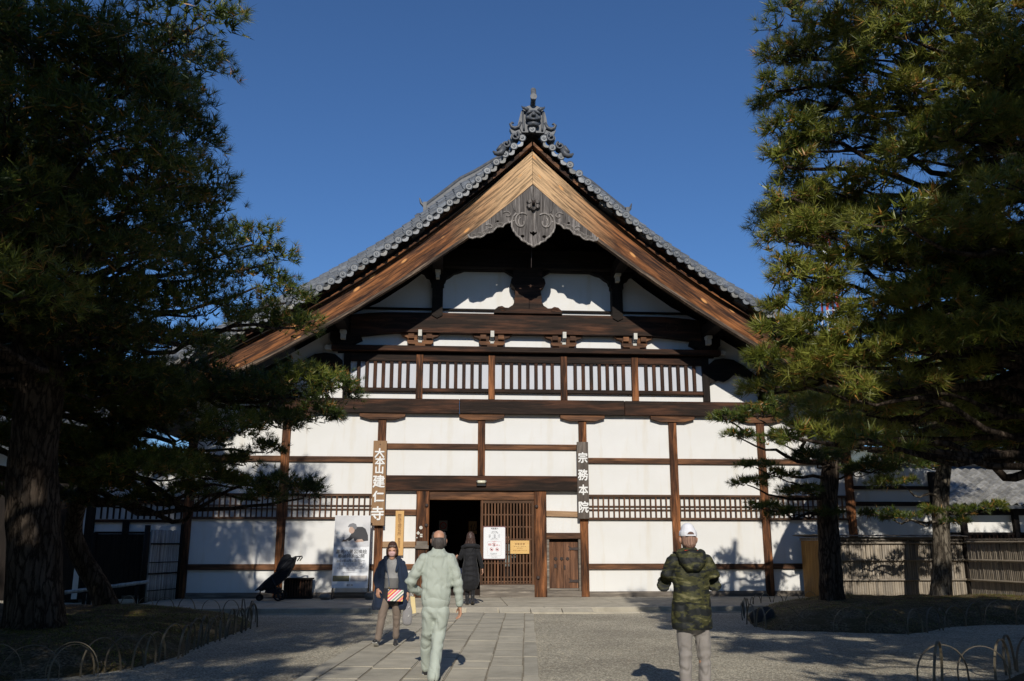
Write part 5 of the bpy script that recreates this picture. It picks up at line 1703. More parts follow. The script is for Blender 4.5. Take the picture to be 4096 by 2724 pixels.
# 1. man in pale green work clothes, walking away
GX, GY = -2.26, -13.62
g = tag(empty('person', (GX, GY, .035)), 'balding man in pale green work jacket and trousers walking away on the path', 'person')
GREEN = cloth('pale_green_twill', (.42, .46, .40), .7, .07)
body = organic('body', head_lofts((.035, .02, 1.535 - .035)) + [[(.03, .0, 1.44, .055, .06), (.028, -.015, 1.33, .062, .062)], [(.02, 0, 1.28, .15, .085), (.015, 0, .85, .13, .085)],
        [(.26, .0, 1.0, .035), (.285, .04, .76, .026)], [(-.07, .12, .45, .05), (-.085, .25, .12, .04)], [(.04, .0, .45, .05), (.02, -.22, .14, .04)]]
        + hand((.287, .045, .765), (.05, .1, -1), (-.4, .9, 0), .95, .75, (-.9, .1, 0)), .0095, SKIN, g, 2)
organic('hair', [[(.035, -.042, 1.395, .048, .036), (.035, -.042, 1.43, .064, .054), (.035, -.034, 1.46, .0765, .071), (.035, -.031, 1.488, .0765, .071)], [(-.038, -.012, 1.45, .015, .058), (-.038, -.006, 1.555, .014, .060)], [(.108, -.012, 1.45, .015, .058), (.108, -.006, 1.555, .014, .060)], [(-.025, .03, 1.583, .018, .045), (.095, .03, 1.583, .018, .045)]], .008, hairmat('thin_black_hair', (.055, .045, .04), .7), g, 2)
fo = [((-.28, .02, 1.02), (.4, 0, 1), .16, .007, 75), ((.25, 0, 1.0), (-.2, 0, 1), .13, .006, 70), ((.20, .02, 1.2), (.7, 0, 1), .10, .006, 60), ((-.02, -.1, .92), (.5, 0, 1), .18, .006, 45), ((.1, -.1, 1.05), (1, 0, .5), .15, .004, 40)]
jk = organic('jacket', [[(.03, -.01, 1.375, .085, .08), (.03, -.012, 1.33, .13, .095)], [(.025, 0, 1.30, .165, .10), (.022, .0, 1.2, .178, .112), (.02, 0, 1.05, .172, .115), (.015, 0, .92, .172, .118), (.012, 0, .84, .165, .112)],
        [(-.135, 0, 1.29, .072, .075), (-.225, .0, 1.14, .066, .07), (-.285, .02, 1.03, .062, .068), (-.27, .08, .97, .056, .06), (-.17, .19, .92, .048, .05)],
        [(.165, 0, 1.29, .074, .076), (.225, -.01, 1.14, .066, .07), (.262, .0, 1.0, .060, .062), (.282, .03, .83, .046, .050)]], .0095, GREEN, g, 2, .0065, (10, 10, 6), folds=fo)
organic('waistband', [[(.012, 0, .80, .160, .114), (.012, 0, .832, .164, .118)]], .009, GREEN, g, 2)
organic('collar', [[(.032, -.015, 1.355, .080, .078), (.032, -.012, 1.405, .068, .070)]], .007, GREEN, g, 1)
organic('cuff', [[(.282, .03, .80, .044, .048), (.281, .028, .855, .047, .05)]], .006, GREEN, g, 1)
box('collar_seam', -.13, .18, -.128, -.122, 1.165, 1.170, GREEN, g, 0) if 0 else None
fo = [((-.02, -.08, .66), (.8, 0, .6), .12, .008, 60), ((-.07, .05, .42), (.3, 0, 1), .10, .008, 60), ((.05, -.05, .4), (-.3, 0, 1), .12, .007, 55), ((0, -.18, .14), (.2, 0, 1), .08, .006, 80)]
organic('trousers', [[(.01, 0, .80, .132, .095), (.01, 0, .72, .146, .112)], [(-.065, .01, .72, .085, .10), (-.07, .07, .50, .074, .082), (-.085, .13, .42, .07, .078), (-.09, .22, .22, .062, .068), (-.088, .27, .085, .060, .066)],
        [(.085, .0, .72, .088, .105), (.055, .01, .5, .078, .085), (.045, -.03, .40, .072, .08), (.02, -.18, .18, .066, .07), (.005, -.25, .05, .068, .078)]], .0095, GREEN, g, 2, .0065, (8, 8, 3.2), folds=fo)
shoe('shoe', (-.088, .27, -.015), (-.098, .46, -.01), BLACKSHOE, WSOLE, g)
shoe('shoe', (.0, -.28, -.01), (.0, -.08, -.025), BLACKSHOE, WSOLE, g)
# jacket pleats and seams

# 2. man in a camouflage jacket and white cap, standing with his back to us
CX_, CY_ = .30, -15.15
c = tag(empty('person', (CX_, CY_, 0)), 'man in camouflage jacket, grey jeans and white cap seen from behind', 'person')
def camo():
    m, nt_, b, o = new_mat('camouflage_cloth')
    v = coords(nt_, (2.0, 2.0, 6.8), rand=False)
    n = N(nt_, 'ShaderNodeTexNoise', Scale=2.3, Detail=4, Roughness=.62, Distortion=.8)
    nt_.links.new(v, n.inputs['Vector'])
    v2 = coords(nt_, (1, 1, 1.4), rand=False)
    n2 = N(nt_, 'ShaderNodeTexNoise', Scale=26, Detail=3, Roughness=.7)
    nt_.links.new(v2, n2.inputs['Vector'])
    ad = N(nt_, 'ShaderNodeMath', operation='MULTIPLY_ADD'); ad.inputs[1].default_value = .22; nt_.links.new(n2.outputs['Fac'], ad.inputs[0]); nt_.links.new(n.outputs['Fac'], ad.inputs[2])
    r = nt_.nodes.new('ShaderNodeValToRGB'); r.color_ramp.interpolation = 'LINEAR'
    e = r.color_ramp.elements
    while len(e) < 6: e.new(.5)
    for k, (p, cc) in enumerate([(.56, (.014, .016, .016)), (.60, (.022, .024, .016)), (.63, (.062, .060, .022)), (.665, (.040, .042, .018)), (.72, (.095, .09, .034)), (.80, (.18, .165, .08))]):
        e[k].position = p; e[k].color = (*cc, 1)
    nt_.links.new(ad.outputs[0], r.inputs[0]); nt_.links.new(r.outputs[0], b.inputs['Base Color'])
    b.inputs['Roughness'].default_value = .65; b.inputs['Specular IOR Level'].default_value = .25
    bump(nt_, b, n2.outputs['Fac'], .12, .004)
    return m
CAMO = camo(); JEANS = cloth('grey_jeans', (.27, .245, .225), .9, .14, 220, .2); CAPW = cloth('white_cotton', (.80, .80, .84), .8, .03)
organic('body', head_lofts((-.005, .02, 1.545)) + [[(-.005, .0, 1.46, .058, .062), (-.005, -.02, 1.36, .065, .065)], [(0, 0, 1.3, .15, .09), (0, 0, .85, .13, .09)],
        [(-.24, .15, 1.10, .034), (-.10, .36, 1.22, .028)], [(.24, .15, 1.10, .034), (.08, .38, 1.22, .028)], [(-.085, 0, .45, .05), (-.09, 0, .1, .042)], [(.095, 0, .45, .05), (.10, 0, .1, .042)]]
        + hand((-.09, .37, 1.23), (.5, .3, .7), (0, .3, 1), .95, .6, (1, 0, 0)) + hand((.07, .39, 1.23), (-.5, .3, .7), (0, .3, 1), .95, .6, (-1, 0, 0)), .0095, SKIN, c, 2)
box('phone', -.06, .05, .44, .45, 1.28, 1.42, M['metal_dark'], c)
organic('shaved_hair', [[(-.005, -.028, 1.52, .076, .078), (-.005, -.015, 1.57, .078, .085)]], .008, hairmat('shaved_grey_hair', (.30, .175, .125), .8), c, 2)
cp = organic('cap', [[(-.005, .005, 1.585, .092, .106), (-.005, .005, 1.612, .089, .102), (-.005, .01, 1.632, .074, .085)]], .008, CAPW, c, 2, cut=[((0, 0, 1.575), (0, 0, -1))])
organic('cap_brim', [[(-.06, .11, 1.605, .03, .008), (.05, .11, 1.605, .03, .008)], [(-.05, .16, 1.597, .02, .007), (.04, .16, 1.597, .02, .007)]], .007, CAPW, cp, 2)
MB().tube([(-.005 + .036 * math.cos(t), -.103 + .004 * abs(math.cos(t)), 1.592 + .028 * math.sin(t)) for t in np.linspace(0, math.pi, 11)], .0045, 5).build('cap_opening_rim', CAPW, cp)
prism('cap_opening', [(-.005 + .033 * math.cos(t), 1.593 + .024 * math.sin(t)) for t in np.linspace(0, math.pi, 11)], -.1045, -.100, plain('cap_gap', (.16, .1, .08), .9, .05, bmp=0), cp)
box('cap_strap', -.055, .045, -.1065, -.1045, 1.577, 1.590, CAPW, cp, 0)
fo = [((-.25, 0, 1.15), (.5, 0, 1), .13, .008, 60), ((.25, 0, 1.15), (-.5, 0, 1), .13, .008, 60), ((-.1, -.12, 1.0), (1, 0, .35), .22, .007, 34), ((.12, -.1, .92), (1, 0, -.3), .2, .006, 36), ((0, -.1, .8), (1, 0, 0), .2, .008, 26)]
organic('jacket', [[(0, -.01, 1.40, .10, .09), (0, -.01, 1.36, .16, .11)], [(0, 0, 1.32, .185, .115), (0, 0, 1.2, .195, .13), (0, 0, 1.05, .178, .135), (0, 0, .9, .19, .14), (-.005, 0, .76, .205, .15), (-.005, 0, .70, .205, .15)],
        [(-.165, 0, 1.325, .076, .08), (-.235, .02, 1.19, .072, .078), (-.262, .06, 1.10, .066, .07), (-.20, .2, 1.12, .056, .06), (-.13, .31, 1.2, .046, .05)],
        [(.165, 0, 1.325, .076, .08), (.235, .02, 1.19, .074, .078), (.262, .06, 1.10, .068, .07), (.20, .2, 1.12, .056, .06), (.11, .33, 1.2, .046, .05)]], .009, CAMO, c, 2, .010, (7, 7, 4.5), folds=fo, cut=[((0, 0, .685), (0, 0, -1))])
organic('hood', [[(-.10, -.05, 1.405, .05, .05), (-.085, -.115, 1.345, .055, .05), (-.035, -.145, 1.285, .055, .045), (.035, -.145, 1.285, .055, .045), (.085, -.115, 1.345, .055, .05), (.10, -.05, 1.405, .05, .05)], [(0, -.10, 1.39, .10, .055), (0, -.12, 1.32, .075, .05)]], .009, CAMO, c, 3, .005, (14, 14, 10))
organic('neck_lining', [[(-.005, -.012, 1.40, .076, .074), (-.005, -.008, 1.445, .068, .068)]], .007, cloth('dark_collar', (.03, .03, .032)), c, 1)
MB().tube([(-.088, -.02, 1.422), (-.07, -.078, 1.430), (-.005, -.096, 1.434), (.06, -.078, 1.430), (.078, -.02, 1.422)], .009, 6).build('orange_piping', plain('orange_piping', (.85, .08, .03), .6, .02, bmp=0), c, True)
fo = [((-.09, -.02, .42), (.15, 0, 1), .10, .007, 70), ((.10, -.02, .42), (-.15, 0, 1), .10, .008, 70), ((-.08, 0, .12), (0, 0, 1), .1, .005, 80), ((.1, 0, .12), (0, 0, 1), .1, .005, 80)]
organic('trousers', [[(0, 0, .80, .15, .11), (0, 0, .74, .155, .12)], [(-.085, 0, .72, .08, .10), (-.088, .0, .55, .073, .085), (-.09, .0, .42, .062, .07), (-.09, .0, .25, .059, .066), (-.088, 0, .05, .060, .07)],
        [(.088, 0, .72, .08, .10), (.092, 0, .55, .073, .085), (.10, .0, .42, .064, .07), (.098, 0, .25, .059, .066), (.098, 0, .05, .060, .07)]], .010, JEANS, c, 2, .009, (10, 10, 4), folds=fo)
shoe('shoe', (-.09, -.06, 0), (-.12, .17, 0), BLACKSHOE, DSOLE, c); shoe('shoe', (.10, -.06, 0), (.13, .17, 0), BLACKSHOE, DSOLE, c)

# 3. woman walking towards us
WX, WY = -2.97, -10.25
w = tag(empty('person', (WX, WY, .02)), 'woman in navy coat and face mask walking towards the camera with a striped handbag', 'person')
NAVY = cloth('navy_wool', (.022, .032, .058), .9, .1); CHECK = cloth('brown_check_wool', (.20, .155, .125), .9, .12, 90, .25)
organic('body', head_lofts((0, -.02, 1.42), -1) + [[(0, 0, 1.34, .048, .05), (0, 0, 1.26, .055, .055)], [(0, 0, 1.2, .13, .085), (0, 0, .8, .125, .085)],
        [(-.2, -.02, .98, .03), (-.20, -.10, .84, .023)], [(.21, 0, .95, .03), (.26, -.03, .76, .024)]]
        + hand((-.20, -.105, .845), (.05, -.35, -1), (.8, -.6, 0), .92, .8, (.6, .5, -.2)) + hand((.265, -.03, .755), (.05, 0, -1), (-.2, -1, 0), .9, 1.3, (-1, 0, 0)), .0095, SKIN, w, 2)
organic('hair', [[(0, .03, 1.38, .088, .075), (0, .02, 1.44, .096, .098), (0, .01, 1.50, .076, .088)], [(-.075, -.01, 1.37, .022, .04), (-.075, -.03, 1.45, .022, .045)], [(.075, -.01, 1.37, .022, .04), (.075, -.03, 1.45, .022, .045)], [(-.05, -.078, 1.492, .026, .018), (.05, -.078, 1.492, .026, .018)]], .008, hairmat('brown_bob_hair', (.06, .028, .018)), w, 2, .003, (60, 60, 8))
organic('face_mask', [[(0, -.098, 1.365, .050, .028), (0, -.112, 1.395, .060, .026)]], .007, cloth('pink_mask', (.66, .42, .40), .8, .2, 40), w, 2)
for s in (-1, 1):
    blob('eye', (s * .03, -.104, 1.433), (.009, .004, .003), M['ink'], w)
organic('sweater', [[(0, -.005, 1.31, .058, .06), (0, -.005, 1.27, .07, .065)], [(0, -.01, 1.22, .13, .09), (0, -.01, 1.0, .125, .10)]], .009, cloth('light_grey_knit', (.34, .33, .32), .95, .2, 60, .4), w, 2)
organic('sweater_band', [[(0, -.012, .99, .132, .105), (0, -.012, .86, .13, .105)]], .009, cloth('mid_grey_knit', (.15, .145, .14), .95, .2, 60, .4), w, 2)
organic('sweater_hem', [[(0, -.012, .85, .135, .108), (0, -.012, .70, .138, .11)]], .009, cloth('dark_grey_knit', (.035, .035, .04), .95, .2, 60, .4), w, 2)
organic('coat', [[(-.12, .02, 1.25, .062, .10), (-.145, .02, 1.05, .075, .12), (-.17, .02, .85, .088, .13), (-.20, .02, .58, .10, .15)], [(.12, .02, 1.25, .062, .10), (.145, .02, 1.05, .072, .12), (.17, .02, .85, .085, .13), (.19, .02, .60, .09, .14)], [(0, .06, 1.26, .14, .06), (0, .07, .95, .15, .07), (0, .07, .58, .18, .08)],
        [(-.155, 0, 1.22, .062, .07), (-.215, 0, 1.06, .058, .062), (-.225, -.03, .98, .055, .058), (-.205, -.085, .88, .044, .048)], [(.155, 0, 1.22, .062, .07), (.21, 0, 1.05, .056, .06), (.235, 0, .95, .052, .056), (.26, -.02, .82, .044, .046)]], .009, NAVY, w, 2, .008, (9, 9, 4), cut=[((0, 0, .54), (0, 0, -1))])
organic('collar', [[(-.10, -.05, 1.24, .035, .04), (-.105, .0, 1.32, .035, .04), (-.06, .07, 1.34, .035, .04), (.06, .07, 1.34, .035, .04), (.105, .0, 1.32, .035, .04), (.10, -.05, 1.24, .035, .04)], [(-.10, -.06, 1.23, .03), (-.075, -.10, 1.12, .02)], [(.10, -.06, 1.23, .03), (.075, -.10, 1.12, .02)]], .009, NAVY, w, 2)
organic('trousers', [[(0, 0, .78, .13, .10), (0, 0, .70, .135, .105)], [(-.08, -.01, .68, .075, .085), (-.13, -.08, .42, .062, .07), (-.17, -.13, .12, .050, .056)], [(.08, 0, .68, .078, .085), (.095, .05, .4, .062, .07), (.088, .10, .13, .05, .056)]], .010, CHECK, w, 2, .006, (10, 10, 4), folds=[((-.12, -.08, .42), (0, 0, 1), .08, .005, 60), ((.09, .0, .4), (0, 0, 1), .08, .004, 60)])
for p0, p1 in (((-.175, -.13, .12), (-.18, -.14, .05)), ((.088, .10, .13), (.088, .10, .05))):
    organic('sock', [[(*p0, .035), (*p1, .034)]], .008, NAVY, w, 1)
shoe('shoe', (-.185, -.12, .0), (-.205, -.31, .075), BLACKSHOE, WSOLE, w, .042); shoe('shoe', (.088, .12, 0), (.092, -.08, 0), BLACKSHOE, WSOLE, w, .042)
def stripes():
    m, nt_, b, o = new_mat('striped_canvas')
    tc = nt_.nodes.new('ShaderNodeTexCoord'); mp = nt_.nodes.new('ShaderNodeMapping')
    mp.inputs['Rotation'].default_value = (0, R(-48), 0)
    nt_.links.new(tc.outputs['Object'], mp.inputs[0])
    sp_ = nt_.nodes.new('ShaderNodeSeparateXYZ'); nt_.links.new(mp.outputs[0], sp_.inputs[0])
    ml = N(nt_, 'ShaderNodeMath', operation='MULTIPLY'); ml.inputs[1].default_value = 5.2; nt_.links.new(sp_.outputs[0], ml.inputs[0])
    fr_ = N(nt_, 'ShaderNodeMath', operation='FRACT'); nt_.links.new(ml.outputs[0], fr_.inputs[0])
    r = nt_.nodes.new('ShaderNodeValToRGB'); r.color_ramp.interpolation = 'CONSTANT'
    e = r.color_ramp.elements
    cs = [(.85, .62, .18), (.75, .08, .10), (.80, .76, .66), (.80, .16, .30), (.82, .78, .68), (.25, .33, .25), (.80, .76, .66), (.08, .10, .18), (.82, .42, .15), (.75, .10, .22)]
    while len(e) < len(cs): e.new(.5)
    for k, cc in enumerate(cs): e[k].position = k / len(cs); e[k].color = (*cc, 1)
    nt_.links.new(fr_.outputs[0], r.inputs[0]); nt_.links.new(r.outputs[0], b.inputs['Base Color']); b.inputs['Roughness'].default_value = .7
    return m
hbg = tag(prism('handbag', [(-.035, .835), (.205, .82), (.19, .655), (-.04, .665)], -.20, -.15, stripes()), 'small handbag with diagonal rainbow stripes worn across the woman in navy', 'handbag')
hbg.location = (WX, WY, .035)
t = MB().tube([(-.02, -.175, .84), (-.03, -.15, .95), (-.06, -.135, 1.1), (-.085, -.10, 1.22), (-.09, -.02, 1.30)], .008, 5).build('bag_strap', cloth('slate_strap', (.10, .12, .16)), hbg)
t = MB().tube([(-.02, -.175, .84), (.0, -.175, .845), (.17, -.175, .83)], .006, 5).build('zip', M['iron'], hbg)
MB().tube([(-.02, -.185, .845), (-.02, -.185, .87)], .012, 8).build('bag_ring', plain('brass', (.6, .42, .2), .35, .05, bmp=0, metallic=.8), hbg)
tb = tag(organic('tote_bag', [[(.27, -.03, .60, .045, .03), (.265, -.03, .5, .075, .035), (.26, -.03, .38, .08, .04), (.26, -.03, .32, .07, .035)]], .009, cloth('grey_felt', (.26, .25, .25), .95, .06), None, 2), 'grey soft tote bag carried low beside the woman in navy', 'bag')
tb.location = (WX, WY, .035)
for x in (-.02, .03):
    MB().tube([(.25 + x, -.05, .60), (.262, -.05, .72), (.275 + x, -.03, .75)], .006, 5).build('bag_handle', cloth('felt_strap', (.22, .21, .21)), tb)
for dz in (0.55, .42): MB().tube([(.275, -.072, dz), (.285, -.076, dz + .012), (.29, -.072, dz + .028)], .004, 5).build('bag_print', M['letter_white'], tb)
yb = tag(prism('paper_bag', [(.30, .72), (.37, .71), (.395, .47), (.34, .46), (.31, .6)], -.02, .05, plain('cream_paper', (.72, .58, .30), .7, .05)), 'cream paper bag hanging behind the grey tote bag', 'bag')
yb.location = (WX, WY, .035)
MB().tube([(.31, .0, .72), (.30, -.01, .78), (.34, .0, .72)], .004, 5).build('bag_handle', M['letter_white'], yb)

for q_ in (w, hbg, tb, yb):
    q_.scale = (.965, .965, .965)
# 4. woman in black going in at the door
BX_, BY_ = -1.62, -3.0
k_ = tag(empty('person', (BX_, BY_, .12)), 'woman with long brown hair in a long black quilted coat entering the door', 'person')
BLK = cloth('black_quilt', (.012, .012, .014), .75, .2, 30, .2, spec=.3)
organic('body', head_lofts((0, 0, 1.50)) + [[(0, 0, 1.42, .045, .05), (0, 0, 1.32, .055, .055)], [(0, 0, 1.25, .12, .08), (0, 0, .85, .12, .08)], [(-.26, .12, 1.08, .027), (-.29, .14, 1.06, .025)], [(.27, 0, .84, .026), (.285, 0, .80, .024)]]
        + hand((-.29, .14, 1.06), (-.3, .4, .2), (0, 0, 1), .9, .9, (0, 1, 0)) + hand((.285, 0, .80), (.15, 0, -1), (0, 1, 0), .9, .8, (-1, 0, 0)), .0095, SKIN, k_, 2)
organic('hair', [[(0, -.045, 1.28, .12, .05), (0, -.04, 1.40, .115, .075), (0, -.022, 1.50, .102, .112), (0, -.01, 1.57, .09, .10)], [(-.08, -.02, 1.42, .04, .05), (-.13, -.01, 1.30, .04, .03)], [(.08, -.02, 1.40, .04, .04), (.10, -.02, 1.30, .03, .03)]], .010, hairmat('long_brown_hair', (.055, .028, .02)), k_, 2, .008, (40, 40, 6))
organic('coat', [[(0, 0, 1.30, .16, .10), (0, 0, 1.15, .165, .12), (0, 0, 1.02, .15, .12), (0, 0, .85, .185, .14), (0, 0, .68, .21, .16), (0, 0, .52, .225, .17), (0, 0, .46, .20, .16)],
        [(-.15, 0, 1.28, .06, .065), (-.21, .02, 1.12, .055, .06), (-.23, .05, 1.05, .052, .055), (-.27, .12, 1.07, .04, .042)], [(.15, 0, 1.28, .06, .065), (.20, 0, 1.12, .056, .06), (.245, 0, .98, .05, .055), (.272, 0, .84, .04, .044)]], .010, BLK, k_, 3, .004, (9, 9, 4),
        folds=[((0, -.1, z), (0, 0, 1), .22, .006, 50) for z in (1.1, .9, .65)])
organic('collar', [[(-.19, -.05, 1.30, .04, .03), (-.10, -.10, 1.34, .05, .04), (.10, -.10, 1.34, .05, .04), (.20, -.05, 1.31, .045, .03)]], .010, BLK, k_, 2)
organic('trousers', [[(-.07, .02, .55, .065, .07), (-.065, .08, .3, .05, .055), (-.06, .08, .12, .048, .05)], [(.07, 0, .55, .065, .07), (.065, -.02, .3, .05, .055), (.06, -.06, .15, .045, .05)]], .010, BLK, k_, 2)
shoe('boot', (-.06, .05, 0), (-.065, .26, 0), BLACKSHOE, DSOLE, k_, .042, wedge=.2); shoe('boot', (.06, -.10, .06), (.06, .08, .0), BLACKSHOE, DSOLE, k_, .042, wedge=.16)
sb = tag(organic('shoulder_bag', [[(-.24, .04, .78, .07, .05), (-.24, .04, .60, .09, .06), (-.24, .04, .50, .08, .05)]], .010, cloth('navy_bag_cloth', (.02, .028, .06)), None, 2), 'navy shoulder bag on a chain held by the woman in black', 'bag')
sb.location = (BX_, BY_, .12)
MB().tube([(-.26, .05, .78), (-.29, .10, 1.0), (-.30, .13, 1.06)], .005, 5).build('bag_strap', M['iron'], sb)
MB().tube([(-.2, -.02, .80), (-.05, -.13, 1.1), (.06, -.13, 1.28), (.12, -.06, 1.33)], .007, 5).build('cross_strap', M['metal_dark'], sb)

# 5. visitor half hidden inside, behind the bars of the door
v_ = tag(empty('person', (-.52, .75, .15)), 'visitor in a grey top standing inside, glimpsed through the door lattice', 'person')
organic('body', head_lofts((0, 0, 1.50), -1) + [[(0, 0, 1.42, .05), (0, 0, 1.32, .055)], [(0, 0, 1.2, .12, .08), (0, 0, .9, .12, .08)], [(-.2, -.02, 1.0, .03), (-.2, -.1, .85, .025)], [(.2, -.02, 1.0, .03), (.2, -.1, .85, .025)]] + hand((-.2, -.1, .85), (0, -.3, -1), (.5, -1, 0), .9, .6, (1, 0, 0)) + hand((.2, -.1, .85), (0, -.3, -1), (-.5, -1, 0), .9, .6, (-1, 0, 0)), .014, SKIN, v_, 2)
organic('hair', [[(0, .02, 1.50, .085, .09), (0, .01, 1.56, .085, .09)]], .010, hairmat('dark_hair', (.03, .025, .02)), v_, 1)
organic('top', [[(0, 0, 1.28, .17, .1), (0, 0, 1.0, .16, .11), (0, 0, .8, .16, .11)], [(-.16, 0, 1.27, .06), (-.2, 0, 1.05, .05), (-.2, -.06, .9, .045)], [(.16, 0, 1.27, .06), (.2, 0, 1.05, .05), (.2, -.06, .9, .045)]], .010, cloth('grey_top', (.22, .25, .24)), v_, 2)
organic('trousers', [[(-.08, 0, .8, .085), (-.09, 0, .4, .065), (-.09, 0, .06, .05)], [(.08, 0, .8, .085), (.09, 0, .4, .065), (.09, 0, .06, .05)]], .010, BLK, v_, 2)
shoe('shoe', (-.09, .05, 0), (-.09, -.15, 0), BLACKSHOE, DSOLE, v_); shoe('shoe', (.09, .05, 0), (.09, -.15, 0), BLACKSHOE, DSOLE, v_)

# ------------------------------------------------------------------ pines
def needles_data(pos, dirs, scale, tint, per=34, L=.12, half=.0030):
    """bursts of long needles, one triangle each"""
    n = len(pos); m = per
    P_ = np.repeat(pos, m, 0); D = np.repeat(dirs, m, 0); S_ = np.repeat(scale, m)
    T_ = np.repeat(tint, m)
    rnd = rng.normal(size=(n * m, 3))
    perp = rnd - D * np.sum(rnd * D, 1, keepdims=True)
    perp /= np.linalg.norm(perp, axis=1, keepdims=True) + 1e-9
    th = np.radians(rng.uniform(12, 86, n * m))
    nd = D * np.cos(th)[:, None] + perp * np.sin(th)[:, None]
    back = rng.uniform(0, .07, n * m) * (th / 1.5)
    base = P_ - D * (back * S_)[:, None]
    ln = L * S_ * rng.uniform(.75, 1.15, n * m)
    tip = base + nd * ln[:, None]
    tip[:, 2] -= ln * .08 * rng.random(n * m)
    w = np.cross(nd, rng.normal(size=(n * m, 3)))
    w /= np.linalg.norm(w, axis=1, keepdims=True) + 1e-9
    w *= half
    co = np.empty((n * m, 3, 3), dtype=np.float32)
    co[:, 0] = base - w; co[:, 1] = base + w; co[:, 2] = tip
    tt = np.clip(T_ + rng.normal(0, .09, n * m), 0, .85)
    brown = (rng.random(n * m) < np.where(th > 1.15, .12, .012)) | (np.repeat(rng.random(n) < .035, m) & (rng.random(n * m) < .6))
    tt = np.where(brown, rng.uniform(.91, 1.0, n * m), tt)
    return co.reshape(-1, 3), tt.astype(np.float32)

def needles_mesh(name, parts):
    co = np.concatenate([p[0] for p in parts]); tt = np.concatenate([p[1] for p in parts])
    me = bpy.data.meshes.new(name)
    N_ = len(tt)
    me.vertices.add(N_ * 3); me.vertices.foreach_set('co', co.ravel())
    me.loops.add(N_ * 3); me.loops.foreach_set('vertex_index', np.arange(N_ * 3, dtype=np.int32))
    me.polygons.add(N_); me.polygons.foreach_set('loop_start', np.arange(0, N_ * 3, 3, dtype=np.int32))
    me.polygons.foreach_set('loop_total', np.full(N_, 3, dtype=np.int32))
    me.update(calc_edges=True)
    a = me.attributes.new('tint', 'FLOAT', 'FACE'); a.data.foreach_set('value', tt)
    me.materials.append(M['needles'])
    return me

def wiggle(a, b, amp, n=7, droop=0.0):
    a, b = Vector(a), Vector(b)
    out = []
    sd = random.uniform(0, 100)
    L = (b - a).length
    for i in range(n):
        t = i / (n - 1)
        p = a.lerp(b, t)
        k = math.sin(math.pi * t)
        q = Vector((noise.noise(Vector((sd, t * 3, 0))), noise.noise(Vector((sd + 9, t * 3, 0))), noise.noise(Vector((sd + 20, t * 3, 0)))))
        out.append(p + q * amp * L * k * 1.6 + Vector((0, 0, -droop * k * L)))
    return out

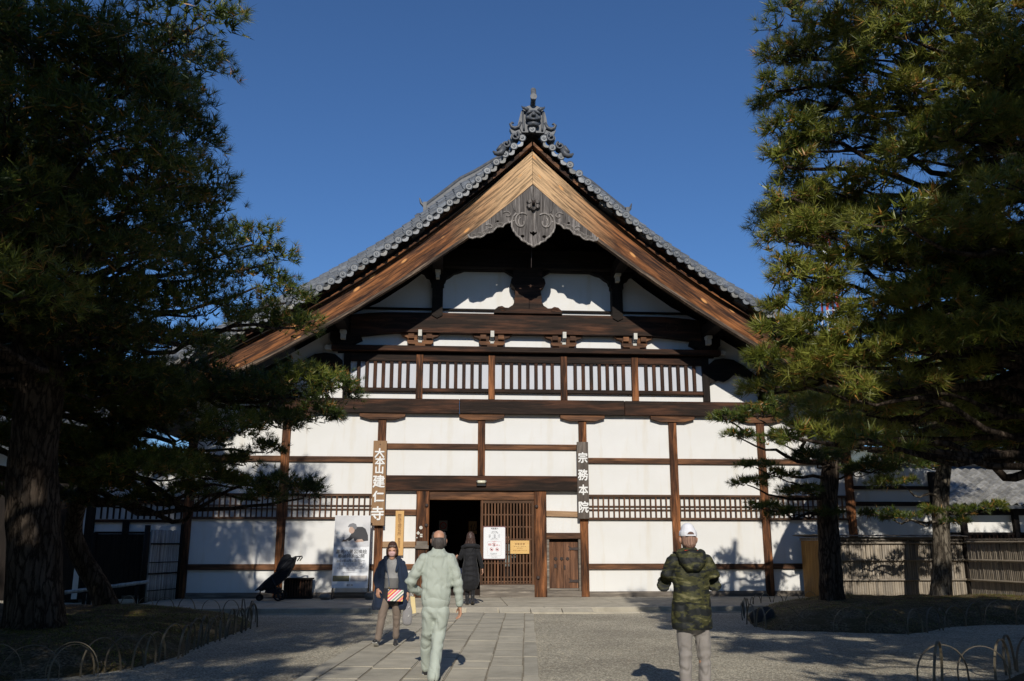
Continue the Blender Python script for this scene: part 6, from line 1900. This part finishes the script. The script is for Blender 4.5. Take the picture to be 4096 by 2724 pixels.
def pine(label, trunk, pads, group=None, per=34, dens=1.0, total=0, inner=0, L=.12, bark_='bark', half=.003, base_tint=.42, loc=None):
    """trunk: list of (x,y,z,r); pads: (x,y,z,rx,ry,rz) flattened cushions of foliage"""
    o = tag(empty('pine_tree', loc or trunk[0][:3]), label, 'pine tree', group)
    o0 = Vector(o.location)
    # trunk with an uneven skin
    pts = [Vector(t[:3]) for t in trunk]; rad = [t[3] for t in trunk]
    fine = []; fr = []
    for i in range(len(pts) - 1):
        for k in range(5):
            t = k / 5
            fine.append(pts[i].lerp(pts[i + 1], t)); fr.append(rad[i] * (1 - t) + rad[i + 1] * t)
    fine.append(pts[-1]); fr.append(rad[-1])
    for _ in range(2):
        fine = [fine[0]] + [(fine[i - 1] + fine[i] * 2 + fine[i + 1]) / 4 for i in range(1, len(fine) - 1)] + [fine[-1]]
    v, f = tube_geo([p - o0 for p in fine], fr, 18)
    v = [Vector(p) for p in v]
    for i in range(len(fine)):
        for k in range(18):
            q = v[i * 18 + k]; c_ = fine[i] - o0
            d_ = q - c_
            z = q.z
            s_ = 1 + .12 * noise.noise((q + o0) * 2.2) + .06 * noise.noise((q + o0) * 7)
            if z < .6: s_ += .28 * (1 - max(z, 0) / .6) ** 2 * (1 + .6 * math.sin(k * 2.1))
            v[i * 18 + k] = c_ + d_ * s_
    t_o = link('trunk', pydata('trunk', v, f), M[bark_], o, smooth=True)
    limbs = MB(); twigs = MB()
    pos = []; dirs = []; sc = []; tn = []; dep = []
    if total:
        dens = (total + inner) / (62 * sum((p[3] * p[4] + (p[3] + p[4]) * p[5]) * (p[6] if len(p) > 6 else 1) for p in pads))
    for pd in pads:
        x, y, z, rx, ry, rz = pd[:6]
        c = Vector((x, y, z))
        # limb from the nearest suitable point of the trunk (a bit lower than the pad)
        best = min(fine, key=lambda p: (p - c).length + (max(0, p.z - c.z) * 1.5))
        ln = (best - c).length
        if ln > .3:
            w_ = wiggle(best, c + Vector((0, 0, -rz * .4)), .10, 12, .03)
            r0 = min(.075, .018 + ln * .014)
            limbs.tube([p - o0 for p in w_], [r0 * (1 - .75 * i / 11) for i in range(12)], 5)
        area = rx * ry + (rx + ry) * rz
        n = max(20, int(62 * dens * area * (pd[6] if len(pd) > 6 else 1)))
        u = rng.normal(size=(n, 3)); u /= np.linalg.norm(u, axis=1, keepdims=True)
        rr = rng.uniform(.35, 1.0, n) ** .5
        u[:, 2] = np.where(u[:, 2] < -.25, -u[:, 2] * .8, u[:, 2])
        # lumpy outline: clump the tufts around sprays
        ns = max(3, n // 9)
        su = rng.normal(size=(ns, 3)); su /= np.linalg.norm(su, axis=1, keepdims=True); su[:, 2] = np.abs(su[:, 2]) * .9 - .25
        idx = rng.integers(0, ns, n)
        u = su[idx] * rr[:, None] + rng.normal(0, .17, (n, 3))
        u /= np.maximum(1, np.linalg.norm(u, axis=1, keepdims=True) / 1.12)
        p = np.array([x, y, z]) + u * np.array([rx, ry, rz])
        dd = u * np.array([1 / rx, 1 / ry, .7 / rz]) * .55 + np.array([0, 0, .75]) + rng.normal(0, .25, (n, 3))
        dd /= np.linalg.norm(dd, axis=1, keepdims=True)
        pos.append(p); dirs.append(dd); dep.append(np.linalg.norm(u, axis=1)); sc.append(rng.uniform(.8, 1.2, n)); tn.append(np.clip(base_tint + rng.normal(0, .10) + .16 * u[:, 2] + rng.normal(0, .08, n), .05, .82))  # tint rises to the cushion tops, painting in light from above
        # twigs towards some of the tufts
        for k in range(0, n, 40):
            e = Vector(p[k]); s_ = c + Vector((0, 0, -rz * .4)) + (e - c) * .25
            w_ = wiggle(s_, e, .22, 4)
            twigs.tube([q - o0 for q in w_], [.012, .009, .007, .004], 3, caps=False)
    pos = np.concatenate(pos) - np.array(o0); dirs = np.concatenate(dirs)
    sc = np.concatenate(sc); tn = np.concatenate(tn); dep = np.concatenate(dep)
    if inner:                                       # broad sprays inside, tinted darker for inner shade; long fine needles outside
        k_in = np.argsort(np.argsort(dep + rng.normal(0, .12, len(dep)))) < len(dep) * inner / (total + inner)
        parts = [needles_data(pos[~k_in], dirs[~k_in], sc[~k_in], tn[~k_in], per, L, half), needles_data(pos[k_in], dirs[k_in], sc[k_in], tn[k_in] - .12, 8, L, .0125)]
    else:
        parts = [needles_data(pos, dirs, sc, tn, per, L, half)]
    me = needles_mesh('crown', parts)
    cr = link('crown', me, None, o); cr['kind'] = 'stuff'
    link('limbs', pydata('limbs', limbs.v, limbs.f), M[bark_], o, smooth=True)['kind'] = 'stuff'
    tw = link('twigs', pydata('twigs', twigs.v, twigs.f), M[bark_], o); tw['kind'] = 'stuff'
    if 0: print('pine', label[:30], len(pos), 'tufts', len(me.polygons))
    return o

def fill(x0, x1, y0, y1, z0, z1, n, r=(.75, 1.15), flat=.45, keep=None, seed=1, gap=.85):
    """n cushions spread evenly through a box (dart throwing)"""
    rd_ = random.Random(seed); out = []
    tries = 0
    while len(out) < n and tries < 6000:
        tries += 1
        p = (rd_.uniform(x0, x1), rd_.uniform(y0, y1), rd_.uniform(z0, z1))
        if keep and not keep(*p): continue
        if any(((p[0] - q[0]) ** 2 + (p[1] - q[1]) ** 2 + ((p[2] - q[2]) * 1.8) ** 2) < (gap * r[0] * 1.25) ** 2 for q in out): continue
        k = rd_.uniform(*r)
        out.append((*p, k, k * rd_.uniform(.8, 1.1), k * flat))
    return out

# A. big pine on the left mound; thick trunk, crown reaching towards the camera
A = fill(-13.5, -6.0, -15.5, -8.5, 4.0, 12.8, 125, (.8, 1.2), .5, lambda x, y, z: x < -6.15 - .3 * (y + 14) and z < 2.6 - .6 * y + .8 and (z > 5.0 or x < -7.0), 3, .72)
A += [(-5.47, -14, 7.94, 0.75, 0.7, 0.45), (-5.7, -13.5, 7.63, 0.7, 0.7, 0.45), (-5.76, -13.5, 7.06, 0.7, 0.7, 0.4), (-5.89, -13, 6.76, 0.7, 0.7, 0.4), (-5.86, -12.5, 6.35, 0.75, 0.7, 0.4), (-5.89, -12, 6.04, 0.65, 0.7, 0.35),
      (-6.04, -11.5, 5.82, 0.8, 0.8, 0.4), (-5.86, -10.5, 5.89, 0.7, 0.7, 0.4), (-5.81, -12, 6.17, 0.7, 0.7, 0.4), (-5.81, -13.5, 6.64, 0.8, 0.7, 0.5), (-6.2, -13, 6.13, 0.9, 0.8, 0.5), (-6.27, -13, 5.17, 0.9, 0.8, 0.5), (-6.49, -14, 4.93, 0.9, 0.8, 0.5), (-6.21, -11, 5.37, 0.9, 0.8, 0.4), (-6.14, -14.5, 6.67, 0.9, 0.8, 0.5), (-6.11, -14, 5.26, 0.9, 0.8, 0.45), (-5.62, -14.5, 5.6, 0.8, 0.7, 0.45), (-6.03, -15, 5.88, 0.9, 0.8, 0.5), (-6.6, -15, 6.8, 0.9, 0.8, 0.5), (-6.97, -15, 6.1, 0.9, 0.8, 0.5), (-5.76, -15, 6.83, 0.9, 0.8, 0.5), (-7.02, -15, 5.09, 0.9, 0.8, 0.5),
      (-5.55, -9.5, 6.66, 0.55, 0.6, 0.35), (-5.31, -9, 6.48, 0.45, 0.5, 0.3), (-5.51, -9, 6.07, 0.6, 0.6, 0.35), (-5.04, -9, 5.76, 0.55, 0.6, 0.35), (-4.86, -9, 5.29, 0.5, 0.6, 0.28), (-5.46, -9, 5.28, 0.75, 0.8, 0.35),
      (-6.01, -10.5, 5.17, 0.9, 0.9, 0.45), (-6.43, -10.5, 4.6, 0.8, 0.8, 0.35), (-6.76, -11.5, 4.88, 0.9, 0.9, 0.45), (-7.26, -12, 4.6, 0.9, 0.9, 0.45), (-7.74, -12.5, 4.7, 0.9, 0.9, 0.45)]
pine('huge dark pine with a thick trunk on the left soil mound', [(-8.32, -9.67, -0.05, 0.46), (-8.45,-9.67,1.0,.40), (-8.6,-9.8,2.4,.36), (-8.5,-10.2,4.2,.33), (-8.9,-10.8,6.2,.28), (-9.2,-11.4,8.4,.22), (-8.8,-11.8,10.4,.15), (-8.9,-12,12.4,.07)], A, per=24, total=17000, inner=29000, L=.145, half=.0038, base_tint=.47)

# B. second left pine, leaning trunk, low branches in front of the wall
B = [(-5.66, -7, 3.3, 0.4, 0.5, 0.25), (-6.05, -7, 3.05, 0.4, 0.5, 0.25), (-4.26, -8, 4.24, 0.54, 0.66, 0.46), (-4.82, -8, 4.39, 0.62, 0.77, 0.5), (-5.44, -8, 4.22, 0.73, 0.88, 0.46), (-4.56, -8, 3.83, 0.47, 0.55, 0.34), (-5.17, -8, 3.67, 0.56, 0.66, 0.34), (-6.06, -8, 4.22, 0.78, 0.88, 0.54), (-5.89, -8.5, 3.52, 0.67, 0.77, 0.39),
     (-6.77, -8, 4.37, 0.9, 0.88, 0.54), (-7.26, -8, 3.8, 0.8, 0.8, 0.35), (-6.68, -7.5, 3.4, 0.56, 0.66, 0.34), (-7.5, -7.5, 2.99, 0.8, 0.8, 0.3), (-8.1, -8, 3.8, 0.9, 0.8, 0.4), (-8.92, -7.5, 3.22, 0.8, 0.8, 0.35),
     (-4.96, -6.5, 2.51, 0.45, 0.55, 0.37), (-5.47, -6.5, 2.68, 0.47, 0.55, 0.31), (-6.14, -6.5, 2.67, 0.47, 0.55, 0.28), (-6.65, -6.5, 2.84, 0.5, 0.55, 0.31), (-5.79, -6.5, 2.42, 0.45, 0.55, 0.25), (-7.35, -6, 2.53, 0.67, 0.66, 0.34), (-8.18, -6, 2.36, 0.6, 0.6, 0.25), (-8.76, -6.5, 2.58, 0.7, 0.7, 0.3), (-7.1, -7, 3.04, 0.67, 0.66, 0.34),
     (-9.41, -7, 4.35, 0.8, 0.8, 0.4), (-10.34, -6.5, 3.57, 0.9, 0.8, 0.4), (-10.31, -7, 4.51, 0.9, 0.8, 0.4), (-7.96, -7.5, 4.53, 0.7, 0.8, 0.3), (-10.77, -6, 2.52, 0.8, 0.8, 0.35), (-9.89, -5.5, 2.37, 0.6, 0.7, 0.25)]
B += fill(-13.2, -7.2, -9.0, -5.8, 2.7, 5.6, 46, (.65, .95), .45, None, 31, .6)
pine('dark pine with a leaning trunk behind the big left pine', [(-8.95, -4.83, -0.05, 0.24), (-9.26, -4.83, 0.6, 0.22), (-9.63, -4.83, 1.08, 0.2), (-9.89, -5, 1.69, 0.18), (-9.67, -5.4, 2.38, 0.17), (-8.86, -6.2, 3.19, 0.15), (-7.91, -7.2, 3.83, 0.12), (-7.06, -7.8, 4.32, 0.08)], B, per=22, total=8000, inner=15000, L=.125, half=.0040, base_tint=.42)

# C. near pine at the right edge; its trunk stands outside the picture
C = fill(2.3, 9.3, -16.2, -12.2, 3.5, 9.4, 125, (.55, .85), .42, lambda x, y, z: z < -.6 * y - .3 and not (x > 7.2 and z > 7.6) and (x > 2.7 + (z - 3.4) * -.05) and not (z < 4.3 and x < 3.6), 11, .60)
C += [(2.31, -14, 8.36, 0.42, 0.5, 0.28), (2.21, -14, 7.84, 0.4, 0.5, 0.24), (2.03, -14, 7.27, 0.34, 0.5, 0.16), (2.4, -14, 7.22, 0.45, 0.5, 0.25), (2.13, -14, 6.66, 0.4, 0.5, 0.22), (2.07, -14, 6.24, 0.36, 0.5, 0.22), (2.12, -14, 5.83, 0.4, 0.5, 0.25), (2.5, -14, 6.49, 0.5, 0.5, 0.28),
      (2.08, -14, 5.25, 0.36, 0.5, 0.2), (2.41, -14, 5.37, 0.5, 0.5, 0.25), (2.07, -13.8, 4.86, 0.34, 0.5, 0.2), (2.25, -14, 4.69, 0.5, 0.5, 0.28), (2.76, -14, 4.92, 0.5, 0.5, 0.25), (2.68, -14, 5.9, 0.4, 0.5, 0.2),
      (1.9, -13.8, 4.07, 0.38, 0.5, 0.22), (1.8, -13.5, 3.75, 0.34, 0.5, 0.2), (2.23, -13.8, 3.97, 0.5, 0.5, 0.26), (2.03, -13.2, 3.47, 0.4, 0.5, 0.22), (2.3, -13.5, 3.53, 0.5, 0.6, 0.28), (2.6, -14, 3.71, 0.5, 0.5, 0.3), (3.23, -14, 4.04, 0.5, 0.5, 0.3), (3.52, -14.5, 4.24, 0.5, 0.5, 0.3), (4.26, -14.5, 4.58, 0.5, 0.5, 0.3),
      (2.59, -14.5, 2.7, 0.28, 0.3, 0.16), (2.3, -14, 2.71, 0.3, 0.3, 0.18), (1.99, -14, 2.76, 0.22, 0.3, 0.14), (2.98, -14.5, 2.56, 0.24, 0.3, 0.13), (2.67, -14, 3.28, 0.4, 0.5, 0.25), (3.33, -14, 3.4, 0.45, 0.5, 0.25), (4.1, -14, 3.51, 0.4, 0.5, 0.25), (4.24, -13.5, 3.11, 0.4, 0.5, 0.22)]
C += [(2.43, -14, 7.79, 0.46, 0.5, 0.26), (2.74, -14.4, 7.93, 0.46, 0.5, 0.26), (2.87, -14, 7.43, 0.46, 0.5, 0.26), (3.1, -14.5, 7.51, 0.46, 0.5, 0.26), (2.6, -13.6, 7.07, 0.46, 0.5, 0.26), (2.88, -14.2, 6.65, 0.46, 0.5, 0.26), (3.26, -14.5, 6.86, 0.46, 0.5, 0.26), (2.55, -13.7, 6.21, 0.46, 0.5, 0.26), (2.98, -14.2, 5.88, 0.46, 0.5, 0.26), (3.41, -14.5, 6.17, 0.46, 0.5, 0.26), (2.44, -13.6, 5.76, 0.46, 0.5, 0.26), (2.91, -13.9, 5.42, 0.46, 0.5, 0.26), (3.29, -14.4, 5.52, 0.46, 0.5, 0.26), (2.34, -13.6, 5.22, 0.46, 0.5, 0.26), (2.71, -13.8, 4.59, 0.46, 0.5, 0.26), (3.16, -14.2, 4.87, 0.46, 0.5, 0.26), (3.5, -14.5, 4.99, 0.46, 0.5, 0.26), (2.22, -13.6, 4.47, 0.46, 0.5, 0.26), (2.51, -13.8, 4.14, 0.46, 0.5, 0.26), (2.94, -14.2, 4.31, 0.46, 0.5, 0.26), (3.39, -14.4, 4.48, 0.46, 0.5, 0.26), (2.36, -13.8, 3.69, 0.46, 0.5, 0.26), (2.74, -14.2, 3.88, 0.46, 0.5, 0.26), (3.21, -14.4, 3.79, 0.46, 0.5, 0.26), (3.64, -14.6, 3.9, 0.46, 0.5, 0.26), (4.08, -14.8, 3.86, 0.46, 0.5, 0.26), (4.04, -14.5, 5.01, 0.46, 0.5, 0.26), (4.52, -14.6, 5.42, 0.46, 0.5, 0.26), (3.96, -14.5, 5.67, 0.46, 0.5, 0.26), (3.88, -14.6, 6.42, 0.46, 0.5, 0.26), (4.44, -14.8, 6.63, 0.46, 0.5, 0.26), (3.81, -14.6, 7.3, 0.46, 0.5, 0.26)]
C += fill(3.0, 8.6, -13.4, -10.2, 2.75, 3.7, 26, (.5, .7), .4, None, 61, .62)
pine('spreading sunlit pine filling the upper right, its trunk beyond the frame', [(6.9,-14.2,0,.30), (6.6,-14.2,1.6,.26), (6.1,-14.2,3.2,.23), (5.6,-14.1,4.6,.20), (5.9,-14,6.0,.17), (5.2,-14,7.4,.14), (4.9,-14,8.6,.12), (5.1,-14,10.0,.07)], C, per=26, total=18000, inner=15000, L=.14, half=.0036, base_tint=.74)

# D, E. two pines on the right mound, near the bamboo fence
D_ = [(3.77, -6, 4.12, 0.42, 0.5, 0.22), (4.34, -6, 4.22, 0.5, 0.6, 0.28), (3.94, -6, 3.75, 0.34, 0.5, 0.16), (4.78, -6, 3.67, 0.5, 0.6, 0.25), (4.34, -5.8, 3.13, 0.42, 0.5, 0.13), (4.2, -5.6, 2.78, 0.38, 0.5, 0.14), (4.8, -5.8, 2.95, 0.4, 0.5, 0.16), (4.52, -5.4, 2.29, 0.42, 0.5, 0.14), (5.16, -5.2, 2.16, 0.45, 0.5, 0.16), (5.5, -5.4, 2.62, 0.5, 0.6, 0.2),
      (5.68, -5.8, 3.33, 0.6, 0.7, 0.26), (6.14, -6, 4.14, 0.6, 0.7, 0.3), (6.95, -5.5, 3.08, 0.55, 0.6, 0.25), (6.12, -5, 2.17, 0.4, 0.5, 0.14), (7.28, -5.5, 4.51, 0.7, 0.7, 0.3), (5.22, -6, 4.51, 0.6, 0.6, 0.3),
      (6.91, -5.2, 5.35, 0.7, 0.7, 0.3, 0.8), (8.08, -5, 5.92, 0.8, 0.7, 0.35, 0.8), (7.76, -5, 3.81, 0.6, 0.6, 0.25)]
D_ += fill(7.0, 11.5, -6.6, -4.4, 2.9, 7.5, 30, (.6, .85), .4, lambda x, y, z: z < 4.2 + (x - 6.8) * 2.2 and (z > 4.1 or x < 7.5), 41, .62)
pine('dark trunked pine at the left end of the bamboo fence', [(6.11, -4.96, -0.05, 0.27), (6.16, -4.96, 1.06, 0.24), (6.18, -4.96, 2.17, 0.215), (6.32, -5, 3.12, 0.19), (6.7, -5.1, 4.28, 0.16), (7.2, -5.2, 5.26, 0.13), (7.94, -5.1, 6, 0.08)], D_, per=22, total=5500, inner=7500, L=.12, half=.0042, base_tint=.40)
E_ = [(8.62, -3.6, 2.12, 0.5, 0.5, 0.16), (9.38, -3.6, 2.28, 0.45, 0.5, 0.16), (10.25, -3.6, 2.28, 0.5, 0.5, 0.17), (10.85, -3.6, 2.38, 0.36, 0.4, 0.2), (9.9, -3.4, 2.03, 0.4, 0.4, 0.14), (8.1, -3.6, 2.22, 0.45, 0.5, 0.16), (9.25, -3.5, 3.47, 0.7, 0.7, 0.3), (8.44, -3.5, 2.95, 0.6, 0.6, 0.25), (10.66, -3.2, 3.72, 0.8, 0.7, 0.26),
      (11.64, -3.2, 3.51, 0.7, 0.7, 0.26), (9.87, -3.2, 4.58, 0.8, 0.8, 0.3), (11.55, -3, 5.29, 0.8, 0.8, 0.3), (10.73, -3, 6.07, 0.9, 0.8, 0.35, 0.8), (12.28, -3, 6.43, 0.8, 0.8, 0.3, 0.8), (9.52, -3.2, 5.45, 0.8, 0.8, 0.3, 0.8)]
E_ += fill(9.6, 14.5, -4.0, -2.6, 3.7, 8.2, 30, (.65, .95), .4, None, 43, .62)
pine('pale trunked pine in front of the right bamboo fence', [(9.48, -3.26, -0.05, 0.26), (9.65, -3.26, 1.02, 0.215), (9.74, -3.26, 2.24, 0.19), (9.97, -3.2, 3.29, 0.17), (10.44, -3.1, 4.6, 0.15), (10.46, -3, 5.73, 0.12), (10.91, -3, 6.64, 0.07)], E_, per=22, total=5500, inner=7500, L=.12, half=.0042, bark_='bark_pale', base_tint=.42)

# F, G. pines beside and behind the viewer, whose shade falls on the yard and on the left pine
GJ = random.Random(77)
F_ = fill(-14.5, -4.9, -26.5, -20.4, 3.4, 12.6, 80, (1.0, 1.4), .45, None, 21, .62)
F_ += [(-7.6 + i * .85 + GJ.uniform(-.25, .25), -21.8 + GJ.uniform(-1, 1), 3.6 + j * .95 + GJ.uniform(-.2, .2), .62, .6, .42) for i in range(4) for j in range(8)]  # sheet of cushions added to deepen shade on the left foreground
pine('pine beside the path on the left, behind the viewer', [(-9, -22, 0, .35), (-9.1, -22, 4, .3), (-8.6, -22.3, 8, .2), (-8.8, -22.2, 11.5, .08)], F_, per=8, total=11500, L=.28, half=.030)
G_ = fill(2.25, 13.5, -26, -19.8, 3.2, 9.8, 95, (.8, 1.15), .42, lambda x, y, z: z < 8.3 or x > 3.2, 23, .62)
G_ += [(2.3 + i * .95 + GJ.uniform(-.3, .3), -21.3 + GJ.uniform(-1, 1), 3.5 + j * .82 + GJ.uniform(-.2, .2), .66, .6, .44) for i in range(12) for j in range(7 if i else 5)]  # added sheet of cushions, shaped to shade the right of the yard
pine('low pine beside the path on the right, behind the viewer', [(7.5, -22, 0, .28), (7.7, -22, 3, .24), (7.3, -22, 5, .15), (7.5, -22, 6.6, .07)], G_, per=8, total=16000, L=.28, half=.030)

# unseen grove added behind the viewer and on both sides to cut sky light
GR = random.Random(5)
spots = [(-3.5 + i * 7.5 + GR.uniform(-1, 1) - 15, -37 + GR.uniform(-3, 3)) for i in range(6)] + [(-19, -30), (-21, -22), (-20, -14), (-19.5, -6), (17, -31), (16.5, -24), (18.5, -15), (19.5, -8)]
names = ['first tall pine of the row across the yard behind the viewer, at its left end', 'second tall pine from the left behind the viewer', 'third tall pine from the left behind the viewer', 'third tall pine from the right behind the viewer', 'second tall pine from the right behind the viewer', 'tall pine at the right end of the row behind the viewer',
         'rearmost tall pine along the left side of the yard', 'third tall pine from the hall on the left side', 'second tall pine from the hall on the left side', 'tall pine on the left side nearest to the hall',
         'rearmost tall pine along the right side of the yard', 'third tall pine from the hall on the right side', 'second tall pine from the hall on the right side', 'tall pine on the right side nearest to the hall']
protos = []
for top in (15.0, 9.0, 8.5):
    P_ = [(GR.uniform(-3.2, 3.2), GR.uniform(-2.4, 2.4), 1.6 + (top - 1.6) * (k + .5) / 15, GR.uniform(1.8, 2.6), GR.uniform(1.6, 2.2), GR.uniform(.7, 1.0)) for k in range(15)]
    protos.append((top, P_))
made = {}
for i, (gx, gy) in enumerate(spots):
    k = 1 if -9 < gx < 8 and gy < -32 else 0
    if i >= 6: k = 0 if gy < -20 else 2
    if k not in made:
        top, P_ = protos[k]
        t_ = pine(names[i], [(0, 0, 0, .32), (.2, 0, 4, .26), (-.1, 0, top * .7, .16), (0, 0, top, .06)], P_, group='unseen pines added to block sky light', per=7, dens=.7, L=.45, half=.045)
        made[k] = t_
    else:
        src_ = made[k]
        t_ = src_.copy(); COL.objects.link(t_); t_['label'] = names[i]
        for ch in list(src_.children):
            c2 = ch.copy(); COL.objects.link(c2); c2.parent = t_
        t_.rotation_euler = (0, 0, GR.uniform(0, 6))
    t_.location = (gx, gy, 0)

# fallen needles and moss tufts lying on the mounds, litter on the gravel and in the joints of the path
from mathutils.bvhtree import BVHTree
def scatter(name, host, n, box_, L, half, cols, upright=.15, mat=None):
    bvh = BVHTree.FromPolygons([host.matrix_world @ v.co for v in host.data.vertices], [tuple(p.vertices) for p in host.data.polygons]) if host else None
    v = []; t = []
    x0, x1, y0, y1 = box_
    tries = 0
    while len(t) < n and tries < n * 4:
        tries += 1
        x, y = random.uniform(x0, x1), random.uniform(y0, y1)
        if noise.noise(Vector((x * .8, y * .8, 3))) < random.uniform(-.5, .35): continue
        if bvh:
            hit = bvh.ray_cast(Vector((x, y, 3)), Vector((0, 0, -1)))
            if hit[0] is None or hit[0].z < .0: continue
            z = hit[0].z
        else: z = near_z(x, y)
        a = random.uniform(0, 6.28); l = L * random.uniform(.6, 1.3); u = random.uniform(0, upright) * l
        dx, dy = math.cos(a), math.sin(a)
        v += [(x - dy * half, y + dx * half, z + .004), (x + dy * half, y - dx * half, z + .004), (x + dx * l, y + dy * l, z + .006 + u)]
        t.append(random.uniform(*cols))
    me = pydata(name, v, [(i * 3, i * 3 + 1, i * 3 + 2) for i in range(len(t))])
    at = me.attributes.new('tint', 'FLOAT', 'FACE'); at.data.foreach_set('value', t)
    o = link(name, me, M['needles']); o['kind'] = 'stuff'
    return o
bpy.context.view_layer.update()
mds = sorted([o for o in bpy.data.objects if o.name.startswith('soil_mound')], key=lambda o: o.name)
scatter('fallen_needles', mds[0], 14000, (-10, -5.6, -13.4, -3.2), .085, .004, (.90, 1.0), .1)
scatter('moss', mds[0], 12000, (-9, -5.6, -13.4, -5), .035, .006, (.45, .80), .9)
scatter('fallen_needles', mds[1], 14000, (3.6, 11.5, -8.9, -1.8), .085, .004, (.90, 1.0), .1)
scatter('moss', mds[1], 8000, (3.6, 11.5, -8.9, -1.8), .035, .006, (.45, .80), .9)
scatter('fallen_needles', None, 3500, (-5.8, 6, -15.5, -4.2), .07, .003, (.90, 1.0), .05)
